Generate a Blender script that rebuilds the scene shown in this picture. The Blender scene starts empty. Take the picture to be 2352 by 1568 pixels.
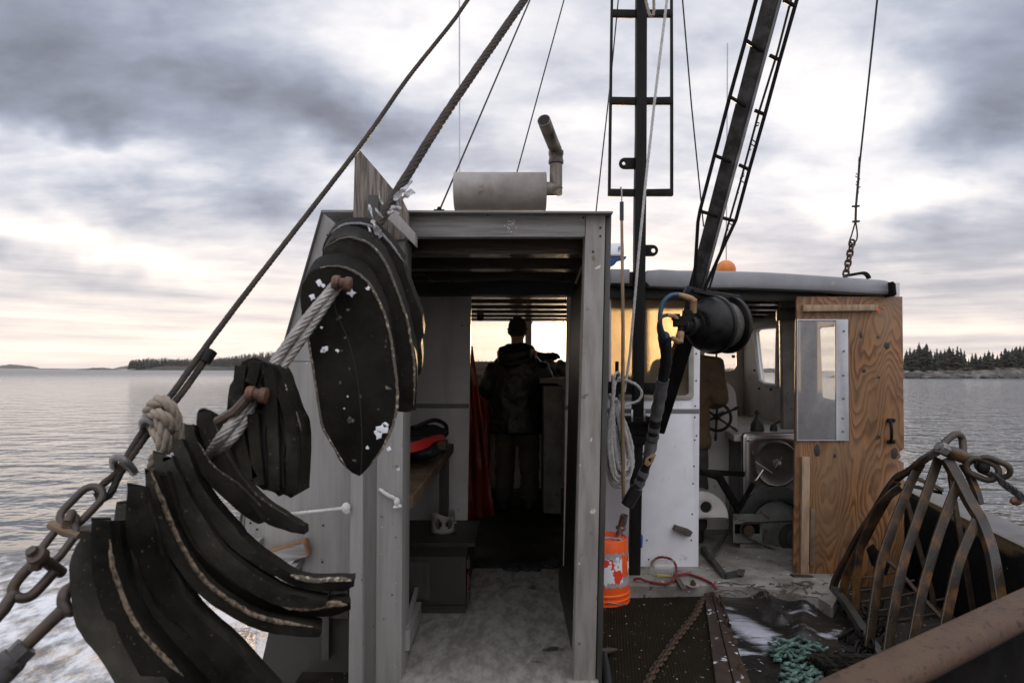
import bpy, bmesh, math, random
from mathutils import Vector, Matrix, Quaternion, noise as mnoise
R_ = math.radians
rnd = random.Random(11)
sc = bpy.context.scene
COL = sc.collection

# ------------------------------------------------------------------ camera, sky, sun, exposure
F = 1568.0; CU = 1176.0; CV = 848.5; ROLL = R_(0.17); CAMZ = 2.0
CAM = Vector((0, 0, CAMZ))
AX = Vector((math.cos(ROLL), 0, math.sin(ROLL)))     # camera right
AU = Vector((-math.sin(ROLL), 0, math.cos(ROLL)))    # camera up
AF = Vector((0, 1, 0))                               # camera forward
cam = bpy.data.cameras.new("camera"); camo = bpy.data.objects.new("camera", cam); COL.objects.link(camo)
cam.lens = 24.0; cam.sensor_width = 36.0; cam.sensor_fit = 'HORIZONTAL'
cam.shift_y = (CV - 784.0) / 2352.0
cam.clip_start = 0.05; cam.clip_end = 30000
camo.matrix_world = Matrix(((AX.x, AU.x, -AF.x, CAM.x), (AX.y, AU.y, -AF.y, CAM.y), (AX.z, AU.z, -AF.z, CAM.z), (0, 0, 0, 1)))
cam.dof.use_dof = True; cam.dof.focus_distance = 3.1; cam.dof.aperture_fstop = 7.1
sc.camera = camo
sc.render.engine = 'CYCLES'
sc.cycles.max_bounces = 8; sc.cycles.diffuse_bounces = 4; sc.cycles.glossy_bounces = 4
sc.cycles.transparent_max_bounces = 12; sc.cycles.sample_clamp_indirect = 6
sc.cycles.use_denoising = True
sc.view_settings.view_transform = 'Standard'; sc.view_settings.look = 'None'
sc.view_settings.exposure = 0.42; sc.view_settings.gamma = 1.0

SUN_EL = R_(2.4); SUN_AZ = R_(4.6)       # azimuth to the right of forward
sun_dir = Vector((math.sin(SUN_AZ) * math.cos(SUN_EL), math.cos(SUN_AZ) * math.cos(SUN_EL), math.sin(SUN_EL)))
sl = bpy.data.lights.new("sun", 'SUN'); slo = bpy.data.objects.new("sun", sl); COL.objects.link(slo)
sl.energy = 3.0; sl.angle = R_(0.8); sl.color = (1.0, 0.66, 0.36)
slo.rotation_euler = (-sun_dir).to_track_quat('-Z', 'Y').to_euler()

world = bpy.data.worlds.new("World"); sc.world = world; world.use_nodes = True
def build_world():
    nt = world.node_tree; nt.nodes.clear()
    N = lambda t: nt.nodes.new(t); L = nt.links.new
    out = N('ShaderNodeOutputWorld')
    tc = N('ShaderNodeTexCoord'); D = tc.outputs['Generated']
    def M(op, a, b=None, clamp=False):
        n = N('ShaderNodeMath'); n.operation = op; n.use_clamp = clamp
        for i, x in enumerate((a, b)):
            if x is None: continue
            if isinstance(x, (int, float)): n.inputs[i].default_value = x
            else: L(x, n.inputs[i])
        return n.outputs[0]
    sep = N('ShaderNodeSeparateXYZ'); L(D, sep.inputs[0])
    zz = M('MAXIMUM', sep.outputs[2], 0.0)
    den = M('ADD', zz, 0.20)
    px = M('DIVIDE', sep.outputs[0], den); py = M('DIVIDE', sep.outputs[1], den)
    cmb = N('ShaderNodeCombineXYZ'); L(px, cmb.inputs[0]); L(py, cmb.inputs[1])
    def noise(vec, scale, detail, rough, sx=1, sy=1, off=(0, 0, 0), dist=0.0):
        mp = N('ShaderNodeMapping'); mp.inputs['Scale'].default_value = (sx, sy, 1); mp.inputs['Location'].default_value = off
        L(vec, mp.inputs[0])
        n = N('ShaderNodeTexNoise'); n.inputs['Scale'].default_value = scale; n.inputs['Detail'].default_value = detail
        n.inputs['Roughness'].default_value = rough; n.inputs['Distortion'].default_value = dist
        L(mp.outputs[0], n.inputs['Vector']); return n
    n1 = noise(cmb.outputs[0], 1.0, 8, 0.54, 0.85, 1.1, (3.1, 1.7, 0), 0.25)
    n2 = noise(cmb.outputs[0], 2.8, 8, 0.58, 0.8, 1.3, (7.3, 2.2, 0), 0.2)
    a = M('MULTIPLY_ADD', n1.outputs[0], 1.2); nt.nodes[-1].inputs[2].default_value = -0.08
    b = M('MULTIPLY_ADD', n2.outputs[0], 0.75); nt.nodes[-1].inputs[2].default_value = -0.375
    val = M('ADD', M('ADD', a, b), M('MULTIPLY', noise(cmb.outputs[0], 7.5, 7, 0.6, 0.8, 1.2, (1.3, 9.2, 0), 0.2).outputs[0], 0.32)); val = M('ADD', val, -0.13)
    # warped direction for the named clouds
    wn = noise(D, 5.0, 4, 0.55)
    wv = N('ShaderNodeVectorMath'); wv.operation = 'MULTIPLY_ADD'
    wv.inputs[1].default_value = (0.22, 0.0, 0.16); wv.inputs[2].default_value = (-0.11, 0, -0.08)
    L(wn.outputs['Color'], wv.inputs[0])
    wd = N('ShaderNodeVectorMath'); wd.operation = 'ADD'; L(D, wd.inputs[0]); L(wv.outputs[0], wd.inputs[1])
    def blob(u, v, ru, rv, rot, amp):
        d = Vector(((u - CU) / F, 1, (CV - v) / F)); s = 1 / d.length; d.normalize()
        mp = N('ShaderNodeMapping'); mp.vector_type = 'TEXTURE'
        mp.inputs['Location'].default_value = d; mp.inputs['Rotation'].default_value = (0, R_(rot), 0)
        mp.inputs['Scale'].default_value = (ru / F * s, 1.2, rv / F * s)
        L(wd.outputs[0], mp.inputs[0])
        g = N('ShaderNodeTexGradient'); g.gradient_type = 'QUADRATIC_SPHERE'; L(mp.outputs[0], g.inputs[0])
        return M('MULTIPLY', g.outputs['Fac'], amp)
    blobs = [(0, -20, 460, 360, 0, -0.20), (2370, -40, 560, 420, 0, -0.16), (380, 200, 800, 260, 6, -0.30), (20, 130, 420, 380, 0, -0.18), (760, 290, 420, 170, 8, -0.30), (220, 630, 720, 120, 7, -0.55), (620, 480, 330, 90, 8, -0.24),
             (0, 240, 350, 130, 0, -0.35), (2330, 250, 600, 450, -10, -0.48), (2160, 580, 760, 180, 3, -0.42), (1850, 500, 330, 110, 0, -0.25), (1640, 90, 420, 140, 0, -0.15),
             (2050, 120, 420, 160, 0, -0.22), (940, 300, 250, 90, 0, -0.2),
             (150, 350, 520, 130, 4, 0.45), (250, 560, 520, 80, 8, 0.55), (960, 90, 620, 240, 0, 0.40), (800, 400, 460, 120, 10, 0.35), (1960, 260, 420, 260, 30, 0.55),
             (2040, 440, 520, 170, -12, 0.65), (1350, 260, 420, 220, 0, 0.2), (2230, 765, 420, 55, 0, 0.40), (600, 730, 800, 60, 0, 0.25), (1300, 780, 600, 120, 0, 0.45)]
    for bb in blobs: val = M('ADD', val, blob(*bb))
    # stratus streaks low over the horizon
    s2 = N('ShaderNodeCombineXYZ'); L(sep.outputs[0], s2.inputs[0]); L(sep.outputs[1], s2.inputs[1]); L(sep.outputs[2], s2.inputs[2])
    n3 = noise(s2.outputs[0], 1.6, 5, 0.55, 1.0, 1.0, (2.0, 0.4, 0.3)); nt.nodes[-2].inputs['Scale'].default_value = (1.3, 1.0, 22.0)
    st = M('MULTIPLY_ADD', n3.outputs[0], 1.9); nt.nodes[-1].inputs[2].default_value = -0.17
    mr = N('ShaderNodeMapRange'); mr.interpolation_type = 'SMOOTHSTEP'
    mr.inputs['From Min'].default_value = 0.06; mr.inputs['From Max'].default_value = 0.22
    L(sep.outputs[2], mr.inputs['Value'])
    mx = N('ShaderNodeMix'); mx.data_type = 'FLOAT'
    L(mr.outputs[0], mx.inputs['Factor']); L(M('ADD', M('MULTIPLY', st, 0.75), M('MULTIPLY', val, 0.25)), mx.inputs['A']); L(val, mx.inputs['B'])
    cr = N('ShaderNodeValToRGB'); L(M('ADD', M('MULTIPLY', mx.outputs['Result'], 0.75), 0.25), cr.inputs[0])
    e = cr.color_ramp.elements
    e[0].position = 0.0; e[0].color = (0.11, 0.12, 0.15, 1)
    e[1].position = 1.0; e[1].color = (1.05, 1.02, 1.0, 1)
    for p, c in ((-0.04, (0.20, 0.215, 0.265)), (0.20, (0.30, 0.325, 0.41)), (0.42, (0.43, 0.46, 0.545)), (0.60, (0.63, 0.64, 0.70)), (0.78, (0.84, 0.82, 0.83))):
        x = e.new(p * 0.75 + 0.25); x.color = c + (1,)
    # warm tint near the horizon
    hz = N('ShaderNodeMapRange'); hz.inputs['From Min'].default_value = 0.0; hz.inputs['From Max'].default_value = 0.24
    hz.inputs['To Min'].default_value = 1.0; hz.inputs['To Max'].default_value = 0.0; L(sep.outputs[2], hz.inputs['Value'])
    tint = N('ShaderNodeMix'); tint.data_type = 'RGBA'; tint.blend_type = 'MULTIPLY'
    L(M('MULTIPLY', hz.outputs[0], 0.85), tint.inputs['Factor']); L(cr.outputs[0], tint.inputs['A']); tint.inputs['B'].default_value = (1.16, 1.0, 0.84, 1)
    # glow round the veiled sun
    dp = N('ShaderNodeVectorMath'); dp.operation = 'DOT_PRODUCT'; L(D, dp.inputs[0]); dp.inputs[1].default_value = sun_dir
    g1 = M('POWER', M('MAXIMUM', dp.outputs['Value'], 0.0), 60.0); g2 = M('POWER', M('MAXIMUM', dp.outputs['Value'], 0.0), 900.0)
    gl = N('ShaderNodeMix'); gl.data_type = 'RGBA'; gl.blend_type = 'ADD'; gl.inputs['Factor'].default_value = 1.0
    gc = N('ShaderNodeCombineColor')
    L(M('ADD', M('MULTIPLY', g1, 0.18), M('MULTIPLY', g2, 3.0)), gc.inputs[0]); L(M('ADD', M('MULTIPLY', g1, 0.13), M('MULTIPLY', g2, 2.3)), gc.inputs[1]); L(M('ADD', M('MULTIPLY', g1, 0.07), M('MULTIPLY', g2, 1.3)), gc.inputs[2])
    L(tint.outputs['Result'], gl.inputs['A']); L(gc.outputs[0], gl.inputs['B'])
    # extra brightness added high in the sky astern to light aft-facing surfaces
    bk = N('ShaderNodeMapRange'); bk.interpolation_type = 'SMOOTHSTEP'; bk.inputs['From Min'].default_value = 0.45; bk.inputs['From Max'].default_value = -0.35
    bk.inputs['To Min'].default_value = 1.0; bk.inputs['To Max'].default_value = 1.0; bk.inputs['To Min'].default_value = 0.0; L(sep.outputs[1], bk.inputs['Value'])
    zb_ = N('ShaderNodeMapRange'); zb_.interpolation_type = 'SMOOTHSTEP'; zb_.inputs['From Min'].default_value = 0.12; zb_.inputs['From Max'].default_value = 0.75; L(sep.outputs[2], zb_.inputs['Value'])
    bkf = M('ADD', M('MULTIPLY', M('MULTIPLY', bk.outputs[0], zb_.outputs[0]), 1.45), 0.95)
    bgc = N('ShaderNodeBackground'); L(gl.outputs['Result'], bgc.inputs[0]); L(bkf, bgc.inputs[1])
    sky = N('ShaderNodeTexSky'); sky.sky_type = 'NISHITA'; sky.sun_disc = False
    sky.sun_elevation = SUN_EL; sky.sun_rotation = SUN_AZ; sky.dust_density = 2.0
    bgs = N('ShaderNodeBackground'); L(sky.outputs[0], bgs.inputs[0]); bgs.inputs[1].default_value = 0.1
    ms = N('ShaderNodeMixShader'); ms.inputs[0].default_value = 0.94
    L(bgs.outputs[0], ms.inputs[1]); L(bgc.outputs[0], ms.inputs[2]); L(ms.outputs[0], out.inputs[0])
build_world()

# ------------------------------------------------------------------ helpers
def P(u, v, d):
    return CAM + AF * d + AX * ((u - CU) / F * d) + AU * ((CV - v) / F * d)
def G(u, v, z):
    r = AF + AX * ((u - CU) / F) + AU * ((CV - v) / F)
    return CAM + r * ((z - CAMZ) / r.z)
def PL(*a): return [P(*p) for p in a]
def beyond(a, c, l):      # a point l metres beyond c on the line a-c
    return c + (c - a).normalized() * l
def smooth_path(pts, n=6, closed=False):
    pts = [Vector(p) for p in pts]; m = len(pts); out = []
    if m < 3: return pts
    rng = range(m) if closed else range(m - 1)
    for i in rng:
        if closed: p0, p1, p2, p3 = pts[i - 1], pts[i], pts[(i + 1) % m], pts[(i + 2) % m]
        else:
            p1, p2 = pts[i], pts[i + 1]
            p0 = pts[i - 1] if i > 0 else p1 + (p1 - p2); p3 = pts[i + 2] if i + 2 < m else p2 + (p2 - p1)
        for k in range(n):
            t = k / n
            out.append(0.5 * ((2 * p1) + (p2 - p0) * t + (2 * p0 - 5 * p1 + 4 * p2 - p3) * t * t + (3 * p1 - p0 - 3 * p2 + p3) * t ** 3))
    if not closed: out.append(pts[-1].copy())
    return out
def resample(pts, step):
    acc = [0.0]
    for a, b in zip(pts, pts[1:]): acc.append(acc[-1] + (b - a).length)
    n = max(2, int(acc[-1] / step)); out = []; j = 0
    for i in range(n + 1):
        t = acc[-1] * i / n
        while j < len(pts) - 2 and acc[j + 1] < t: j += 1
        l = acc[j + 1] - acc[j]; out.append(pts[j].lerp(pts[j + 1], (t - acc[j]) / l if l > 1e-9 else 0))
    return out
def rrect(u0, v0, u1, v1, r, n=5):
    o = []
    for cx, cy, a in ((u1 - r, v0 + r, -90), (u1 - r, v1 - r, 0), (u0 + r, v1 - r, 90), (u0 + r, v0 + r, 180)):
        for k in range(n + 1):
            t = R_(a + 90 * k / n); o.append((cx + r * math.cos(t), cy + r * math.sin(t)))
    return o
def circ(cx, cy, rx, ry=None, n=28):
    ry = rx if ry is None else ry
    return [(cx + rx * math.cos(2 * math.pi * k / n), cy + ry * math.sin(2 * math.pi * k / n)) for k in range(n)]
def sm2(pts, n=4, closed=True):
    return [(p.x, p.y) for p in smooth_path([Vector((a, b, 0)) for a, b in pts], n, closed)]

def frames(pts, closed=False):
    n = len(pts); T = []
    for i in range(n):
        a = pts[i - 1] if (i > 0 or closed) else pts[i]; b = pts[(i + 1) % n] if (i < n - 1 or closed) else pts[i]
        t = (b - a); T.append(t.normalized() if t.length > 1e-9 else (T[-1] if T else Vector((0, 0, 1))))
    up = Vector((0, 0, 1)) if abs(T[0].z) < 0.9 else Vector((1, 0, 0))
    X = [(up.cross(T[0])).normalized()]
    for i in range(1, n):
        q = T[i - 1].rotation_difference(T[i]); x = q @ X[-1]; x = (x - T[i] * x.dot(T[i])).normalized(); X.append(x)
    return [(X[i], T[i].cross(X[i]).normalized()) for i in range(n)]

class MB:
    def __init__(s): s.bm = bmesh.new()
    def face(s, vs):
        try: return s.bm.faces.new(vs)
        except ValueError: return None
    def hexa(s, p):      # p: 8 points, bottom loop 4 then top loop 4
        v = [s.bm.verts.new(x) for x in p]
        for f in ((3, 2, 1, 0), (4, 5, 6, 7), (0, 1, 5, 4), (1, 2, 6, 5), (2, 3, 7, 6), (3, 0, 4, 7)): s.face([v[i] for i in f])
        return s
    def box(s, c, sz, rot=None):
        c = Vector(c); h = Vector(sz) / 2; m = rot if rot else Matrix.Identity(3)
        q = [(-1, -1, -1), (1, -1, -1), (1, 1, -1), (-1, 1, -1), (-1, -1, 1), (1, -1, 1), (1, 1, 1), (-1, 1, 1)]
        return s.hexa([c + m @ Vector((a * h.x, b * h.y, e * h.z)) for a, b, e in q])
    def prism(s, pts, vec):
        pts = [Vector(p) for p in pts]; vec = Vector(vec)
        a = [s.bm.verts.new(p) for p in pts]; b = [s.bm.verts.new(p + vec) for p in pts]; n = len(a)
        s.face(a[::-1]); s.face(b)
        for i in range(n): s.face([a[i], a[(i + 1) % n], b[(i + 1) % n], b[i]])
        return s
    def bar(s, a, b, w, h, up=None):   # rectangular bar from a to b
        a = Vector(a); b = Vector(b); t = (b - a).normalized()
        up = Vector(up) if up is not None else (Vector((0, 0, 1)) if abs(t.z) < 0.9 else Vector((0, 1, 0)))
        x = t.cross(up).normalized(); y = x.cross(t).normalized()
        q = lambda o: [o - x * w / 2 - y * h / 2, o + x * w / 2 - y * h / 2, o + x * w / 2 + y * h / 2, o - x * w / 2 + y * h / 2]
        return s.hexa(q(a) + q(b))
    def flat(s, pts, w, h, nrm):        # flat strip swept along a path
        pts = [Vector(p) for p in pts]; n = len(pts); rings = []
        for i, p in enumerate(pts):
            t = (pts[min(i + 1, n - 1)] - pts[max(i - 1, 0)]).normalized(); x = t.cross(nrm).normalized(); y = x.cross(t)
            ww = w[i] if isinstance(w, (list, tuple)) else w
            rings.append([s.bm.verts.new(p + x * a * ww / 2 + y * b * h / 2) for a, b in ((-1, -1), (1, -1), (1, 1), (-1, 1))])
        for i in range(n - 1):
            for k in range(4): s.face([rings[i][k], rings[i][(k + 1) % 4], rings[i + 1][(k + 1) % 4], rings[i + 1][k]])
        s.face(rings[0][::-1]); s.face(rings[-1]); return s
    def tube(s, pts, r, seg=8, closed=False, cap=True):
        pts = [Vector(p) for p in pts]; n = len(pts); fr = frames(pts, closed); rings = []
        for i, p in enumerate(pts):
            rr = r[i] if isinstance(r, (list, tuple)) else r
            x, y = fr[i]
            rings.append([s.bm.verts.new(p + (x * math.cos(2 * math.pi * k / seg) + y * math.sin(2 * math.pi * k / seg)) * rr) for k in range(seg)])
        m = n if closed else n - 1
        for i in range(m):
            a, b = rings[i], rings[(i + 1) % n]
            off = 0
            if closed and i == n - 1:
                off = min(range(seg), key=lambda o: (a[0].co - b[o].co).length)
            for k in range(seg): s.face([a[k], a[(k + 1) % seg], b[(k + 1 + off) % seg], b[(k + off) % seg]])
        if cap and not closed: s.face(rings[0][::-1]); s.face(rings[-1])
        return s
    def rope(s, pts, r, strands=3, pitch=None, seg=5, step=None, n=5):
        pitch = pitch or r * 9; step = step or r * 0.9
        pts = resample(smooth_path(pts, n), step); fr = frames(pts); L = 0.0; acc = []
        for i, p in enumerate(pts):
            if i: L += (p - pts[i - 1]).length
            acc.append(L)
        sr = r * (0.56 if strands == 3 else 0.44)
        for k in range(strands):
            q = []
            for i, p in enumerate(pts):
                a = 2 * math.pi * (k / strands + acc[i] / pitch); x, y = fr[i]
                q.append(p + (x * math.cos(a) + y * math.sin(a)) * (r - sr))
            s.tube(q, sr, seg)
        return s
    def lathe(s, prof, o, axis, seg=28, capa=True):
        o = Vector(o); ax = Vector(axis).normalized(); up = Vector((0, 0, 1)) if abs(ax.z) < 0.9 else Vector((1, 0, 0))
        x = ax.cross(up).normalized(); y = ax.cross(x).normalized(); rings = []
        for r, t in prof:
            rings.append([s.bm.verts.new(o + ax * t + (x * math.cos(2 * math.pi * k / seg) + y * math.sin(2 * math.pi * k / seg)) * max(r, 1e-4)) for k in range(seg)])
        for a, b in zip(rings, rings[1:]):
            for k in range(seg): s.face([a[k], a[(k + 1) % seg], b[(k + 1) % seg], b[k]])
        if capa: s.face(rings[0][::-1]); s.face(rings[-1])
        return s
    def ball(s, c, r, rot=None, seg=14, rings=9):
        c = Vector(c); r = Vector(r) if not isinstance(r, (int, float)) else Vector((r, r, r)); m = rot or Matrix.Identity(3); rs = []
        for i in range(1, rings):
            a = math.pi * i / rings
            rs.append([s.bm.verts.new(c + m @ Vector((r.x * math.sin(a) * math.cos(2 * math.pi * k / seg), r.y * math.sin(a) * math.sin(2 * math.pi * k / seg), r.z * math.cos(a)))) for k in range(seg)])
        t = s.bm.verts.new(c + m @ Vector((0, 0, r.z))); b = s.bm.verts.new(c - m @ Vector((0, 0, r.z)))
        for k in range(seg):
            s.face([t, rs[0][k], rs[0][(k + 1) % seg]]); s.face([b, rs[-1][(k + 1) % seg], rs[-1][k]])
        for a, q in zip(rs, rs[1:]):
            for k in range(seg): s.face([a[k], q[k], q[(k + 1) % seg], a[(k + 1) % seg]])
        return s
    def link(s, a, b, w, r, nrm=None, seg=8):   # oval chain link from a to b, lying in the plane normal to nrm
        a = Vector(a); b = Vector(b); t = (b - a); l = t.length; t.normalize()
        nrm = Vector(nrm) if nrm is not None else AF
        x = t.cross(nrm).normalized(); h = w / 2; pts = []
        c0 = a + t * h; c1 = b - t * h
        for k in range(9): q = math.pi * k / 8; pts.append(c1 + x * h * math.cos(q) + t * h * math.sin(q))
        for k in range(9): q = math.pi * (1 + k / 8); pts.append(c0 + x * h * math.cos(q) + t * h * math.sin(q))
        return s.tube(pts, r, seg, closed=True)
    def slabc(s, p2, holes, O, X, Y, E, th, bev, off=True):  # 2D outline with holes -> bevelled plate
        cu = bpy.data.curves.new("tmp", 'CURVE'); cu.dimensions = '2D'; cu.fill_mode = 'BOTH'
        bev = min(bev, th * 0.45)
        cu.extrude = th / 2 - bev; cu.bevel_depth = bev; cu.bevel_resolution = 1; cu.offset = -bev if off else 0.0
        for loop in [p2] + list(holes):
            sp = cu.splines.new('POLY'); sp.points.add(len(loop) - 1); sp.use_cyclic_u = True
            for q, (a, b) in zip(sp.points, loop): q.co = (a, b, 0, 1)
        ob = bpy.data.objects.new("tmp", cu); COL.objects.link(ob)
        dg = bpy.context.evaluated_depsgraph_get()
        me = bpy.data.meshes.new_from_object(ob.evaluated_get(dg))
        vs = [s.bm.verts.new(O + X * v.co.x + Y * v.co.y + E * (0.5 - v.co.z / th)) for v in me.vertices]
        for p in me.polygons: s.face([vs[i] for i in p.vertices])
        bpy.data.objects.remove(ob); bpy.data.curves.remove(cu); bpy.data.meshes.remove(me)
        return s
    def slab(s, pts, d, th, bev=0.003, E=None, holes=(), off=True):
        cu = sum(p[0] for p in pts) / len(pts); cv = sum(p[1] for p in pts) / len(pts); k = d / F
        cvt = lambda loop: [((u - cu) * k, (cv - v) * k) for u, v in loop]
        return s.slabc(cvt(pts), [cvt(h) for h in holes], P(cu, cv, d), AX, AU, (AF * th if E is None else Vector(E)), th, bev, off)
    def build(s, name, m, parent=None, smooth=True, ang=38, bevel=0, mods=None):
        bm = s.bm
        bmesh.ops.remove_doubles(bm, verts=bm.verts, dist=1e-6)
        bmesh.ops.recalc_face_normals(bm, faces=bm.faces)
        c = Vector((0, 0, 0)); lo = Vector((1e9,) * 3); hi = Vector((-1e9,) * 3)
        for v in bm.verts:
            for i in range(3): lo[i] = min(lo[i], v.co[i]); hi[i] = max(hi[i], v.co[i])
        c = (lo + hi) / 2
        for v in bm.verts: v.co -= c
        me = bpy.data.meshes.new(name); bm.to_mesh(me); bm.free()
        if smooth:
            me.polygons.foreach_set('use_smooth', [True] * len(me.polygons))
            me.set_sharp_from_angle(angle=R_(ang))
        me.materials.append(MAT[m] if isinstance(m, str) else m)
        o = bpy.data.objects.new(name, me); COL.objects.link(o); o.location = c
        if parent:
            o.parent = parent; o.matrix_parent_inverse = Matrix.Translation(-world_loc(parent))
        if bevel:
            b = o.modifiers.new("bevel", 'BEVEL'); b.width = bevel; b.segments = 2; b.limit_method = 'ANGLE'; b.angle_limit = R_(40)
        for f in (mods or ()): f(o)
        return o
def world_loc(o):
    l = Vector(o.location)
    if o.parent: l = l  # parents carry pure translations cancelled by their inverse matrices
    return l
def tag(o, label, cat=None, group=None, kind=None):
    if label: o['label'] = label
    if cat: o['category'] = cat
    if group: o['group'] = group
    if kind: o['kind'] = kind
    return o
def thing(name, loc, label, cat, group=None):
    o = bpy.data.objects.new(name, None); COL.objects.link(o); o.location = loc; o.empty_display_size = 0.1
    return tag(o, label, cat, group)
def remesh(vox, it=4):
    def f(o):
        r = o.modifiers.new("remesh", 'REMESH'); r.mode = 'VOXEL'; r.voxel_size = vox; r.use_smooth_shade = True
        s = o.modifiers.new("smooth", 'SMOOTH'); s.iterations = it; s.factor = 0.5
    return f
def rumple(strength, size):
    def f(o):
        t = bpy.data.textures.new("rumple", 'CLOUDS'); t.noise_scale = size; t.noise_depth = 2
        m = o.modifiers.new("rumple", 'DISPLACE'); m.texture = t; m.strength = strength; m.texture_coords = 'LOCAL'
    return f
# ------------------------------------------------------------------ materials
MAT = {}
def mat(name, col, rough=0.6, metal=0.0, col2=None, scale=8.0, lo=0.4, hi=0.65, stretch=(1, 1, 1), bump=0.0, bscale=40.0, bstretch=(1, 1, 1), bdist=0.004,
        spots=None, drips=None, rvar=0.0, spec=None):
    m = bpy.data.materials.new(name); m.use_nodes = True; nt = m.node_tree; N = nt.nodes.new; L = nt.links.new
    b = nt.nodes['Principled BSDF']; b.inputs['Roughness'].default_value = rough; b.inputs['Metallic'].default_value = metal
    if spec is not None: b.inputs['Specular IOR Level'].default_value = spec
    tc = N('ShaderNodeTexCoord')
    def nz(sc_, st, detail=6, ro=0.6, off=(0, 0, 0)):
        mp = N('ShaderNodeMapping'); mp.inputs['Scale'].default_value = st; mp.inputs['Location'].default_value = off; L(tc.outputs['Object'], mp.inputs[0])
        n = N('ShaderNodeTexNoise'); n.inputs['Scale'].default_value = sc_; n.inputs['Detail'].default_value = detail; n.inputs['Roughness'].default_value = ro
        L(mp.outputs[0], n.inputs['Vector']); return n.outputs[0]
    def ramp(fac, lo, hi):
        r = N('ShaderNodeMapRange'); r.inputs['From Min'].default_value = lo; r.inputs['From Max'].default_value = hi; L(fac, r.inputs['Value']); return r.outputs[0]
    def mix(fac, a, c):
        x = N('ShaderNodeMix'); x.data_type = 'RGBA'; L(fac, x.inputs['Factor'])
        if isinstance(a, tuple): x.inputs['A'].default_value = a + (1,)
        else: L(a, x.inputs['A'])
        x.inputs['B'].default_value = c + (1,); return x.outputs['Result']
    cur = tuple(col)
    if col2:
        f0 = nz(scale, stretch); cur = mix(ramp(f0, lo, hi), cur, tuple(col2))
        if rvar:
            rr = N('ShaderNodeMapRange'); rr.inputs['From Min'].default_value = 0.3; rr.inputs['From Max'].default_value = 0.7
            rr.inputs['To Min'].default_value = max(0.03, rough - rvar); rr.inputs['To Max'].default_value = min(1, rough + rvar); L(f0, rr.inputs['Value']); L(rr.outputs[0], b.inputs['Roughness'])
    if drips: cur = mix(ramp(nz(drips[1], drips[4] if len(drips) > 4 else (1, 1, 0.12), 5, 0.6, (5, 3, 1)), drips[2], drips[3]), cur, drips[0])
    if spots:
        for sp in (spots if isinstance(spots, list) else [spots]):
            cur = mix(ramp(nz(sp[1], (1, 1, 1), sp[4] if len(sp) > 4 else 3, 0.55, (9.1, 4.2, 2.7)), sp[2], sp[3]), cur, sp[0])
    if isinstance(cur, tuple): b.inputs['Base Color'].default_value = cur + (1,)
    else: L(cur, b.inputs['Base Color'])
    if bump:
        bp = N('ShaderNodeBump'); bp.inputs['Strength'].default_value = bump; bp.inputs['Distance'].default_value = bdist
        L(nz(bscale, bstretch, 5), bp.inputs['Height']); L(bp.outputs[0], b.inputs['Normal'])
    MAT[name] = m; return m
mat('gray_paint', (0.245, 0.232, 0.216), 0.55, col2=(0.195, 0.182, 0.166), scale=5, stretch=(7, 7, 0.5), lo=0.38, hi=0.68, bump=0.35, bscale=14, bstretch=(9, 9, 0.5), bdist=0.003,
    spots=[((0.09, 0.07, 0.055), 26, 0.70, 0.74), ((0.5, 0.48, 0.46), 34, 0.735, 0.75)], drips=((0.12, 0.105, 0.09), 7, 0.60, 0.80))
mat('gray_paint_across', (0.235, 0.224, 0.21), 0.55, col2=(0.14, 0.13, 0.118), scale=6, stretch=(0.5, 8, 8), lo=0.40, hi=0.64, bump=1.0, bscale=12, bstretch=(0.5, 9, 9), bdist=0.004,
    spots=[((0.09, 0.07, 0.055), 26, 0.70, 0.74), ((0.6, 0.6, 0.6), 44, 0.725, 0.74)])
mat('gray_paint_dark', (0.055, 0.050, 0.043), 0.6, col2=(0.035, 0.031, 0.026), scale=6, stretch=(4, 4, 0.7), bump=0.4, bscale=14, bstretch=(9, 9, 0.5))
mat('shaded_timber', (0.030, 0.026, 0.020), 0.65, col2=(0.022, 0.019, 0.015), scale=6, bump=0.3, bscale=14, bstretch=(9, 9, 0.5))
mat('worn_post', (0.245, 0.228, 0.208), 0.55, col2=(0.17, 0.152, 0.13), scale=5, stretch=(5, 5, 0.8), bump=0.4, bscale=14, bstretch=(9, 9, 0.5), bdist=0.003,
    spots=[((0.12, 0.08, 0.05), 20, 0.66, 0.72), ((0.48, 0.45, 0.41), 15, 0.68, 0.70)], drips=((0.13, 0.11, 0.085), 6, 0.52, 0.75))
mat('weathered_wood', (0.21, 0.175, 0.145), 0.8, col2=(0.075, 0.06, 0.05), scale=9, stretch=(9, 9, 0.6), lo=0.40, hi=0.58, bump=0.9, bscale=16, bstretch=(9, 9, 0.5), bdist=0.006)
mat('bare_wood', (0.17, 0.112, 0.067), 0.7, col2=(0.085, 0.053, 0.03), scale=8, stretch=(1, 1, 1), bump=0.4, bscale=20, bstretch=(6, 1, 6))
mat('batten_wood', (0.36, 0.25, 0.16), 0.75, col2=(0.24, 0.15, 0.085), scale=8, stretch=(5, 5, 0.8), bump=0.5, bscale=20, bstretch=(9, 9, 0.5), spots=((0.05, 0.035, 0.03), 14, 0.68, 0.70))
mat('cut_edge', (0.24, 0.12, 0.05), 0.8, col2=(0.14, 0.075, 0.04), scale=30)
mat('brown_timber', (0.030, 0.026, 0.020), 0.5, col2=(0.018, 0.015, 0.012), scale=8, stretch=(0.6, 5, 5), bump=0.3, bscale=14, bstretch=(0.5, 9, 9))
mat('brown_timber_glossy', (0.06, 0.037, 0.02), 0.22, col2=(0.028, 0.018, 0.011), scale=6, stretch=(0.5, 5, 5), bump=0.3, bscale=14, bstretch=(0.5, 9, 9))
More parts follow.
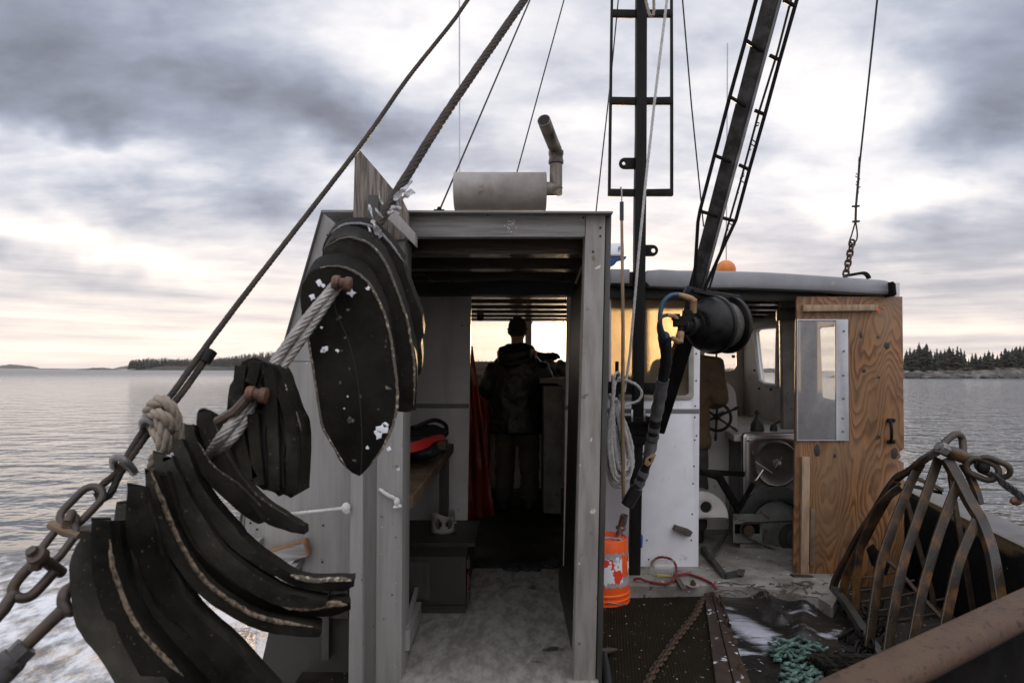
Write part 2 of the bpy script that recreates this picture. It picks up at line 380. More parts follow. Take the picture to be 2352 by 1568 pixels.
mat('white_paint', (0.80, 0.79, 0.82), 0.4, col2=(0.70, 0.69, 0.70), scale=3, bump=0.15, bscale=30, spots=[((0.10, 0.07, 0.05), 42, 0.735, 0.75), ((0.42, 0.36, 0.29), 8, 0.69, 0.78)], drips=((0.42, 0.36, 0.30), 7, 0.58, 0.78))
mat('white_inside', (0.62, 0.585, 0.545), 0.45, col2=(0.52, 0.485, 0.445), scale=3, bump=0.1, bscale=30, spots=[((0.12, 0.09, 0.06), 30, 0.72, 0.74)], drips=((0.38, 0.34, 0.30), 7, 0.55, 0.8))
mat('fibreglass', (0.25, 0.25, 0.258), 0.45, col2=(0.20, 0.20, 0.21), scale=4, bump=0.15, bscale=20, spots=((0.3, 0.28, 0.26), 18, 0.68, 0.74))
mat('stripe_gray', (0.17, 0.165, 0.165), 0.5, col2=(0.14, 0.14, 0.14), scale=6)
mat('rubber', (0.0045, 0.0042, 0.0034), 0.6, spec=0.06, rvar=0.2, col2=(0.032, 0.028, 0.021), scale=8, lo=0.36, hi=0.74, bump=0.5, bscale=60, bdist=0.003, spots=[((0.045, 0.042, 0.037), 9, 0.55, 0.78, 9), ((0.10, 0.072, 0.045), 120, 0.665, 0.72)])
mat('rubber_cut_lit', (0.030, 0.0275, 0.0225), 0.75, spec=0.08, col2=(0.085, 0.077, 0.062), scale=9, lo=0.38, hi=0.72, bump=0.7, bscale=70, bdist=0.003, spots=[((0.012, 0.011, 0.009), 6, 0.50, 0.66, 8), ((0.13, 0.095, 0.06), 110, 0.66, 0.71)])
mat('rubber_spotted', (0.0055, 0.005, 0.0042), 0.6, spec=0.05, rvar=0.2, col2=(0.026, 0.023, 0.0175), scale=6, lo=0.4, hi=0.75, bump=0.5, bscale=60, bdist=0.003, spots=[((0.72, 0.72, 0.76), 17, 0.690, 0.70, 6), ((0.16, 0.15, 0.13), 42, 0.66, 0.72)])
mat('frayed_cord', (0.19, 0.14, 0.095), 0.95, col2=(0.03, 0.022, 0.015), scale=110, lo=0.42, hi=0.60, bump=1.0, bscale=220, bdist=0.004)
mat('frayed_dark', (0.10, 0.085, 0.065), 0.95, col2=(0.42, 0.33, 0.23), scale=110, lo=0.55, hi=0.62, bump=1.0, bscale=220, bdist=0.003)
mat('steel_wire', (0.33, 0.31, 0.29), 0.45, 0.6, col2=(0.20, 0.18, 0.16), scale=20, bump=0.4, bscale=150)
mat('greasy_wire', (0.022, 0.018, 0.015), 0.6, 0.0, spec=0.3, col2=(0.05, 0.032, 0.02), scale=24, bump=0.3, bscale=150)
mat('thin_wire', (0.035, 0.032, 0.03), 0.5, 0.5)
mat('rusty_steel', (0.040, 0.025, 0.016), 0.7, 0.1, col2=(0.10, 0.05, 0.022), scale=14, lo=0.42, hi=0.68, bump=0.6, bscale=60, spots=((0.025, 0.018, 0.014), 26, 0.58, 0.66))
mat('brown_shackle', (0.040, 0.031, 0.025), 0.5, 0.2, col2=(0.070, 0.044, 0.028), scale=16, bump=0.5, bscale=70)
mat('dredge_steel', (0.026, 0.0165, 0.009), 0.36, 0.1, col2=(0.15, 0.066, 0.017), scale=7, lo=0.46, hi=0.70, stretch=(1, 1, 1), bump=0.5, bscale=70, spots=((0.02, 0.014, 0.010), 11, 0.50, 0.64), rvar=0.12)
mat('copper_rust', (0.16, 0.075, 0.045), 0.5, 0.3, col2=(0.06, 0.03, 0.02), scale=30, bump=0.6, bscale=80)
mat('rail_rust', (0.088, 0.053, 0.031), 0.65, 0.0, spec=0.25, col2=(0.07, 0.038, 0.027), scale=12, lo=0.4, hi=0.62, bump=0.6, bscale=90, spots=((0.032, 0.021, 0.016), 55, 0.58, 0.66, 5))
mat('bright_bolt', (0.22, 0.21, 0.20), 0.4, 0.3, col2=(0.10, 0.09, 0.08), scale=30)
mat('black_steel', (0.006, 0.0056, 0.005), 0.5, 0.0, spec=0.12, col2=(0.013, 0.011, 0.010), scale=14, bump=0.3, bscale=60, rvar=0.12)
mat('boom_steel', (0.060, 0.056, 0.054), 0.4, 0.0, spec=0.2, col2=(0.022, 0.019, 0.017), scale=14, lo=0.4, hi=0.6, bump=0.5, bscale=50, rvar=0.12, spots=((0.03, 0.025, 0.022), 30, 0.62, 0.66))
mat('mast_steel', (0.015, 0.0135, 0.0125), 0.5, 0.0, spec=0.12, col2=(0.010, 0.009, 0.008), scale=9, stretch=(3, 3, 0.6), bump=0.2, bscale=60)
mat('drum_cable', (0.13, 0.12, 0.105), 0.6, 0.2, col2=(0.05, 0.045, 0.04), scale=20)
mat('winch_black', (0.0055, 0.0055, 0.0055), 0.36, 0.0, spec=0.2, col2=(0.022, 0.021, 0.02), scale=8, bump=0.2, bscale=40, rvar=0.08)
mat('muffler_steel', (0.29, 0.265, 0.243), 0.6, 0.1, col2=(0.17, 0.146, 0.124), scale=6, lo=0.38, hi=0.68, bump=0.2, bscale=30, spots=((0.16, 0.12, 0.09), 13, 0.66, 0.72))
mat('pipe_steel', (0.20, 0.17, 0.14), 0.45, 0.3, col2=(0.04, 0.028, 0.02), scale=12, stretch=(1, 1, 0.3), lo=0.42, hi=0.6, bump=0.2, bscale=40)
mat('soot', (0.012, 0.011, 0.010), 0.9)
mat('white_rope', (0.52, 0.51, 0.49), 0.85, col2=(0.40, 0.38, 0.34), scale=30, bump=0.5, bscale=200)
mat('tan_rope', (0.27, 0.225, 0.18), 0.9, col2=(0.25, 0.195, 0.145), scale=40, bump=0.6, bscale=200)
mat('red_rope', (0.24, 0.02, 0.02), 0.8, col2=(0.10, 0.012, 0.012), scale=60, bump=0.5, bscale=200)
mat('teal_twine', (0.105, 0.175, 0.14), 0.7, col2=(0.022, 0.05, 0.04), scale=16, bump=0.6, bscale=120)
mat('blue_hose', (0.018, 0.055, 0.10), 0.45)
mat('black_hose', (0.015, 0.015, 0.016), 0.5, bump=0.3, bscale=60)
mat('gray_tape', (0.20, 0.20, 0.205), 0.38, 0.1, col2=(0.11, 0.11, 0.115), scale=16, bump=1.0, bscale=22, bdist=0.008)
mat('tan_tape', (0.36, 0.22, 0.11), 0.6, col2=(0.20, 0.11, 0.055), scale=26, bump=0.8, bscale=50)
mat('orange_plastic', (0.88, 0.115, 0.012), 0.35, col2=(0.75, 0.085, 0.01), scale=5, spots=((0.25, 0.06, 0.03), 28, 0.70, 0.73))
mat('label_white', (0.75, 0.74, 0.76), 0.5, spots=((0.72, 0.045, 0.02), 9, 0.54, 0.55, 4))
mat('label_gray', (0.33, 0.32, 0.33), 0.6)
mat('label_ink', (0.03, 0.03, 0.035), 0.6)
mat('orange_float', (0.72, 0.22, 0.035), 0.45, col2=(0.58, 0.15, 0.02), scale=10, spots=((0.10, 0.06, 0.05), 9, 0.60, 0.64))
mat('radar_white', (0.75, 0.76, 0.78), 0.35)
mat('radar_blue', (0.03, 0.09, 0.26), 0.4)
mat('antenna_white', (0.55, 0.56, 0.58), 0.4)
mat('deck_floor', (0.26, 0.243, 0.213), 0.6, col2=(0.15, 0.137, 0.116), scale=14, stretch=(1.6, 0.7, 1), lo=0.40, hi=0.60, bump=0.4, bscale=26, spots=[((0.035, 0.03, 0.025), 3.4, 0.63, 0.66, 8), ((0.045, 0.038, 0.03), 24, 0.69, 0.72, 6), ((0.45, 0.42, 0.38), 30, 0.71, 0.74)], rvar=0.15)
mat('platform_floor', (0.29, 0.27, 0.235), 0.6, col2=(0.12, 0.104, 0.083), scale=5, lo=0.36, hi=0.66, bump=0.4, bscale=40, spots=[((0.05, 0.042, 0.033), 22, 0.62, 0.66, 6), ((0.62, 0.6, 0.58), 30, 0.68, 0.72)])
mat('wet_deck', (0.010, 0.0085, 0.007), 0.45, spec=0.15, col2=(0.028, 0.022, 0.016), scale=6, bump=0.5, bscale=30, spots=[((0.6, 0.58, 0.55), 60, 0.70, 0.73), ((0.22, 0.10, 0.06), 44, 0.70, 0.73)], rvar=0.15)
mat('strip_rust', (0.024, 0.016, 0.011), 0.55, 0.1, col2=(0.055, 0.029, 0.017), scale=12, bump=0.5, bscale=60, spots=((0.55, 0.55, 0.58), 24, 0.62, 0.66, 6))
mat('bulwark_black', (0.008, 0.0075, 0.007), 0.9, spec=0.05, col2=(0.014, 0.012, 0.011), scale=9, bump=0.4, bscale=40, spots=((0.5, 0.48, 0.45), 70, 0.735, 0.75))
mat('bulwark_cap', (0.065, 0.06, 0.058), 0.4, col2=(0.028, 0.025, 0.023), scale=6, lo=0.42, hi=0.64, bump=0.5, bscale=40)
mat('olive_paint', (0.030, 0.030, 0.024), 0.5, col2=(0.018, 0.018, 0.014), scale=6, bump=0.2, bscale=40)
mat('machine_gray', (0.17, 0.17, 0.155), 0.5, col2=(0.10, 0.097, 0.085), scale=7, bump=0.3, bscale=50, spots=((0.10, 0.06, 0.035), 20, 0.63, 0.70))
mat('machine_dark', (0.045, 0.045, 0.039), 0.45, col2=(0.028, 0.028, 0.024), scale=7, bump=0.3, bscale=50)
mat('stainless', (0.50, 0.48, 0.46), 0.28, 0.95, col2=(0.42, 0.40, 0.38), scale=5, stretch=(8, 1, 1), bump=0.1, bscale=60)
mat('brushed_disc', (0.30, 0.285, 0.26), 0.32, 0.9, col2=(0.22, 0.205, 0.185), scale=8)
mat('aluminium', (0.50, 0.51, 0.54), 0.42, 0.7, col2=(0.42, 0.43, 0.45), scale=8)
mat('pvc_white', (0.34, 0.315, 0.275), 0.5, col2=(0.25, 0.22, 0.185), scale=8)
mat('black_cloth', (0.012, 0.012, 0.013), 0.7, bump=0.6, bscale=40)
mat('red_cloth', (0.42, 0.014, 0.012), 0.6, bump=0.5, bscale=30)
mat('oilskin_red', (0.14, 0.013, 0.006), 0.42, col2=(0.07, 0.007, 0.004), scale=6, bump=0.6, bscale=14, bdist=0.02)
mat('jacket_black', (0.007, 0.0072, 0.008), 0.40, bump=0.7, bscale=16, bdist=0.02)
mat('jacket_brown', (0.10, 0.058, 0.026), 0.8, col2=(0.06, 0.035, 0.016), scale=7, bump=0.8, bscale=12, bdist=0.02)
mat('trousers_olive', (0.055, 0.046, 0.029), 0.8, col2=(0.035, 0.029, 0.018), scale=8, bump=0.7, bscale=14, bdist=0.02)
mat('trousers_dark', (0.045, 0.042, 0.035), 0.8, bump=0.7, bscale=14, bdist=0.02)
mat('boot_rubber', (0.02, 0.018, 0.016), 0.4)
mat('skin', (0.42, 0.24, 0.17), 0.5, bump=0.1, bscale=80)
mat('cap_cloth', (0.03, 0.029, 0.028), 0.8, bump=0.5, bscale=60)
mat('hair_dark', (0.03, 0.022, 0.016), 0.7, bump=0.9, bscale=90)
mat('black_plastic', (0.015, 0.015, 0.015), 0.4)
mat('tree_bark', (0.07, 0.055, 0.045), 0.9, bump=0.6, bscale=20)
mat('spruce_needles', (0.014, 0.017, 0.010), 0.8, col2=(0.030, 0.032, 0.019), scale=1.6, lo=0.4, hi=0.62)
mat('far_needles', (0.020, 0.023, 0.017), 0.9, col2=(0.032, 0.034, 0.026), scale=0.2)
mat('shore_rock', (0.15, 0.135, 0.12), 0.85, col2=(0.04, 0.035, 0.029), scale=0.5, lo=0.40, hi=0.6, bump=0.9, bscale=1.5, bdist=0.3, spots=((0.045, 0.04, 0.032), 0.22, 0.50, 0.58))
mat('island_ground', (0.022, 0.021, 0.017), 0.9, col2=(0.045, 0.042, 0.035), scale=0.08)
mat('bamboo', (0.30, 0.20, 0.115), 0.6, col2=(0.20, 0.125, 0.07), scale=16, stretch=(2, 2, 0.6))
mat('plastic_scrap', (0.46, 0.45, 0.46), 0.5, col2=(0.10, 0.09, 0.08), scale=45, lo=0.42, hi=0.6)
mat('scrap_wood', (0.10, 0.075, 0.06), 0.8, col2=(0.06, 0.045, 0.036), scale=20)
mat('oar_white', (0.68, 0.68, 0.70), 0.5)
mat('blue_plastic', (0.03, 0.08, 0.42), 0.4)
mat('yellow_plastic', (0.55, 0.43, 0.03), 0.5)
mat('amber_lamp', (0.45, 0.16, 0.05), 0.25)

def custom(name):
    m = bpy.data.materials.new(name); m.use_nodes = True; MAT[name] = m
    nt = m.node_tree; return m, nt, nt.nodes.new, nt.links.new, nt.nodes['Principled BSDF'], nt.nodes['Material Output']
def m_glass(name, tint, dirt, dirtcol, gl=0.06):
    m, nt, N, L, b, out = custom(name); nt.nodes.remove(b)
    tr = N('ShaderNodeBsdfTransparent'); tr.inputs[0].default_value = tint + (1,)
    gs = N('ShaderNodeBsdfGlossy'); gs.inputs['Roughness'].default_value = 0.06
    df = N('ShaderNodeBsdfTranslucent'); df.inputs[0].default_value = dirtcol + (1,)
    d2 = N('ShaderNodeBsdfDiffuse'); d2.inputs[0].default_value = dirtcol + (1,)
    md = N('ShaderNodeMixShader'); md.inputs[0].default_value = 0.30; L(df.outputs[0], md.inputs[1]); L(d2.outputs[0], md.inputs[2])
    tc = N('ShaderNodeTexCoord'); n = N('ShaderNodeTexNoise'); n.inputs['Scale'].default_value = 9; n.inputs['Detail'].default_value = 9; n.inputs['Roughness'].default_value = 0.7
    L(tc.outputs['Object'], n.inputs['Vector'])
    mr = N('ShaderNodeMapRange'); mr.inputs['From Min'].default_value = 0.3; mr.inputs['From Max'].default_value = 0.7
    mr.inputs['To Min'].default_value = dirt * 0.75; mr.inputs['To Max'].default_value = min(1, dirt * 1.2); L(n.outputs[0], mr.inputs['Value'])
    m1 = N('ShaderNodeMixShader'); L(mr.outputs[0], m1.inputs[0]); L(tr.outputs[0], m1.inputs[1]); L(md.outputs[0], m1.inputs[2])
    m2 = N('ShaderNodeMixShader'); m2.inputs[0].default_value = gl; L(m1.outputs[0], m2.inputs[1]); L(gs.outputs[0], m2.inputs[2])
    L(m2.outputs[0], out.inputs[0])
m_glass('clear_glass', (0.95, 0.95, 0.94), 0.05, (0.8, 0.78, 0.74), 0.04)
def m_pane():   # salt-frosted plastic pane: blurs what is behind it and glows when the sun stands there
    m, nt, N, L, b, out = custom('dirty_pane'); nt.nodes.remove(b)
    rf = N('ShaderNodeBsdfRefraction'); rf.inputs['Color'].default_value = (0.46, 0.42, 0.35, 1); rf.inputs['Roughness'].default_value = 0.62; rf.inputs['IOR'].default_value = 1.25
    tl = N('ShaderNodeBsdfTranslucent'); tl.inputs[0].default_value = (0.5, 0.44, 0.35, 1)
    df = N('ShaderNodeBsdfDiffuse'); df.inputs[0].default_value = (0.40, 0.33, 0.24, 1)
    tc = N('ShaderNodeTexCoord'); n = N('ShaderNodeTexNoise'); n.inputs['Scale'].default_value = 6; n.inputs['Detail'].default_value = 9; n.inputs['Roughness'].default_value = 0.7; L(tc.outputs['Object'], n.inputs['Vector'])
    mr = N('ShaderNodeMapRange'); mr.inputs['From Min'].default_value = 0.3; mr.inputs['From Max'].default_value = 0.7; mr.inputs['To Min'].default_value = 0.08; mr.inputs['To Max'].default_value = 0.40; L(n.outputs[0], mr.inputs['Value'])
    m1 = N('ShaderNodeMixShader'); m1.inputs[0].default_value = 0.36; L(rf.outputs[0], m1.inputs[1]); L(tl.outputs[0], m1.inputs[2])
    m2 = N('ShaderNodeMixShader'); L(mr.outputs[0], m2.inputs[0]); L(m1.outputs[0], m2.inputs[1]); L(df.outputs[0], m2.inputs[2]); L(m2.outputs[0], out.inputs[0])
m_pane()
m_glass('scratched_pane', (0.95, 0.95, 0.96), 0.82, (0.55, 0.54, 0.54), 0.05)
m_glass('jar_plastic', (0.93, 0.93, 0.9), 0.25, (0.75, 0.75, 0.7), 0.08)
def m_plywood():
    m, nt, N, L, b, out = custom('plywood'); b.inputs['Roughness'].default_value = 0.5
    tc = N('ShaderNodeTexCoord'); mp = N('ShaderNodeMapping'); mp.inputs['Scale'].default_value = (2.9, 1, 0.80); mp.inputs['Location'].default_value = (0.37, 0.2, 1.43); L(tc.outputs['Object'], mp.inputs[0])
    n = N('ShaderNodeTexNoise'); n.inputs['Scale'].default_value = 1.3; n.inputs['Detail'].default_value = 4; n.inputs['Roughness'].default_value = 0.36; L(mp.outputs[0], n.inputs['Vector'])
    mu = N('ShaderNodeMath'); mu.operation = 'MULTIPLY'; mu.inputs[1].default_value = 30; L(n.outputs[0], mu.inputs[0])
    fr = N('ShaderNodeMath'); fr.operation = 'FRACT'; L(mu.outputs[0], fr.inputs[0])
    cr = N('ShaderNodeValToRGB'); L(fr.outputs[0], cr.inputs[0]); e = cr.color_ramp.elements
    e[0].position = 0; e[0].color = (0.29, 0.14, 0.055, 1); e[1].position = 1; e[1].color = (0.29, 0.14, 0.055, 1)
    for p, c in ((0.34, (0.25, 0.115, 0.040)), (0.68, (0.125, 0.050, 0.017)), (0.82, (0.105, 0.040, 0.013))):
        x = e.new(p); x.color = c + (1,)
    n2 = N('ShaderNodeTexNoise'); n2.inputs['Scale'].default_value = 3.0; n2.inputs['Detail'].default_value = 6; L(tc.outputs['Object'], n2.inputs['Vector'])
    mr = N('ShaderNodeMapRange'); mr.inputs['From Min'].default_value = 0.42; mr.inputs['From Max'].default_value = 0.68; mr.inputs['To Max'].default_value = 0.75; L(n2.outputs[0], mr.inputs['Value'])
    mx = N('ShaderNodeMix'); mx.data_type = 'RGBA'; L(mr.outputs[0], mx.inputs['Factor']); L(cr.outputs[0], mx.inputs['A']); mx.inputs['B'].default_value = (0.215, 0.132, 0.070, 1)
    n3 = N('ShaderNodeTexNoise'); n3.inputs['Scale'].default_value = 9; n3.inputs['Detail'].default_value = 2; L(tc.outputs['Object'], n3.inputs['Vector'])
    mr3 = N('ShaderNodeMapRange'); mr3.inputs['From Min'].default_value = 0.71; mr3.inputs['From Max'].default_value = 0.74; L(n3.outputs[0], mr3.inputs['Value'])
    mx3 = N('ShaderNodeMix'); mx3.data_type = 'RGBA'; L(mr3.outputs[0], mx3.inputs['Factor']); L(mx.outputs['Result'], mx3.inputs['A']); mx3.inputs['B'].default_value = (0.03, 0.018, 0.012, 1)
    mp4 = N('ShaderNodeMapping'); mp4.inputs['Scale'].default_value = (5, 1, 0.9); L(tc.outputs['Object'], mp4.inputs[0])
    n4 = N('ShaderNodeTexNoise'); n4.inputs['Scale'].default_value = 2.2; n4.inputs['Detail'].default_value = 9; n4.inputs['Roughness'].default_value = 0.65; L(mp4.outputs[0], n4.inputs['Vector'])
    mr4 = N('ShaderNodeMapRange'); mr4.inputs['From Min'].default_value = 0.46; mr4.inputs['From Max'].default_value = 0.74; mr4.inputs['To Max'].default_value = 0.6; L(n4.outputs[0], mr4.inputs['Value'])
    mx4 = N('ShaderNodeMix'); mx4.data_type = 'RGBA'; L(mr4.outputs[0], mx4.inputs['Factor']); L(mx3.outputs['Result'], mx4.inputs['A']); mx4.inputs['B'].default_value = (0.10, 0.052, 0.026, 1)
    L(mx4.outputs['Result'], b.inputs['Base Color'])
    bp = N('ShaderNodeBump'); bp.inputs['Strength'].default_value = 0.25; bp.inputs['Distance'].default_value = 0.003; L(fr.outputs[0], bp.inputs['Height']); L(bp.outputs[0], b.inputs['Normal'])
m_plywood()
def m_mat():   # ribbed rubber matting
    m, nt, N, L, b, out = custom('ribbed_mat'); b.inputs['Roughness'].default_value = 0.5
    tc = N('ShaderNodeTexCoord')
    w = N('ShaderNodeTexWave'); w.wave_type = 'BANDS'; w.bands_direction = 'X'; w.inputs['Scale'].default_value = 22; w.inputs['Distortion'].default_value = 0.5
    mp = N('ShaderNodeMapping'); mp.inputs['Rotation'].default_value = (0, 0, R_(8)); L(tc.outputs['Object'], mp.inputs[0]); L(mp.outputs[0], w.inputs['Vector'])
    n = N('ShaderNodeTexNoise'); n.inputs['Scale'].default_value = 60; n.inputs['Detail'].default_value = 4; L(tc.outputs['Object'], n.inputs['Vector'])
    mr = N('ShaderNodeMapRange'); mr.inputs['From Min'].default_value = 0.69; mr.inputs['From Max'].default_value = 0.72; L(n.outputs[0], mr.inputs['Value'])
    n2 = N('ShaderNodeTexNoise'); n2.inputs['Scale'].default_value = 5; n2.inputs['Detail'].default_value = 6; L(tc.outputs['Object'], n2.inputs['Vector'])
    mx0 = N('ShaderNodeMix'); mx0.data_type = 'RGBA'; L(n2.outputs[0], mx0.inputs['Factor']); mx0.inputs['A'].default_value = (0.010, 0.0074, 0.0045, 1); mx0.inputs['B'].default_value = (0.025, 0.0185, 0.0115, 1); b.inputs['Specular IOR Level'].default_value = 0.05; b.inputs['Roughness'].default_value = 0.85
    mx = N('ShaderNodeMix'); mx.data_type = 'RGBA'; L(mr.outputs[0], mx.inputs['Factor']); L(mx0.outputs['Result'], mx.inputs['A']); mx.inputs['B'].default_value = (0.5, 0.46, 0.42, 1)
    L(mx.outputs['Result'], b.inputs['Base Color'])
    bp = N('ShaderNodeBump'); bp.inputs['Strength'].default_value = 0.6; bp.inputs['Distance'].default_value = 0.004; L(w.outputs[0], bp.inputs['Height']); L(bp.outputs[0], b.inputs['Normal'])
m_mat()
def m_tarp():   # black tarpaulin streaked with white paint
    m, nt, N, L, b, out = custom('stained_tarp'); b.inputs['Roughness'].default_value = 0.3
    tc = N('ShaderNodeTexCoord')
    def nz(s, st, off, d=6):
        mp = N('ShaderNodeMapping'); mp.inputs['Scale'].default_value = st; mp.inputs['Rotation'].default_value = (0, 0, R_(28)); mp.inputs['Location'].default_value = off; L(tc.outputs['Object'], mp.inputs[0])
        n = N('ShaderNodeTexNoise'); n.inputs['Scale'].default_value = s; n.inputs['Detail'].default_value = d; n.inputs['Roughness'].default_value = 0.65; L(mp.outputs[0], n.inputs['Vector']); return n.outputs[0]
    mr = N('ShaderNodeMapRange'); mr.inputs['From Min'].default_value = 0.57; mr.inputs['From Max'].default_value = 0.66; L(nz(3.0, (1.0, 1.9, 1), (0.62, 0.35, 0), 10), mr.inputs['Value'])
    mr2 = N('ShaderNodeMapRange'); mr2.inputs['From Min'].default_value = 0.67; mr2.inputs['From Max'].default_value = 0.70; L(nz(48, (1, 1, 1), (2, 1, 0), 3), mr2.inputs['Value'])
    ad = N('ShaderNodeMath'); ad.operation = 'MAXIMUM'; L(mr.outputs[0], ad.inputs[0]); L(mr2.outputs[0], ad.inputs[1])
    pm = N('ShaderNodeMapping'); pm.name = 'spill'; pm.vector_type = 'TEXTURE'; L(tc.outputs['Object'], pm.inputs[0])      # one big paint spill
    pg = N('ShaderNodeTexGradient'); pg.gradient_type = 'SPHERICAL'; L(pm.outputs[0], pg.inputs[0])
    pa = N('ShaderNodeMath'); pa.operation = 'MULTIPLY'; L(pg.outputs['Fac'], pa.inputs[0]); L(nz(9, (0.6, 3.2, 1), (3, 1, 0), 9), pa.inputs[1])
    pr = N('ShaderNodeMapRange'); pr.inputs['From Min'].default_value = 0.16; pr.inputs['From Max'].default_value = 0.36; L(pa.outputs[0], pr.inputs['Value'])
    ad2 = N('ShaderNodeMath'); ad2.operation = 'MAXIMUM'; L(ad.outputs[0], ad2.inputs[0]); L(pr.outputs[0], ad2.inputs[1]); ad = ad2
    mx = N('ShaderNodeMix'); mx.data_type = 'RGBA'; L(ad.outputs[0], mx.inputs['Factor']); mx.inputs['A'].default_value = (0.009, 0.0078, 0.006, 1); mx.inputs['B'].default_value = (0.40, 0.40, 0.44, 1)
    L(mx.outputs['Result'], b.inputs['Base Color'])
    bp = N('ShaderNodeBump'); bp.inputs['Strength'].default_value = 0.7; bp.inputs['Distance'].default_value = 0.01; L(nz(22, (1, 1, 1), (0, 0, 0)), bp.inputs['Height']); L(bp.outputs[0], b.inputs['Normal'])
m_tarp()
def m_water():
    m, nt, N, L, b, out = custom('sea_water')
    b.inputs['Base Color'].default_value = (0.018, 0.024, 0.026, 1); b.inputs['IOR'].default_value = 2.0; b.inputs['Roughness'].default_value = 0.07
    tc = N('ShaderNodeTexCoord')
    def nz(s, st, rot, d, ro=0.5, off=(0, 0, 0)):
        mp = N('ShaderNodeMapping'); mp.inputs['Scale'].default_value = st; mp.inputs['Rotation'].default_value = (0, 0, R_(rot)); mp.inputs['Location'].default_value = off; L(tc.outputs['Object'], mp.inputs[0])
        n = N('ShaderNodeTexNoise'); n.inputs['Scale'].default_value = s; n.inputs['Detail'].default_value = d; n.inputs['Roughness'].default_value = ro; L(mp.outputs[0], n.inputs['Vector']); return n.outputs[0]
    def M(op, a, c, clamp=False):
        n = N('ShaderNodeMath'); n.operation = op; n.use_clamp = clamp
        for i, x in enumerate((a, c)):
            if isinstance(x, (int, float)): n.inputs[i].default_value = x
            else: L(x, n.inputs[i])
        return n.outputs[0]
    h = M('ADD', M('MULTIPLY', nz(0.5, (1, 1.9, 1), 10, 1), 1.0), M('ADD', M('MULTIPLY', nz(1.5, (1, 1.9, 1), -12, 2), 0.42), M('ADD', M('MULTIPLY', nz(4.5, (1, 1.6, 1), 8, 2), 0.10), M('MULTIPLY', nz(1.3, (1.7, 0.8, 1), -24, 2), 0.38))))
    sx = N('ShaderNodeSeparateXYZ'); L(tc.outputs['Object'], sx.inputs[0])
    def ramp(v, a, c, t0=0.0, t1=1.0):
        r = N('ShaderNodeMapRange'); r.interpolation_type = 'SMOOTHSTEP'; r.inputs['From Min'].default_value = a; r.inputs['From Max'].default_value = c
        r.inputs['To Min'].default_value = t0; r.inputs['To Max'].default_value = t1; L(v, r.inputs['Value']); return r.outputs[0]
    # churned wake along the port side
    region = M('MULTIPLY', ramp(sx.outputs[1], 8.3, 6.0), M('MULTIPLY', ramp(sx.outputs[0], -0.4, -1.4), ramp(sx.outputs[0], -9.5, -6.0)))
    fn = nz(1.6, (1.7, 0.8, 1), 20, 9, 0.68); fn2 = nz(5.0, (1.5, 0.8, 1), 35, 6, 0.65)
    ff = M('ADD', M('MULTIPLY', fn, 0.75), M('MULTIPLY', fn2, 0.45))
    fo = M('MULTIPLY', ramp(M('ADD', ff, M('MULTIPLY', region, 0.22)), 0.70, 0.90), ramp(region, 0.0, 0.35))
    mx = N('ShaderNodeMix'); mx.data_type = 'RGBA'; L(fo, mx.inputs['Factor']); mx.inputs['A'].default_value = (0.055, 0.056, 0.054, 1); mx.inputs['B'].default_value = (0.72, 0.74, 0.78, 1)
    L(mx.outputs['Result'], b.inputs['Base Color'])
    dist = N('ShaderNodeVectorMath'); dist.operation = 'LENGTH'; L(tc.outputs['Object'], dist.inputs[0])   # waves too far off to resolve roughen the surface
    L(M('MAXIMUM', M('MAXIMUM', M('MULTIPLY', region, 0.38), ramp(fo, 0.0, 1.0, 0.07, 0.75)), ramp(dist.outputs['Value'], 30.0, 320.0, 0.06, 0.32)), b.inputs['Roughness'])
    hh = M('ADD', h, M('MULTIPLY', M('MULTIPLY', ff, region), 0.45))
    bp = N('ShaderNodeBump'); bp.inputs['Strength'].default_value = 1.0; bp.inputs['Distance'].default_value = 0.27; L(hh, bp.inputs['Height']); L(bp.outputs[0], b.inputs['Normal'])
m_water()
# ------------------------------------------------------------------ water, shores, deck
ZD = 0.67; ZF = 0.75                      # deck level, platform and house floor level
def water():
    b = MB(); q = 9000
    b.face([b.bm.verts.new(p) for p in ((-q, -q, 0), (q, -q, 0), (q, q, 0), (-q, q, 0))])
    return tag(b.build('water', 'sea_water', smooth=False), None, kind='structure')
water()
def ground_poly(name, pts, z, th, m):
    b = MB(); b.prism([Vector((p[0], p[1], z)) for p in pts], (0, 0, -th))
    return tag(b.build(name, m, smooth=False, bevel=0.004), None, kind='structure')
ground_poly('deck', [(-0.92, -1.5), (2.35, -1.5), (2.42, 4.3), (-0.92, 4.3)], ZD, 0.12, 'wet_deck')
ground_poly('cabin_floor', [(-0.45, 2.2), (0.335, 2.2), (0.355, 2.88), (0.42, 4.30), (-1.0, 4.30), (-1.0, 3.06), (-0.45, 3.06)], ZF, 0.06, 'deck_floor')
ground_poly('wheelhouse_floor', [(-1.0, 4.301), (0.424, 4.301), (0.424, 7.3), (-1.0, 7.3)], ZF + 0.001, 0.06, 'wet_deck')  # wet dark floor; its colour also carries the light falloff deep inside
pl = [G(1384, 1344, ZF), G(1500, 1345, ZF), G(1640, 1343, ZF), G(1700, 1346, ZF), G(1790, 1354, ZF), G(1880, 1372, ZF), G(1912, 1392, ZF)]
ground_poly('platform', [(0.425, 7.28), (0.425, pl[0].y)] + [(p.x, p.y) for p in pl] + [(2.1, 4.22), (2.46, 4.26), (2.46, 7.28)], ZF + 0.002, 0.085, 'platform_floor')

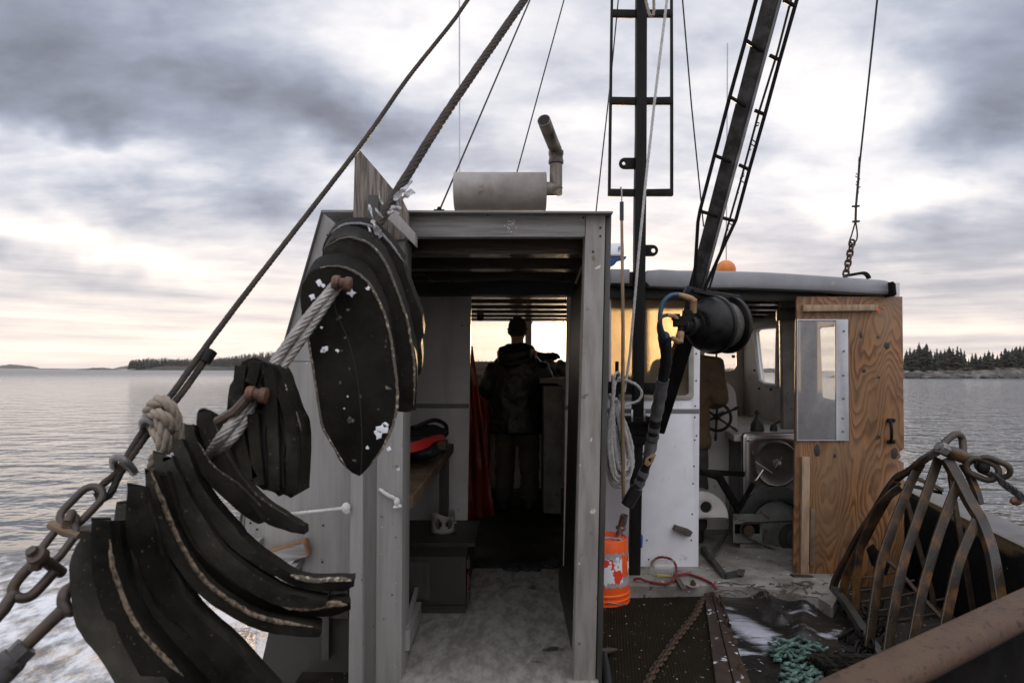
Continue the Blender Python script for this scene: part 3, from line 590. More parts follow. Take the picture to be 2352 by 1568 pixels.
def mound(name, m, cx, cy, lx, ly, h, seg=60, rings=9, seed=0, rot=0.0, rough=0.25, flat=0.0):
    b = MB(); cr, sr = math.cos(rot), math.sin(rot); vs = []
    for i in range(rings + 1):
        f = i / rings; row = []
        for k in range(seg):
            a = 2 * math.pi * k / seg
            n = mnoise.noise(Vector((math.cos(a) * 2.1 + seed, math.sin(a) * 2.1, f * 1.5)))
            rr = (1 - f) * (1 + rough * n); x = lx * rr * math.cos(a); y = ly * rr * math.sin(a)
            z = h * (min(1, f * 1.6) ** 0.6 if flat else math.sin(f * math.pi / 2)) * (1 + 0.5 * mnoise.noise(Vector((x * 6 / lx + seed, y * 6 / ly, 3.3)))) - 0.4 * (i == 0)
            row.append(b.bm.verts.new((cx + x * cr - y * sr, cy + x * sr + y * cr, z)))
        vs.append(row)
    for r0, r1 in zip(vs, vs[1:]):
        for k in range(seg): b.face([r0[k], r0[(k + 1) % seg], r1[(k + 1) % seg], r1[k]])
    return tag(b.build(name, m, ang=60), None, kind='structure')
def W(u, v, d): p = P(u, v, d); return p
def crown_faces(b, x, y, z, h, r, tiers, rn, blades=8, ex=0.85):
    for t in range(tiers):
        f = t / tiers; zz = z + h * (0.12 + 0.88 * f); rr = r * (1 - f) ** ex * rn.uniform(0.6, 1.25) + 0.02 * r
        for k in range(blades):
            a = rn.uniform(0, 6.283); l = rr * rn.uniform(0.6, 1.15); w = rr * rn.uniform(0.28, 0.5)
            dx, dy = math.cos(a), math.sin(a); dz = -h * rn.uniform(0.02, 0.07)
            p0 = Vector((x, y, zz + h * 0.07)); p1 = Vector((x + dx * l, y + dy * l, zz + dz))
            s1 = Vector((x + dx * l * 0.55 - dy * w, y + dy * l * 0.55 + dx * w, zz + dz * 1.4)); s2 = Vector((x + dx * l * 0.55 + dy * w, y + dy * l * 0.55 - dx * w, zz + dz * 1.4))
            v = [b.bm.verts.new(q) for q in (p0, s1, p1, s2)]; b.face([v[0], v[1], v[2]]); b.face([v[0], v[2], v[3]])
def far_forest(name, edge, d, depth, n, hmin, hmax, seed, base_h):
    """edge: (u, ground height) along the island; trees scattered over a strip behind the shore"""
    rn = random.Random(seed); b = MB()
    for i in range(n):
        u = rn.uniform(edge[0][0], edge[-1][0])
        for (ua, ha), (ub, hb) in zip(edge, edge[1:]):
            if ua <= u <= ub: g = ha + (hb - ha) * (u - ua) / (ub - ua); break
        dd = d + rn.uniform(0, depth); x = (u - CU) / F * dd; hh = rn.uniform(hmin, hmax) * min(1.0, 0.35 + g * 0.3)
        crown_faces(b, x, dd, g * rn.uniform(0.3, 1.0), hh, hh * 0.27, 5, rn, 6)
    return tag(b.build(name, 'far_needles', smooth=False), 'dark spruce forest covering a low far island', 'forest', kind='stuff')
# port side island with its wood
XL = lambda u, d: (u - CU) / F * d
mound('island_terrain', 'island_ground', XL(520, 850), 850, 125, 60, 7, seed=2, flat=1)
o = far_forest('island_forest', [(293, 0.5), (303, 3), (330, 5), (380, 5.5), (440, 5), (470, 5.5), (520, 8), (560, 11), (620, 15), (700, 17), (760, 16)], 810, 70, 1500, 8, 12, 4, 8)
tag(o, 'dark spruce wood covering the long island left of the hanging tyre pieces')
mound('islet_terrain', 'shore_rock', XL(228, 900), 900, 29, 14, 2.6, seed=5); mound('islet_terrain', 'shore_rock', XL(118, 1400), 1400, 40, 14, 1.3, seed=6)
mound('far_island_terrain', 'island_ground', XL(30, 2600), 2600, 95, 60, 14, seed=7); mound('far_island_terrain', 'island_ground', XL(300, 2400), 2400, 60, 40, 10, seed=8)
mound('headland_terrain', 'island_ground', XL(1090, 1300), 1300, 110, 60, 9, seed=9)
o = far_forest('headland_forest', [(960, 1), (1010, 7), (1130, 8), (1200, 5), (1240, 1)], 1290, 60, 420, 9, 16, 9, 6)
tag(o, 'hazy tree line on the headland seen ahead through the cabin window')
mound('low_shore_terrain', 'island_ground', XL(1730, 620), 620, 66, 30, 3.0, seed=10, flat=1)
o = far_forest('low_shore_forest', [(1585, 1), (1640, 2.0), (1720, 1.6), (1790, 1.3), (1870, 2.0)], 615, 30, 260, 2.0, 4.5, 12, 2)
tag(o, 'low pale shrubs on the shore seen through the starboard windows')
# starboard shore: rocks and single spruces
def shore():
    mound('shore_terrain', 'shore_rock', XL(2330, 186) + 4, 198, 46, 17, 2.6, seg=120, rings=14, seed=12, rough=0.3, flat=1)
    rn = random.Random(5); b = MB()
    for i in range(420):
        u = rn.uniform(2060, 2440); d = rn.uniform(181.5, 190); s = rn.uniform(0.25, 1.0)
        z = rn.uniform(0.0, 1.9) * (d - 180) / 9
        b.ball((XL(u, d), d, z), (s * rn.uniform(0.9, 2.0), s, s * rn.uniform(0.4, 0.8)), Matrix.Rotation(rn.uniform(0, 3), 3, 'Z'), 7, 5)
    tag(b.build('shore_rocks', 'shore_rock', smooth=False, mods=[rumple(0.3, 0.8)]), 'pale jumbled rocks along the water below the spruces', 'rocks', kind='stuff')
    b = MB()
    for i in range(500):
        u = rn.uniform(2050, 2440); d = rn.uniform(190, 198); r = rn.uniform(0.6, 1.3)
        crown_faces(b, XL(u, d), d, 1.5, r * 2.1, r, 4, rn, 7)
    tag(b.build('shore_brush', 'spruce_needles', smooth=False), 'dark low brush between the spruces and the shore rocks', 'brush', kind='stuff')
    ordn = ['first', 'second', 'third', 'fourth', 'fifth', 'sixth', 'seventh', 'eighth', 'ninth', 'tenth', 'eleventh', 'twelfth', 'thirteenth', 'fourteenth', 'fifteenth', 'sixteenth', 'seventeenth', 'eighteenth', 'nineteenth', 'twentieth', 'twenty-first', 'twenty-second', 'twenty-third', 'twenty-fourth', 'twenty-fifth', 'twenty-sixth', 'twenty-seventh', 'twenty-eighth', 'twenty-ninth', 'thirtieth', 'thirty-first', 'thirty-second', 'thirty-third', 'thirty-fourth', 'thirty-fifth', 'thirty-sixth']
    tops = [(2082, 805), (2090, 799), (2100, 803), (2111, 787), (2120, 800), (2128, 791), (2137, 803), (2147, 808), (2152, 801), (2161, 806), (2170, 803), (2180, 797), (2189, 800), (2199, 796), (2207, 800), (2215, 806), (2225, 824), (2233, 812), (2241, 810), (2252, 818), (2262, 810), (2271, 805), (2280, 809), (2291, 815), (2300, 808), (2309, 801), (2317, 806), (2325, 799), (2334, 797), (2343, 793), (2351, 796)]
    protos = []
    for q in range(4):
        r2 = random.Random(70 + q)
        t = thing('spruce_tree', (0, 0, 0), 'dark spruce', 'tree', 'spruces on the starboard shore')
        c = MB(); crown_faces(c, 0, 0, 0.08, 0.92, 0.25 + 0.05 * (q % 3), 16 + 3 * (q % 2), r2, 11, (0.8, 0.6, 1.15, 0.7)[q]); c.build('crown', 'spruce_needles', t, smooth=False)
        k = MB(); k.tube([(0, 0, -0.2), (0, 0, 0.4), (0, 0, 0.93)], [0.02, 0.014, 0.004], 6); k.build('trunk', 'tree_bark', t)
        protos.append(t)
    used = [False] * 4
    for i, (u, v) in enumerate(tops):
        d = 191 + rn.uniform(0, 5); top = P(u, v, d); base = 1.4 + rn.uniform(0, 0.4); h = top.z - base + 0.2
        q = rn.randrange(4); src = protos[q]
        if not used[q]: t = src; used[q] = True
        else:
            t = src.copy(); COL.objects.link(t)
            for ch in list(src.children):
                c = ch.copy(); COL.objects.link(c); c.parent = t
        t.location = (top.x, d, base); t.scale = (h, h, h); t.rotation_euler = (0, 0, rn.uniform(0, 6))
        t['label'] = 'dark pointed spruce on the far shore, %s to the right of the plywood door' % ordn[i]
    for q in range(4):
        if not used[q]:
            for ch in list(protos[q].children): bpy.data.objects.remove(ch)
            bpy.data.objects.remove(protos[q])
shore()
# ------------------------------------------------------------------ grey shelter
D0 = 2.75; DB = 4.35                      # aft face of the shelter, bulkhead of the wheelhouse
sh = thing('deck_shelter', (0, D0, ZF), 'grey painted timber shelter with an open doorway built onto the wheelhouse', 'shelter')
b = MB()
b.slab([(743, 484), (900, 484), (900, 1345), (690, 1345), (697, 1284), (545, 1240), (566, 1140), (655, 790)], 2.91, 0.02, 0.002)
b.build('plywood_panel', 'gray_paint', sh)
b = MB(); b.slab([(645, 828), (716, 829), (860, 830), (860, 832), (645, 830)], 2.909, 0.004, 0.0005); b.build('panel_joint', 'gray_paint_dark', sh)
b = MB(); b.slab([(563, 1146), (565, 1146), (561, 1241), (559, 1241)], 2.909, 0.004, 0.0005); b.build('panel_joint', 'gray_paint_dark', sh)
b = MB(); b.tube(PL((741, 484, 2.90), (653, 790, 2.90), (564, 1140, 2.90), (543, 1240, 2.90)), 0.006, 6); b.build('edge_trim', 'gray_paint_dark', sh)
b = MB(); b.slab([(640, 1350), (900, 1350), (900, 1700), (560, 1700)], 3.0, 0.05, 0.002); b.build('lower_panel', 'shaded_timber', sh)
b = MB(); b.slab([(697, 1341), (760, 1341), (800, 1346), (800, 1352), (697, 1349)], 2.895, 0.012, 0.001); b.build('bare_edge', 'cut_edge', sh)
def post(name, x0t, x1t, x0b, x1b, d, th, top, m='gray_paint', bot=1640):
    b = MB(); b.slab([(x0t, top), (x1t, top), (x1b, bot), (x0b, bot)], d, th, 0.004); return b.build(name, m, sh)
post('door_post', 812, 836, 799, 832, 2.70, 0.05, 520)
post('door_post', 834, 868, 830, 866, 2.79, 0.06, 500)
post('door_post', 868, 929, 862, 921, D0, 0.20, 545)
post('door_post', 1346, 1391, 1316, 1366, D0, 0.11, 489, 'worn_post')
post('edge_board', 1392, 1405, 1368, 1381, D0 + 0.012, 0.14, 489, 'gray_paint_dark')
b = MB(); b.slab([(930, 489), (1345, 489), (1344, 544), (930, 544)], D0 + 0.006, 0.05, 0.003); b.build('header', 'gray_paint_across', sh)
b = MB(); b.slab([(815, 341), (823, 341), (866, 390), (899, 430), (921, 452), (936, 483), (938, 548), (809, 560)], 2.66, 0.045, 0.003); fin = b.build('fin_board', 'weathered_wood', sh)
b = MB(); b.slab([(844, 447), (869, 447), (869, 560), (844, 560)], 2.61, 0.045, 0.003); b.build('cleat', 'gray_paint_dark', sh)
b = MB(); b.slab([(905, 482), (954, 535), (954, 564), (890, 502)], 2.55, 0.06, 0.003); b.build('brace_board', 'gray_paint', sh)
b = MB()
for u, v in ((765, 524), (752, 540), (784, 536), (700, 760), (660, 880), (730, 900), (742, 1206), (740, 1290), (700, 1090), (620, 1100), (590, 1215), (575, 1200), (1379, 523), (1379, 542), (1362, 578), (1120, 493), (1340, 500)):
    b = MB(); b.ball(P(u, v, 2.905 if u < 800 else D0 - 0.001), 0.0045, None, 6, 5); b.build('nail_head', 'soot', sh)
b = MB(); rn = random.Random(15)
for i in range(22): b.ball(P(1172 + rn.gauss(0, 7), 515 + rn.gauss(0, 9), D0 + 0.005), rn.uniform(0.0012, 0.0026), None, 5, 4)
b.build('paint_flecks', 'oar_white', sh)
# walls, roof, ceiling beams
def xbox(x0, x1, y0, y1, z0, z1): return MB().box(((x0 + x1) / 2, (y0 + y1) / 2, (z0 + z1) / 2), (x1 - x0, y1 - y0, z1 - z0))
zr = P(1176, 486, 2.72).z
b = MB(); b.hexa([P(739, 487, 2.71), P(1408, 489, 2.71), P(1408, 489, 2.71) + Vector((0, 1.63, 0.01)), P(739, 487, 2.71) + Vector((0, 1.63, 0.01)),
                  P(739, 482, 2.71), P(1408, 485, 2.71), P(1408, 485, 2.71) + Vector((0, 1.63, 0.01)), P(739, 482, 2.71) + Vector((0, 1.63, 0.01))])
b.build('roof', 'gray_paint_across', sh)
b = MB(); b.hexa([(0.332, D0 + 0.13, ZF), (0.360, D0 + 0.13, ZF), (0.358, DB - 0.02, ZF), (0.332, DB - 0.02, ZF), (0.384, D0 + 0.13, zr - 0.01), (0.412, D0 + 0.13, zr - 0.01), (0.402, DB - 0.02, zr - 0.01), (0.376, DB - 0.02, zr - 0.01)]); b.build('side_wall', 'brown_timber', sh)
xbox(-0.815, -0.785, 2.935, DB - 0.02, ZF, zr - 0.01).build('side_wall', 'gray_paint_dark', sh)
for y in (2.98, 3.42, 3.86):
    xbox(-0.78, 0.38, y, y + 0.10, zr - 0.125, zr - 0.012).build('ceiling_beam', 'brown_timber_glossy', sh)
xbox(-0.78, 0.38, 4.18, 4.31, zr - 0.17, zr - 0.012).build('ceiling_beam', 'brown_timber', sh)
b = MB(); b.hexa([P(1334, 610, 3.0) + Vector((0, 0, 0))] + [P(1340, 610, 3.0), P(1324, 652, 3.0), P(1320, 650, 3.0)] + [P(1334, 610, 3.04), P(1340, 610, 3.04), P(1324, 652, 3.04), P(1320, 650, 3.04)]); b.build('corner_brace', 'bare_wood', sh)
xbox(0.318, 0.331, 3.0, 3.12, ZF, zr - 0.14).build('inner_stud', 'brown_timber', sh)
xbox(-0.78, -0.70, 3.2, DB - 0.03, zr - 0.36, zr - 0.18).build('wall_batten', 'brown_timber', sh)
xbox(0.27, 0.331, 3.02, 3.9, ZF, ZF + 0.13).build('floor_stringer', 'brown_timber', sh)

# ------------------------------------------------------------------ wheelhouse
wh = thing('wheelhouse', (0.6, DB, ZF), 'white wheelhouse with pale rounded roof, smeared window and an open plywood door', 'wheelhouse')
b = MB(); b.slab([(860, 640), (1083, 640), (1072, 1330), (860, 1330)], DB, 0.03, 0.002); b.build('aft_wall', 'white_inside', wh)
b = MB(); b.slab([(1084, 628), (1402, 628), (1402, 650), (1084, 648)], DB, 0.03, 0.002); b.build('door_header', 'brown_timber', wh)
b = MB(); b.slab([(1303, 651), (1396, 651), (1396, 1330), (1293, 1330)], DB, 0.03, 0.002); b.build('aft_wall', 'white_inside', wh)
b = MB(); b.slab([(1397, 662), (1610, 662), (1607, 900), (1604, 1318), (1389, 1318)], DB - 0.01, 0.03, 0.002, holes=[rrect(1404, 682, 1588, 912, 8)]); pan = b.build('aft_panel', 'white_paint', wh)
b = MB(); b.slab(rrect(1396, 676, 1594, 918, 12), DB - 0.018, 0.03, 0.003, holes=[rrect(1400, 684, 1582, 908, 8)]); wf = b.build('window_frame', 'pvc_white', wh)
b = MB(); b.slab(rrect(1398, 680, 1586, 911, 8), DB + 0.004, 0.006, 0.001); b.build('pane', 'dirty_pane', wf)
b = MB(); b.slab([(1395, 938), (1606, 939), (1606, 949), (1395, 948)], DB - 0.014, 0.006, 0.001); b.build('stripe', 'stripe_gray', wh)
b = MB(); b.slab([(900, 926), (1077, 927), (1077, 937), (900, 936)], DB - 0.006, 0.01, 0.001); b.build('stripe', 'stripe_gray', wh)
b = MB(); b.slab([(1296, 931), (1390, 931), (1390, 941), (1296, 941)], DB - 0.006, 0.01, 0.001); b.build('stripe', 'stripe_gray', wh)
b = MB()
for u, v in ((1601, 700), (1600, 752), (1599, 812), (1599, 874), (1597, 932), (1596, 958), (1596, 1010), (1594, 1070), (1592, 1110), (1590, 1180), (1588, 1240), (1490, 1284), (1486, 1240), (1600, 1000), (1500, 958), (1430, 1284)): b = MB(); b.ball(P(u, v, DB - 0.011), 0.0055, None, 6, 5); b.build('panel_screw', 'brown_timber', wh)
# roof with its light rounded edge
b = MB(); b.slab(sm2([(1488, 620), (1560, 620), (1640, 621), (1760, 624), (1900, 633), (2000, 640), (2036, 643), (2049, 650), (2054, 664), (2053, 677), (1900, 669), (1700, 662), (1492, 658)], 2), 4.16, 0.10, 0.02); b.build('roof_edge', 'fibreglass', wh)
b = MB(); b.slab([(1404, 617), (1447, 618), (1446, 651), (1404, 650)], 4.16, 0.10, 0.008); b.build('roof_edge', 'fibreglass', wh)
b = MB(); r0 = PL((1380, 624, 4.24), (1600, 624, 4.24), (1900, 636, 4.24), (2056, 650, 4.24), (2056, 672, 4.24), (1900, 664, 4.24), (1380, 656, 4.24)); b.prism(r0, (0, 0.12, 0)); b.build('roof_beam', 'olive_paint', wh)
b = MB(); r1 = [P(1380, 628, 4.36), P(1600, 628, 4.36), P(1900, 638, 4.36), P(2058, 654, 4.36)]; r1 = [Vector((-1.05, 4.37, r1[0].z))] + r1; r1 += [p - Vector((0, 0, 0.05)) for p in r1[::-1]]; b.prism(r1, (0, 3.0, 0)); b.build('roof', 'olive_paint', wh)
b = MB(); b.slab([(1380, 657), (1900, 668), (1900, 692), (1840, 692), (1380, 684)], 4.30, 0.05, 0.003); b.build('door_beam', 'olive_paint', wh)
zc = r1[0].z - 0.05
for i, y in enumerate((4.62, 5.05, 5.5, 5.95, 6.4, 6.8)):
    xbox(-0.98, 2.36, y, y + 0.14, zc - 0.075, zc - 0.004).build('ceiling_beam', 'brown_timber_glossy', wh)
xbox(2.37, 2.50, 4.5, 7.2, zc - 0.16, zc - 0.004).build('side_beam', 'olive_paint', wh)
DFW = 7.2
w1 = [(930, 830), (930, 735), (940, 726), (1185, 725), (1198, 729), (1206, 742), (1207, 830)]
w2 = [(1221, 830), (1221, 745), (1227, 732), (1240, 726), (1384, 725), (1396, 731), (1401, 745), (1401, 830)]
w3 = rrect(1416, 728, 1548, 832, 12); w4 = [(1560, 745), (1572, 734), (1680, 738), (1690, 746), (1693, 838), (1688, 848), (1676, 852), (1572, 848), (1562, 840)]
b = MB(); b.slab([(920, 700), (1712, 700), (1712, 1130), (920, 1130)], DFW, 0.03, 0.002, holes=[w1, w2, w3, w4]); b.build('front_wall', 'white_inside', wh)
for w in (w1, w2, w3, w4):
    b = MB(); b.slab(w, DFW + 0.012, 0.006, 0.001); b.build('windscreen', 'clear_glass', wh)
# starboard side wall with its slanted window
XS = 2.44
def sy(u): return (XS * F) / (u - CU)
def sidepts(l):
    o = []
    for u, v in l: d = sy(u); o.append((d, P(u, v, d).z))
    return o
out2 = [(DFW + 0.02, ZF), (DFW + 0.02, zc - 0.005), (4.35, zc - 0.005), (4.35, ZF)]
win2 = sidepts([(1868, 762), (1880, 752), (1930, 748), (1931, 905), (1930, 925), (1880, 918), (1872, 910)])
win = sidepts([(1737, 762), (1746, 752), (1790, 749), (1789, 800), (1788, 884), (1760, 882), (1750, 874), (1743, 820)])
cY = sum(p[0] for p in out2) / 4; cZ = sum(p[1] for p in out2) / 4
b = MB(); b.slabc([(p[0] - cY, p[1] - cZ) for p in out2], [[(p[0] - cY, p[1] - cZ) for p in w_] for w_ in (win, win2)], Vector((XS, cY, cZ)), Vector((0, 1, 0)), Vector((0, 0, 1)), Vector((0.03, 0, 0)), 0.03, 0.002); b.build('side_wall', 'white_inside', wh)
for w_ in (win, win2):
    b = MB(); b.slabc([(p[0] - cY, p[1] - cZ) for p in w_], [], Vector((XS + 0.012, cY, cZ)), Vector((0, 1, 0)), Vector((0, 0, 1)), Vector((0.006, 0, 0)), 0.006, 0.001); b.build('side_window', 'clear_glass', wh)
b = MB(); ww = [Vector((XS - 0.012, p[0], p[1])) for p in win]; b.tube(ww, 0.022, 6, closed=True); b.build('window_surround', 'white_paint', wh)
b = MB()
for u, v in ((1741, 745), (1757, 744), (1775, 743), (1793, 765), (1793, 800), (1793, 850), (1745, 892), (1772, 894), (1734, 850)):
    b = MB(); d = sy(u); b.ball(Vector((XS - 0.006, d, P(u, v, d).z)), 0.012, None, 6, 5); b.build('window_bolt', 'brown_timber', wh)
xbox(-1.03, -1.0, DB + 0.035, DFW, ZF, zc - 0.005).build('side_wall', 'white_inside', wh)
b = MB(); b.slab([(1796, 694), (1832, 696), (1832, 986), (1800, 986)], 4.55, 0.06, 0.003); b.build('door_frame', 'machine_gray', wh)
b = MB(); b.slab([(1790, 708), (1834, 706), (1834, 735), (1790, 735)], 4.50, 0.06, 0.003); b.build('door_bracket', 'olive_paint', wh)
# plywood door
dr = MB().slab([(1830, 681), (2073, 681), (2077, 1030), (2066, 1038), (2070, 1048), (2064, 1056), (2076, 1062), (2078, 1348), (1822, 1346)], 4.20, 0.02, 0.002, holes=[[(1834, 738), (1920, 738), (1922, 1006), (1832, 1006)]]).build('plywood_door', 'plywood', wh)
b = MB(); b.slab([(1831, 733), (1948, 733), (1950, 1012), (1830, 1012)], 4.185, 0.008, 0.001, holes=[[(1833, 736), (1920, 736), (1921, 1010), (1832, 1010)]]); b.build('window_frame', 'aluminium', dr)
b = MB(); b.slab([(1833, 736), (1920, 736), (1921, 1010), (1832, 1010)], 4.19, 0.004, 0.0005, holes=[[(1884, 752), (1918, 746), (1919, 919), (1890, 912)]]); b.build('scratched_pane', 'scratched_pane', dr)
b = MB(); b.slab([(1884, 752), (1918, 746), (1919, 919), (1890, 912)], 4.191, 0.003, 0.0005); b.build('clear_patch', 'clear_glass', dr)
b = MB(); b.slab([(1846, 700), (2017, 699), (2016, 713), (1846, 715)], 4.165, 0.03, 0.002); b.build('batten', 'batten_wood', dr)
b = MB(); b.slab([(1843, 1049), (1861, 1049), (1858, 1336), (1840, 1336)], 4.165, 0.03, 0.002); b.build('batten', 'batten_wood', dr)
b = MB(); b.slab([(1862, 1168), (1873, 1168), (1871, 1300), (1860, 1300)], 4.185, 0.012, 0.001); b.build('batten', 'bare_wood', dr)
b = MB(); b.tube(smooth_path(PL((2044, 966, 4.19), (2046, 970, 4.14), (2048, 985, 4.12), (2048, 1000, 4.13), (2047, 1014, 4.19)), 4), 0.009, 8); b.slab(rrect(2038, 961, 2057, 970, 3), 4.185, 0.008, 0.001); b.slab(rrect(2038, 1010, 2057, 1019, 3), 4.185, 0.008, 0.001); b.build('handle', 'black_steel', dr)
b = MB()
for u, v in ((1838, 690), (1839, 717), (1939, 760), (1939, 806), (1938, 862), (1938, 915), (1937, 960), (1937, 990)): b = MB(); b.ball(P(u, v, 4.18), 0.006, None, 6, 5); b.build('screw', 'bright_bolt', dr)
for u, v, ru, rv in ((2038, 794, 7, 9), (2017, 774, 3, 3), (1985, 851, 5, 5), (1877, 1034, 8, 15), (2055, 1041, 9, 15), (1978, 770, 4, 8), (2019, 866, 3, 3), (1918, 1046, 4, 5), (1862, 706, 3, 3)):
    rk = random.Random(u); b = MB(); b.slab([(u + ru * rk.uniform(0.75, 1.1) * math.cos(a), v + rv * rk.uniform(0.75, 1.1) * math.sin(a)) for a in [6.283 * k / 12 for k in range(12)]], 4.1975, 0.003, 0.0004); b.build('knot', 'brown_timber', dr)
b = MB(); b.slab([(2012, 712), (2018, 707), (2020, 713), (2014, 717)], 4.196, 0.002, 0.0002); b.slab([(2026, 708), (2031, 704), (2032, 711)], 4.196, 0.002, 0.0002); b.build('paint_marks', 'orange_plastic', dr)
b = MB(); b.slab([(1822, 1322), (1935, 1330), (1935, 1366), (1818, 1352)], 4.12, 0.05, 0.003); b.build('door_sill', 'brown_timber', wh)
b = MB(); b.slab([(1905, 1322), (2080, 1330), (2080, 1420), (1905, 1375)], 4.25, 0.05, 0.003); b.build('door_sill', 'brown_timber', wh)
b = MB(); b.slab([(2052, 646), (2058, 652), (2060, 676), (2054, 680)], 4.1, 0.3, 0.003); b.build('roof_trim', 'black_steel', wh)
# inside the wheelhouse: dash and lockers ahead
b = MB(); b.box((-0.10, 6.95, ZF + 1.06), (1.9, 0.44, 0.035)); b.build('dash_shelf', 'white_paint', wh)
b = MB(); b.box((0.2, 7.05, ZF + 1.22), (2.4, 0.24, 0.05)); b.build('window_ledge', 'white_paint', wh)
xbox(0.62, 0.66, 5.0, 6.9, ZF + 0.003, ZF + 1.2).build('partition', 'brown_timber', wh)
xbox(-0.98, -0.30, 6.78, 7.18, ZF + 0.003, ZF + 1.04).build('locker', 'brown_timber', wh)
b = MB(); b.slab([(1248, 886), (1292, 886), (1289, 1180), (1248, 1178)], 5.75, 0.4, 0.01); b.build('locker', 'machine_gray', wh)
b = MB(); b.slab([(1240, 868), (1300, 868), (1300, 880), (1240, 880)], 5.7, 0.5, 0.01); b.build('locker_top', 'machine_gray', wh)
# ------------------------------------------------------------------ things on the roofs
t = thing('exhaust_stack', P(1150, 480, 3.2), 'dull metal muffler lying on the shelter roof with a bent exhaust pipe', 'exhaust')
b = MB(); c0 = P(1045, 440, 3.25); c1 = P(1253, 440, 3.25); rad = 43 / F * 3.25
b.lathe([(rad * 0.98, -0.002), (rad * 1.015, 0.0), (rad * 1.015, 0.010), (rad, 0.012), (rad, (c1 - c0).length - 0.012), (rad * 1.015, (c1 - c0).length - 0.010), (rad * 1.015, (c1 - c0).length), (rad * 0.98, (c1 - c0).length + 0.002)], c0, c1 - c0, 40); b.build('muffler', 'muffler_steel', t)
b = MB(); b.tube(PL((1250, 434, 3.25), (1277, 434, 3.25), (1277, 432, 3.25)), 0.033, 16); b.tube(PL((1277, 447, 3.25), (1277, 374, 3.25)), 0.030, 16); b.tube(PL((1277, 366, 3.25), (1277, 345, 3.24)), 0.028, 16)
ee = PL((1277, 352, 3.24), (1276, 344, 3.24), (1264, 315, 3.17), (1249, 276, 3.06)); b.tube(ee, [0.029, 0.030, 0.030, 0.030], 18); b.build('exhaust_pipe', 'pipe_steel', t)
b = MB(); dd = (ee[-1] - ee[-2]).normalized(); b.lathe([(0.0265, 0.0), (0.0265, 0.001)], ee[-1] + dd * 0.0008, dd, 18); b.build('pipe_mouth', 'soot', t)
b = MB(); b.lathe([(0.033, 0), (0.036, 0.003), (0.036, 0.018), (0.033, 0.022), (0.033, 0.04), (0.036, 0.044), (0.036, 0.06), (0.033, 0.064)], P(1277, 377, 3.25), (0, 0, 1), 20); b.build('collar', 'pipe_steel', t)
b = MB(); b.tube(PL((1055, -400, 4.9), (1055.5, 480, 4.9)), 0.006, 6); tag(b.build('whip_antenna', 'antenna_white'), 'tall thin white whip antenna rising behind the muffler', 'antenna')
t = thing('float_antenna', P(1669, 622, 4.75), 'orange round float on the wheelhouse roof with a thin white whip through it', 'buoy')
b = MB(); b.ball(P(1667, 621, 4.75), (0.069, 0.069, 0.072)); b.build('float', 'orange_float', t)
b = MB(); b.tube(PL((1671, 100, 4.75), (1668, 610, 4.75)), 0.0045, 6); b.build('whip', 'antenna_white', t)
t = thing('radar_dome', P(1410, 610, 5.3), 'white and blue radar unit half hidden behind the shelter post', 'radar')
b = MB(); b.slab(rrect(1362, 557, 1434, 588, 4), 5.3, 0.14, 0.015); b.build('radome', 'radar_white', t)
b = MB(); b.slab([(1372, 588), (1440, 588), (1438, 593), (1420, 597), (1413, 606), (1400, 612), (1372, 612)], 5.32, 0.10, 0.01); b.tube(PL((1390, 608, 5.35), (1390, 640, 5.35)), 0.04, 12); b.build('radar_base', 'radar_blue', t)
def letter(name, txt, m, u, v, d, size, parent, rot=0.0):
    cu = bpy.data.curves.new('t', 'FONT'); cu.body = txt; cu.size = size; cu.extrude = 0.0008; cu.align_x = 'CENTER'; cu.align_y = 'CENTER'; cu.offset = size * 0.012
    ob = bpy.data.objects.new('t', cu); COL.objects.link(ob); dg = bpy.context.evaluated_depsgraph_get(); me = bpy.data.meshes.new_from_object(ob.evaluated_get(dg))
    b = MB(); O = P(u, v, d); c, s = math.cos(rot), math.sin(rot)
    vs = [b.bm.verts.new(O + AX * (q.co.x * c - q.co.y * s) + AU * (q.co.x * s + q.co.y * c) - AF * q.co.z) for q in me.vertices]
    for p in me.polygons: b.face([vs[i] for i in p.vertices])
    bpy.data.objects.remove(ob); bpy.data.meshes.remove(me)
    return b.build(name, m, parent, smooth=False)
letter('letter_mark', 'F', 'radar_blue', 1423, 573, 5.297, 0.055, t)

# ------------------------------------------------------------------ stays and wires
def wire(label, pts, r, m='thin_wire', name='wire_stay', group=None, cat='wire', seg=6):
    b = MB(); q = PL(*pts); q = [beyond(q[1], q[0], 1.6)] + q; b.tube(q, r, seg); return tag(b.build(name, m), label, cat, group)
wire('thin dark stay running from the roof edge beside the muffler up to the top', [(1226, -20, 3.7), (1010, 482, 3.35)], 0.0045)
b = MB(); b.ball(P(1009, 480, 3.35), 0.012); b.box(P(1009, 484, 3.35), (0.05, 0.03, 0.008)); tag(b.build('stay_anchor', 'black_steel'), 'small dark anchor plate on the shelter roof left of the muffler', 'anchor')
wire('thin dark stay passing behind the middle of the muffler', [(1301, -20, 4.8), (1178, 430, 4.6)], 0.005)
wire('thin dark stay left of the black mast frame ending at the shelter roof', [(1422, -20, 4.3), (1402, 190, 4.25), (1369, 486, 4.2)], 0.0045)
wire('thin dark stay between the mast frame and the slanted boom', [(1566, -20, 3.9), (1588, 240, 4.1), (1616, 520, 4.4)], 0.0045)
t = thing('topping_wire', P(1940, 632, 4.3), 'dark wire with a rusty chain end dropping to the wheelhouse roof corner', 'wire')
b = MB(); q = PL((2017, -20, 3.9), (1975, 372, 4.2)); b.tube([beyond(q[1], q[0], 1.6)] + q, 0.0055, 6); b.build('wire', 'thin_wire', t)
b = MB(); b.tube(PL((1975, 360, 4.2), (1971, 420, 4.21), (1966, 474, 4.22), (1965, 512, 4.22)), 0.007, 6)
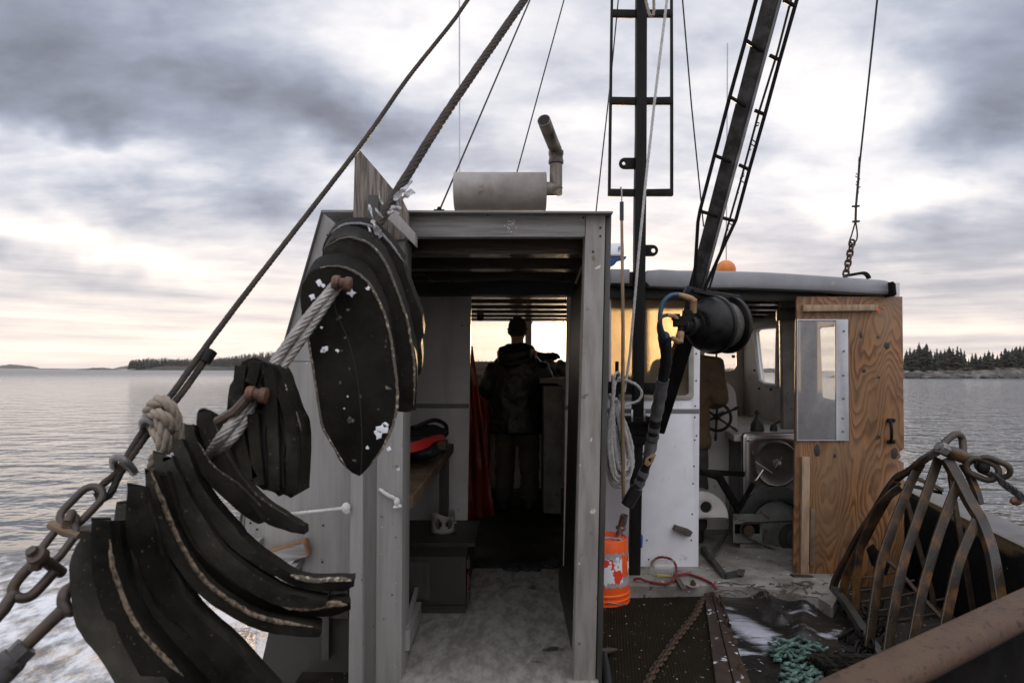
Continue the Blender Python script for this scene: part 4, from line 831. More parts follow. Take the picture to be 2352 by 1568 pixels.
rn = random.Random(3)
for i in range(14):
    q = P(1975 - 8 * i / 13, 372 + 80 * i / 13, 4.2); a = rn.uniform(-1, 1); b.tube([q, q + Vector((0.02 * a, 0, 0.012))], 0.003, 4)
b.tube(PL((1957, 474, 4.2), (1974, 473, 4.2)), 0.007, 5); b.tube(PL((1958, 509, 4.2), (1974, 508, 4.2)), 0.007, 5)
b.tube(smooth_path(PL((1965, 508, 4.22), (1956, 540, 4.22), (1952, 552, 4.22), (1958, 559, 4.22), (1967, 552, 4.22), (1969, 535, 4.22), (1965, 508, 4.22)), 4), 0.0045, 6); b.build('wire_eye', 'thin_wire', t)
pts = [(1958, 556), (1954, 580), (1948.5, 607), (1944, 632)]
full = [P(1958 - 16 * i / 7, 553 + 80 * i / 7, 4.23) for i in range(8)]
for i in range(7):
    b = MB(); a, c = full[i], full[i + 1]; m = (c - a) * 0.2; b.link(a - m, c + m, 0.032 if i % 2 == 0 else 0.026, 0.0065, AF if i % 2 == 0 else Vector((1, 0.35, 0)), 6); b.build('chain_link', 'rusty_steel', t)
b = MB(); b.flat(smooth_path(PL((1938, 634, 4.24), (1962, 630, 4.24), (1983, 627, 4.24), (1992, 632, 4.24), (1996, 640, 4.24)), 3), 0.03, 0.016, Vector((0, 0, 1))); tag(b.build('roof_lug', 'black_steel'), 'dark bent lug on the wheelhouse roof holding the chain', 'lug')

# ------------------------------------------------------------------ mast, frame, boom, winch
DM = 4.15
t = thing('mast', P(1460, 1332, DM), 'black square steel mast with ladder frame standing beside the grey shelter', 'mast')
b = MB(); b.slab([(1464, -640), (1486, -640), (1487, -30), (1486, 300), (1485, 450), (1480, 900), (1471, 1330), (1446, 1330), (1455, 900), (1459, 450), (1462, 300), (1463, -30)], DM, 0.07, 0.006); b.build('pole', 'mast_steel', t)
b = MB(); b.slab([(1408, -380), (1413, -380), (1409, -30), (1406, 240), (1403, 448), (1397, 448), (1400, 240), (1404, -30)], DM + 0.02, 0.03, 0.002); b.slab([(1538, -380), (1543, -380), (1546, -30), (1547, 240), (1547, 448), (1541, 448), (1541, 240), (1541, -30)], DM + 0.02, 0.03, 0.002); b.build('frame_rail', 'mast_steel', t)
for v0, v1, ul in ((-378, -362, 1409), (-180, -164, 1406), (21, 37, 1404), (222, 238, 1401), (433, 449, 1398)):
    b = MB(); b.slab([(ul, v0), (1463, v0 + 1), (1463, v1 + 1), (ul, v1)], DM + 0.017, 0.03, 0.002); b.slab([(1485, v0 + 1), (1546, v0), (1546, v1), (1485, v1)], DM + 0.017, 0.03, 0.002); b.build('crossbar', 'mast_steel', t)
def eye(u0, u1, v, hr, flip):
    c = (u0 if flip else u1); s = -1 if flip else 1; ar = [(c + s * (-12) + s * 13 * math.cos(a), v + 13 * math.sin(a)) for a in [R_(x) for x in range(-90, 91, 15)]]
    o = (u1 if flip else u0); pts = [(o, v - 13)] + ar + [(o, v + 13)]
    b = MB(); b.slab(pts, DM + 0.03, 0.016, 0.002, holes=[circ(c - s * 10, v, hr)]); b.build('pad_eye', 'black_steel', t)
eye(1423, 1461, 375, 4, True); eye(1483, 1511, 575, 5, False)
b = MB(); b.slab(rrect(1436, 958, 1502, 1000, 4), DM - 0.05, 0.16, 0.006); b.slab([(1430, 965), (1505, 965), (1505, 975), (1430, 975)], DM - 0.07, 0.2, 0.004); b.slab([(1445, 1000), (1495, 1000), (1490, 1022), (1448, 1022)], DM - 0.04, 0.12, 0.005); b.build('gooseneck', 'black_steel', t)
b = MB(); b.slab([(1450, 940), (1454, 940), (1454, 968), (1450, 968)], DM - 0.075, 0.01, 0.001); b.build('gooseneck_strap', 'stainless', t); b = MB(); b.slab([(1479, 940), (1483, 940), (1483, 968), (1479, 968)], DM - 0.075, 0.01, 0.001); b.build('gooseneck_strap', 'stainless', t)
b = MB(); b.box(P(1462, 1336, DM) + Vector((0, 0.03, 0)), (0.2, 0.16, 0.016)); b.build('foot_plate', 'rusty_steel', t)
b = MB(); b.slab([(1392, 876), (1462, 878), (1462, 905), (1392, 903)], DM + 0.01, 0.05, 0.004); b.slab([(1480, 878), (1530, 880), (1530, 906), (1480, 905)], DM + 0.01, 0.05, 0.004); b.build('pin_rail', 'black_steel', t)
b = MB(); b.tube(PL((1417, 830, DM - 0.02), (1417, 975, DM - 0.02)), 0.011, 10); b.build('belaying_pin', 'black_steel', t)
b = MB(); b.tube(PL((1522, 836, DM), (1520, 960, DM)), 0.012, 10); b.build('belaying_pin', 'black_steel', t)

bt = P(1784, -40, 2.95); bb = P(1592, 690, 3.62)
t = thing('boom', bb, 'dark steel derrick boom slanting up past the mast with guard rails on both sides', 'boom')
b = MB(); td = (bt - bb).normalized(); sx = td.cross(AF).normalized(); sx = Quaternion(td, R_(-28)) @ sx; sy_ = td.cross(sx)
q = lambda o, w: [o + sx * a * w + sy_ * c * w for a, c in ((-1, -1), (1, -1), (1, 1), (-1, 1))]
b.hexa(q(bb, 0.035) + q(bt + td * 1.8, 0.035)); b.build('beam', 'boom_steel', t, bevel=0.006)
b = MB(); b.bar(P(1600, 690, 3.66), P(1508, 985, 4.02), 0.085, 0.10, AF); b.build('lower_arm', 'black_steel', t, bevel=0.008)
b = MB(); b.slab([(1535, 860), (1500, 930), (1494, 975), (1510, 995), (1530, 960)], 4.0, 0.03, 0.003); b.build('arm_gusset', 'black_steel', t)
bl = [(1742, -20, 2.930), (1712, 93, 3.014), (1676, 223, 3.130), (1641, 357, 3.251), (1608, 483, 3.364), (1603, 510, 3.388), (1594, 662, 3.525)]
br = [(1836, -20, 2.930), (1826, 15, 2.943), (1791, 138, 3.054), (1757, 263, 3.166), (1721, 390, 3.280), (1690, 506, 3.385), (1660, 570, 3.442), (1616, 668, 3.530)]
pb = PL(*bl); b = MB(); b.tube([beyond(pb[1], pb[0], 1.4)] + pb, 0.009, 8); b.build('guard_rail', 'mast_steel', t)
pb = PL(*br); b = MB(); b.tube([beyond(pb[1], pb[0], 1.4)] + pb, 0.009, 8); b.build('guard_rail', 'mast_steel', t)
for a, c in (((1712, 93, 3.014), (1753, 118, 3.036)), ((1676, 223, 3.130), (1719, 248, 3.153)), ((1641, 357, 3.251), (1683, 374, 3.266)), ((1608, 485, 3.366), (1648, 496, 3.376)),
             ((1791, 139, 3.055), (1768, 128, 3.045)), ((1757, 264, 3.167), (1734, 254, 3.158)), ((1721, 390, 3.280), (1698, 379, 3.271)), ((1690, 508, 3.386), (1662, 501, 3.380)), ((1826, 15, 2.943), (1800, 0, 2.930))):
    b = MB(); b.tube(PL(a, c), 0.009, 8); b.build('rung', 'mast_steel', t)
pb = PL((1822, -20, 2.930), (1786, 120, 3.038), (1742, 262, 3.165), (1700, 420, 3.307), (1660, 560, 3.433), (1618, 700, 3.559)); b = MB(); b.tube([beyond(pb[1], pb[0], 1.4)] + pb, 0.006, 6)
tag(b.build('lifting_wire', 'greasy_wire'), 'greasy thin wire running down along the boom to the winch', 'wire')
b = MB(); rn = random.Random(8)
for i in range(26):
    f = rn.random(); p = P(1742 - 82 * f, 262 + 300 * f, 3.16 + 0.27 * f); b.tube([p, p + Vector((rn.uniform(0, 0.025), 0, rn.uniform(-0.02, 0.02)))], 0.003, 4)
tag(b.build('wire_frays', 'thin_wire'), 'short broken strands sticking out of the wire along the boom', 'wire strands')

# hydraulic winch
wo = P(1603, 746, 3.33); wa = Vector((0.84, 0.53, 0.035)).normalized()
t = thing('winch', wo, 'black hydraulic winch with wire on its drum mounted on the boom', 'winch')
k = 3.35 / F
b = MB(); b.lathe([(0.06, -0.01), (0.085, 0.0), (0.108, 0.018), (0.128, 0.045), (0.136, 0.075), (0.137, 0.095), (0.145, 0.098), (0.145, 0.116), (0.136, 0.12), (0.122, 0.122)], wo, wa, 40); b.build('housing', 'winch_black', t)
b = MB(); b.lathe([(0.034, -0.105), (0.036, -0.07), (0.05, -0.068), (0.05, -0.05), (0.038, -0.048), (0.04, -0.02), (0.058, -0.018), (0.058, 0.004), (0.05, 0.006)], wo, wa, 24); b.build('motor', 'winch_black', t)
b = MB(); b.lathe([(0.106, 0.11), (0.106, 0.21)], wo, wa, 36)
for i in range(7): b.tube([wo + wa * (0.127 + i * 0.0115) + (wa.cross(Vector((0, 0, 1))).normalized() * math.cos(x) + wa.cross(wa.cross(Vector((0, 0, 1)))).normalized() * math.sin(x)) * 0.110 for x in [2 * math.pi * j / 36 for j in range(36)]], 0.0068, 6, closed=True)
b.build('drum_wire', 'drum_cable', t)
b = MB(); b.lathe([(0.10, 0.203), (0.140, 0.205), (0.144, 0.209), (0.144, 0.226), (0.140, 0.23), (0.05, 0.234)], wo, wa, 40); b.build('flange', 'winch_black', t)
b = MB(); b.slab([(1572, 672), (1580, 655), (1612, 664), (1700, 678), (1706, 690), (1690, 696), (1668, 688), (1652, 694), (1632, 690), (1600, 688)], 3.42, 0.05, 0.004)
b.bar(P(1590, 668, 3.36), P(1690, 686, 3.48), 0.03, 0.014); b.build('mount_plate', 'winch_black', t)
b = MB(); b.bar(P(1612, 672, 3.4), P(1694, 688, 3.56), 0.05, 0.025); b.build('tie_bar', 'winch_black', t)
b = MB()
for i in range(7):
    x = 2 * math.pi * i / 7; e1 = wa.cross(Vector((0, 0, 1))).normalized(); e2 = wa.cross(e1)
    p = wo + wa * 0.004 + (e1 * math.cos(x) + e2 * math.sin(x)) * 0.068; b.lathe([(0.009, -0.012), (0.009, 0.006)], p, wa, 6)
b.build('bolts', 'black_steel', t)
b = MB(); b.box(P(1566, 738, 3.28), (0.075, 0.06, 0.05)); b.box(P(1580, 724, 3.28), (0.045, 0.05, 0.05)); b.tube(PL((1566, 730, 3.27), (1562, 780, 3.27)), 0.017, 8); b.tube(PL((1592, 712, 3.28), (1590, 735, 3.28)), 0.016, 8); b.box(P(1552, 728, 3.26), (0.035, 0.04, 0.03)); b.build('valve_block', 'black_steel', t, bevel=0.004)
for tp, tr in ((((1558, 676, 3.25), (1575, 681, 3.25), (1588, 686, 3.25), (1593, 690, 3.25), (1592, 700, 3.26), (1592, 718, 3.27)), [0.011, 0.014, 0.015, 0.018, 0.017, 0.016]), (((1533, 723, 3.24), (1545, 725, 3.24), (1556, 731, 3.25)), [0.009, 0.011, 0.011]), (((1564, 762, 3.26), (1562, 785, 3.25), (1556, 784, 3.25), (1545, 776, 3.24)), [0.017, 0.016, 0.014, 0.011])):
    b = MB(); b.tube(PL(*tp), tr, 9); b.build('taped_fitting', 'tan_tape', t)
b = MB(); b.tube(smooth_path(PL((1558, 676, 3.25), (1538, 680, 3.24), (1522, 698, 3.24), (1516, 726, 3.24), (1518, 752, 3.26), (1526, 775, 3.3)), 5), 0.011, 9); b.tube(smooth_path(PL((1545, 776, 3.24), (1538, 781, 3.26), (1534, 790, 3.3)), 4), 0.010, 8); b.build('blue_hose', 'blue_hose', t)
b = MB(); b.tube(smooth_path(PL((1533, 723, 3.24), (1520, 728, 3.23), (1513, 744, 3.23), (1514, 764, 3.26), (1524, 785, 3.3)), 5), 0.0085, 8); b.build('black_hose', 'black_hose', t)
# taped hose bundle down to the deck
hp = [(1524, 770, 3.34), (1529, 800, 3.4), (1530, 830, 3.45), (1523, 870, 3.55), (1514, 920, 3.65), (1506, 960, 3.72), (1498, 1010, 3.8), (1484, 1070, 3.86), (1463, 1120, 3.9), (1440, 1160, 3.92), (1430, 1195, 3.94), (1420, 1228, 3.95)]
t = thing('hose_bundle', P(1420, 1230, 3.95), 'hydraulic hoses wrapped in grey and black tape hanging down in front of the mast', 'hose')
def seg(a, c): return smooth_path(PL(*hp[a:c]), 4)
def hb(name, pts, r, m):
    b = MB(); rn = random.Random(len(pts)); b.tube(pts, [r * rn.uniform(0.9, 1.1) for _ in pts], 12); b.build(name, m, t)
hb('black_wrap', seg(0, 4), 0.030, 'black_hose'); hb('grey_tape', seg(3, 6), 0.034, 'gray_tape'); hb('black_wrap', seg(5, 7), 0.029, 'black_hose'); hb('grey_tape', smooth_path(PL((1503, 978, 3.75), (1498, 1010, 3.8), (1490, 1045, 3.84)), 4), 0.034, 'gray_tape')
hb('black_wrap', seg(6, 9), 0.027, 'black_hose'); hb('grey_tape', smooth_path(PL((1480, 1082, 3.87), (1466, 1115, 3.9), (1455, 1135, 3.91)), 4), 0.031, 'gray_tape'); hb('black_wrap', seg(8, 10), 0.034, 'black_hose')
b = MB(); p = PL((1434, 1182, 3.93), (1430, 1200, 3.94), (1425, 1216, 3.945), (1419, 1238, 3.95)); b.tube(p, [0.022, 0.024, 0.018, 0.022], 12); b.lathe([(0.028, 0), (0.03, 0.012), (0.028, 0.02)], p[2], p[2] - p[3], 10); b.build('metal_fitting', 'stainless', t)
b = MB(); b.slab([(1484, 1052), (1500, 1040), (1507, 1044), (1500, 1062), (1488, 1072), (1480, 1066)], 3.80, 0.03, 0.003, holes=[[(1488, 1055), (1497, 1050), (1494, 1062)]]); b.build('torn_tape', 'tan_tape', t)

# halyard, pole, coil
b = MB(); b.rope(PL((1556, -300, 3.86), (1535, -30, 3.9), (1512, 160, 3.93), (1482, 430, 3.98), (1462, 640, 4.02), (1448, 800, 4.05), (1434, 900, 4.06)), 0.0088, 3)
tag(b.build('halyard', 'white_rope', ang=60), 'white twisted halyard slanting down across the black mast', 'rope')
b = MB(); b.rope(PL((1470, -120, 4.05), (1478, -30, 4.04), (1490, 28, 4.02), (1496, 37, 4.01), (1502, 26, 4.02), (1500, -30, 4.04), (1494, -120, 4.05)), 0.010, 3); tag(b.build('rope_bight', 'tan_rope', ang=60), 'tan rope loop hanging at the top of the mast', 'rope')
t = thing('gaff_pole', P(1432, 1146, 3.98), 'thin bamboo pole hanging from a hook on the mast frame', 'pole')
b = MB(); b.tube(PL((1428, 500, 4.0), (1431, 750, 4.0), (1430, 950, 3.98), (1432, 1146, 3.97)), [0.0085, 0.0105, 0.0115, 0.0105], 10); b.build('shaft', 'bamboo', t)
b = MB(); b.tube(PL((1428, 464, 4.0), (1428, 506, 4.0)), 0.012, 10); b.build('grip', 'black_hose', t)
b = MB(); b.tube(smooth_path(PL((1428, 466, 4.0), (1428, 440, 4.0), (1427, 433, 4.02), (1426, 430, 4.06), (1425, 434, 4.09)), 4), 0.004, 6); b.build('hook', 'steel_wire', t)
t = thing('rope_coil', P(1418, 1000, 4.05), 'coil of white rope hanging from a belaying pin beside the doorway', 'rope coil')
rn = random.Random(21)
for i in range(13):
    w = rn.uniform(16, 32); x = 1418 + rn.uniform(-7, 7); bt_ = 1075 + rn.uniform(-15, 45); dz = 4.02 + rn.uniform(-0.03, 0.03); up = 925 + rn.uniform(-6, 6)
    b = MB(); b.rope(PL((1409, up - 12, dz), (x - w * 0.75, (up + bt_) / 2, dz), (x - w * 0.6 + 6, bt_ - 14, dz), (x + 7, bt_, dz), (x + w * 0.9 + 5, bt_ - 20, dz + 0.01), (x + w * 0.8, (up + bt_) / 2, dz + 0.01), (1413, up - 8, dz + 0.01)), 0.012, 3); b.build('coil_turn', 'white_rope', t, ang=60)
b = MB(); b.rope(PL((1408, 935, 4.02), (1404, 920, 4.0), (1418, 918, 3.99), (1414, 930, 4.0), (1403, 932, 4.0)), 0.0095, 3); b.rope(PL((1410, 925, 4.03), (1408, 890, 4.03), (1412, 862, 4.04), (1421, 856, 4.1), (1423, 872, 4.1), (1413, 880, 4.05), (1410, 915, 4.03)), 0.0095, 3)
b.rope(PL((1418, 868, 4.05), (1440, 874, 4.05), (1462, 884, 4.05), (1474, 902, 4.05), (1466, 920, 4.05), (1444, 928, 4.05), (1424, 938, 4.04), (1412, 948, 4.03)), 0.0095, 3); b.build('hitch', 'white_rope', t, ang=60)

# ------------------------------------------------------------------ orange bucket and small things on the platform
bc = G(1395, 1400, ZD + 0.004); bc = Vector((bc.x, bc.y + 0.15, ZD + 0.004))
t = thing('bucket', bc, 'orange plastic bucket standing upside down with torn stickers', 'bucket')
b = MB(); b.lathe([(0.150, 0.0), (0.152, 0.006), (0.152, 0.012), (0.146, 0.016), (0.146, 0.03), (0.151, 0.033), (0.151, 0.04), (0.145, 0.044), (0.1445, 0.056), (0.149, 0.060), (0.149, 0.07), (0.1435, 0.075), (0.134, 0.362), (0.131, 0.37), (0.126, 0.3705), (0.122, 0.364), (0.0, 0.363)], bc, (0, 0, 1), 48, capa=False); b.build('pail', 'orange_plastic', t)
def patch(name, m, a0, a1, z0, z1, seed, off=0.0016, jag=0.014):
    b = MB(); rn = random.Random(seed); n = 22; lo = []; hi = []
    for i in range(n + 1):
        a = R_(a0 + (a1 - a0) * i / n)
        zl = z0 + rn.uniform(-jag, jag) * 0.6; zh = z1 + rn.uniform(-jag, jag) * 0.6
        for z, l in ((zl, lo), (zh, hi)):
            r = 0.1435 + (0.134 - 0.1435) * (z - 0.075) / 0.287 + off; l.append(b.bm.verts.new(bc + Vector((r * math.cos(a), r * math.sin(a), z))))
    mid = []
    for i in range(n): b.face([lo[i], lo[i + 1], hi[i + 1], hi[i]])
    return b.build(name, m, t)
patch('sticker_residue', 'label_gray', -96, -12, 0.115, 0.305, 2); patch('torn_label', 'label_white', -100, -50, 0.135, 0.275, 3, 0.0026, 0.02)
patch('torn_label', 'orange_plastic', -52, -24, 0.17, 0.29, 5, 0.0026, 0.03); patch('torn_label', 'label_white', -30, -16, 0.19, 0.285, 6, 0.0034, 0.03)
# lettering wrapped round the pail, upside down like the pail itself
def pail_text(txt, a, z, size):
    cu = bpy.data.curves.new('t', 'FONT'); cu.body = txt; cu.size = size; cu.align_x = 'CENTER'; cu.align_y = 'CENTER'
    ob = bpy.data.objects.new('t', cu); COL.objects.link(ob); dg = bpy.context.evaluated_depsgraph_get(); me = bpy.data.meshes.new_from_object(ob.evaluated_get(dg)); b = MB(); vs = []
    for q in me.vertices:
        zz = z - q.co.y; r = 0.1435 + (0.134 - 0.1435) * (zz - 0.075) / 0.287 + 0.0036; an = R_(a) - q.co.x / r
        vs.append(b.bm.verts.new(bc + Vector((r * math.cos(an), r * math.sin(an), zz))))
    for p in me.polygons: b.face([vs[i] for i in p.vertices])
    bpy.data.objects.remove(ob); bpy.data.meshes.remove(me); b.build('lettering', 'label_ink', t, smooth=False)
pail_text('5 Gal', -68, 0.262, 0.022)
b = MB(); p = [bc + Vector((0.153 * math.cos(R_(a)), 0.153 * math.sin(R_(a)) , 0.045 - 0.04 * math.sin(R_((a + 90) / 90 * 90)) )) for a in range(-90, 1, 10)]; b.tube(p, 0.0025, 6); b.build('handle', 'steel_wire', t)
b = MB(); rn = random.Random(9)
for a, l in ((0.3, 0.07), (1.4, 0.05), (-0.8, 0.06), (2.5, 0.05)):
    c = bc + Vector((rn.uniform(-0.04, 0.08), rn.uniform(-0.08, 0.02), 0.370)); d = Vector((math.cos(a), math.sin(a), 0)) * l; b.flat([c - d / 2, c + Vector((0.01, 0.01, 0.002)), c + d / 2], 0.02, 0.006, Vector((0, 0, 1)))
b.build('tape_scraps', 'label_gray', t)
b = MB(); a = G(1391, 1406, ZD + 0.012); c = G(1421, 1406, ZD + 0.012); b.bar(a, c, 0.012, 0.012); tag(b.build('white_stick', 'oar_white', bevel=0.002), 'short white stick on the deck at the foot of the orange bucket', 'stick')
t = thing('plastic_jar', G(1520, 1325, ZF), 'clear plastic jar lying on its side behind the red rope', 'jar')
b = MB(); a = G(1493, 1322, ZF) + Vector((0, 0, 0.055)); c = G(1548, 1326, ZF) + Vector((0, 0, 0.055)); b.lathe([(0.03, 0.0), (0.034, 0.01), (0.05, 0.03), (0.05, (c - a).length - 0.005), (0.046, (c - a).length)], a, c - a, 20); b.build('jar', 'jar_plastic', t)
b = MB(); b.slab([(1508, 1318), (1542, 1322), (1546, 1330), (1512, 1326)], a.y - 0.02, 0.02, 0.003); b.build('yellow_content', 'yellow_plastic', t)
b = MB(); z = ZF + 0.014
rr = [G(1455, 1330, z), G(1470, 1328, z + 0.01), G(1485, 1334, z), G(1510, 1339, z), G(1535, 1338, z), G(1550, 1326, z + 0.02), P(1553, 1300, 4.22), P(1540, 1283, 4.25), P(1515, 1279, 4.28), P(1500, 1288, 4.3), P(1495, 1300, 4.3)]
b.rope(rr, 0.0085, 3); b.rope([G(1548, 1322, z + 0.01), G(1580, 1318, z), G(1610, 1327, z), G(1636, 1340, z), G(1645, 1352, z)], 0.0085, 3)
tag(b.build('red_rope', 'red_rope', ang=60), 'loop of dark red rope lying on the platform in front of the white panel', 'rope')
b = MB(); b.slab([(1553, 1207), (1584, 1217), (1592, 1222), (1586, 1232), (1580, 1232), (1548, 1217)], DB - 0.06, 0.05, 0.004); tag(b.build('wood_chock', 'scrap_wood'), 'small brown wooden chock fixed on the white panel', 'wood block')
b = MB(); b.bar(G(1556, 1330, ZF + 0.012), G(1572, 1354, ZF + 0.012), 0.03, 0.016); tag(b.build('wood_scrap', 'scrap_wood', bevel=0.002), 'thin dark wood scrap lying across the platform beside the red rope', 'wood scrap')
t = thing('platform_bolt', G(1593, 1347, ZF), 'rusty bolt with washer set in the platform below the white panel', 'bolt')
b = MB(); b.lathe([(0.035, 0.004), (0.036, 0.010)], G(1592, 1347, ZF), (0, 0, 1), 16); b.build('washer', 'pvc_white', t)
b = MB(); b.lathe([(0.017, 0.01), (0.017, 0.026), (0.009, 0.026), (0.009, 0.04)], G(1592, 1347, ZF), (0, 0, 1), 6); b.build('nut', 'rusty_steel', t)
b = MB(); b.slab([(1470, 1232), (1477, 1230), (1476, 1258), (1468, 1256)], DM + 0.08, 0.05, 0.004); tag(b.build('blue_scrap', 'blue_plastic'), 'small bright blue plastic piece behind the foot of the mast', 'plastic piece')
b = MB(); rn = random.Random(31)
for i in range(60):
    u = rn.uniform(1640, 1900); g = G(u, rn.uniform(1335, 1372), ZF + 0.006); a = rn.uniform(0, 3.14); l = rn.uniform(0.01, 0.05); d = Vector((math.cos(a), math.sin(a), 0)) * l
    b.flat([g - d, g + Vector((rn.uniform(-.01, .01), rn.uniform(-.01, .01), 0.004)), g + d], rn.uniform(0.004, 0.012), 0.003, Vector((0, 0, 1)))
tag(b.build('debris', 'scrap_wood', smooth=False), 'dark scraps of weed and wood scattered on the platform', 'debris', kind='stuff')
# deck gear
b = MB(); ml = [G(1384, 1378, ZD + 0.008), G(1640, 1372, ZD + 0.008), G(1700, 1640, ZD + 0.008), G(1370, 1640, ZD + 0.008)]; b.prism(ml, (0, 0, 0.010)); tag(b.build('rubber_mat', 'ribbed_mat', smooth=False), 'dark ribbed rubber mat flecked with white covering the deck', 'mat')
b = MB(); zs = ZD + 0.024
b.prism([G(1618, 1366, zs), G(1634, 1364, zs), G(1695, 1620, zs), G(1650, 1620, zs)], (0, 0, 0.012)); b.prism([G(1635, 1366, zs), G(1652, 1382, zs), G(1740, 1620, zs), G(1697, 1620, zs)], (0, 0, 0.020))
b.prism([G(1651, 1380, zs), G(1654, 1380, zs), G(1680, 1450, zs), G(1676, 1450, zs)], (0, 0, 0.04))
st = thing('deck_strip', G(1650, 1450, ZD), 'rusty bolted steel strip running over the edge of the rubber mat', 'steel strip')
b.build('strip', 'strip_rust', st, smooth=False, bevel=0.003)
for u, v in ((1652, 1392), (1669, 1440), (1687, 1486), (1702, 1545)):
    b = MB(); b.lathe([(0.014, 0.02), (0.014, 0.036), (0.007, 0.036), (0.007, 0.044)], G(u, v, zs), (0, 0, 1), 6); b.build('bolt_head', 'rusty_steel', st)
def chainrun(name, parent, pts, pitch, w, r, m, zflat=True):
    path = resample(smooth_path(pts, 6), pitch)
    for i, (a, c) in enumerate(zip(path, path[1:])):
        e = (c - a) * 0.22; b = MB(); n = Vector((0, 0, 1)) if i % 2 == 0 else (c - a).cross(Vector((0, 0, 1))).normalized() * 0.8 + Vector((0, 0, 0.6))
        b.link(a - e, c + e, w, r, n, 6); b.build('chain_link', m, parent)
t = thing('deck_chain', G(1530, 1480, ZD), 'rusty chain snaking across the ribbed rubber mat', 'chain')
zc_ = ZD + 0.030
chainrun('deck_chain', t, [G(1636, 1362, zc_ + 0.01), G(1612, 1378, zc_), G(1600, 1405, zc_), G(1575, 1438, zc_), G(1548, 1472, zc_), G(1522, 1510, zc_), G(1498, 1545, zc_), G(1480, 1590, zc_)], 0.034, 0.030, 0.006, 'rusty_steel')
t = thing('hammer', G(1390, 1530, ZD), 'old hammer lying on the mat at the foot of the doorpost', 'hammer')
b = MB(); b.tube([G(1388, 1500, ZD + 0.04), G(1394, 1540, ZD + 0.035), G(1400, 1610, ZD + 0.03)], [0.014, 0.018, 0.02], 10); b.build('handle', 'black_hose', t)
b = MB(); b.lathe([(0.016, -0.05), (0.02, -0.045), (0.02, -0.03), (0.014, -0.02), (0.014, 0.03), (0.005, 0.06)], G(1390, 1494, ZD + 0.045), G(1410, 1492, ZD + 0.045) - G(1390, 1494, ZD + 0.045), 12); b.build('head', 'rusty_steel', t)
# tarpaulin
def sheet(name, m, corners, nx, ny, z, amp, seed, ridge=()):
    b = MB(); vs = []
    for j in range(ny + 1):
        row = []
        for i in range(nx + 1):
            s, r = i / nx, j / ny
            p = (corners[0] * (1 - s) + corners[1] * s) * (1 - r) + (corners[3] * (1 - s) + corners[2] * s) * r
            h = amp * (mnoise.noise(Vector((p.x * 3.1 + seed, p.y * 3.1, 1.0))) + 0.5 * mnoise.noise(Vector((p.x * 8 + seed, p.y * 8, 4.0)))) + amp * 0.9
            for (a, c, w, hh) in ridge:
                ab = c - a; q = max(0, min(1, (p - a).dot(ab) / ab.length_squared)); dd = ((p - a) - ab * q); dd.z = 0; h += hh * math.exp(-(dd.length / w) ** 2)
            row.append(b.bm.verts.new((p.x, p.y, z + max(0.002, h))))
        vs.append(row)
    for r0, r1 in zip(vs, vs[1:]):
        for i in range(nx): b.face([r0[i], r0[i + 1], r1[i + 1], r1[i]])
    def sol(o): q = o.modifiers.new('thick', 'SOLIDIFY'); q.thickness = 0.003; q.offset = 1
    return b.build(name, m, ang=70, mods=[sol])
zt = ZD + 0.006
cor = [G(1700, 1640, zt), G(2080, 1640, zt), G(1930, 1392, zt), G(1655, 1368, zt)]
tp_ = tag(sheet('tarpaulin', 'stained_tarp', cor, 70, 70, zt, 0.018, 3, [(G(1745, 1362, zt), G(1790, 1440, zt), 0.05, 0.05), (G(1850, 1385, zt), G(1840, 1470, zt), 0.05, 0.03)]), 'wet black tarpaulin smeared with white paint beside the dredge', 'tarpaulin')
sp_ = MAT['stained_tarp'].node_tree.nodes['spill']; pc = (G(1690, 1432, zt) + G(1775, 1492, zt)) / 2 - Vector(tp_.location); pd = G(1775, 1492, zt) - G(1690, 1432, zt)
sp_.inputs['Location'].default_value = (pc.x, pc.y, 0); sp_.inputs['Rotation'].default_value = (0, 0, math.atan2(pd.y, pd.x)); sp_.inputs['Scale'].default_value = (0.42, 0.17, 1.0)
# teal netting
b = MB(); rn = random.Random(17)
for (ua, ub, va, vb, n) in ((1768, 1905, 1468, 1512, 9), (1795, 1950, 1526, 1566, 9), (1776, 1830, 1490, 1545, 6)):
    for j in range(n):
        v = va + (vb - va) * j / (n - 1); u = ua + rn.uniform(-6, 18); e = ub - rn.uniform(0, 45); pts = []; ph = rn.uniform(0, 6)
        while u < e:
            pts.append(G(u, v + 4.5 * math.sin(u * 0.13 + ph) + rn.uniform(-2, 3), zt + rn.uniform(0.012, 0.05))); u += rn.uniform(8, 15)
        if len(pts) > 3:
            b.rope(pts, 0.0075, 3, 0.04, 5, 0.006)
            for p in pts[1:-1:2]: b.ball(p, (rn.uniform(0.010, 0.015), 0.011, 0.010), None, 7, 5)
tag(b.build('netting', 'teal_twine'), 'heap of knotted teal green netting on the tarpaulin', 'net')
# tyre tread lying on deck
def lay_tread():
    t = thing('tyre_tread', G(1940, 1530, ZD), 'black tyre tread with zigzag grooves lying in front of the dredge', 'tyre tread')
    b = MB(); a = G(1880, 1545, zt + 0.03); c = G(2060, 1545, zt + 0.03); ax = (c - a).normalized(); oth = Vector((-ax.y, ax.x, 0)).normalized()
    for j in range(6):
        pts = []
        for i in range(25):
            s = i / 24; zig = 0.012 * (1 if (i // 2) % 2 else -1)
            pts.append(a + (c - a) * s + oth * ((j - 2.5) * 0.052 + zig) + Vector((0, 0, 0.05 * math.sin(math.pi * (j + 0.5) / 6) - 0.01)))
        b.flat(pts, 0.042, 0.03, Vector((0, 0, 1)))
    b.build('tread_ribs', 'rubber', t)
    b = MB(); b.prism([a + oth * -0.15, c + oth * -0.15, c + oth * 0.15, a + oth * 0.15], (0, 0, 0.012)); b.build('carcass', 'rubber', t)
lay_tread()
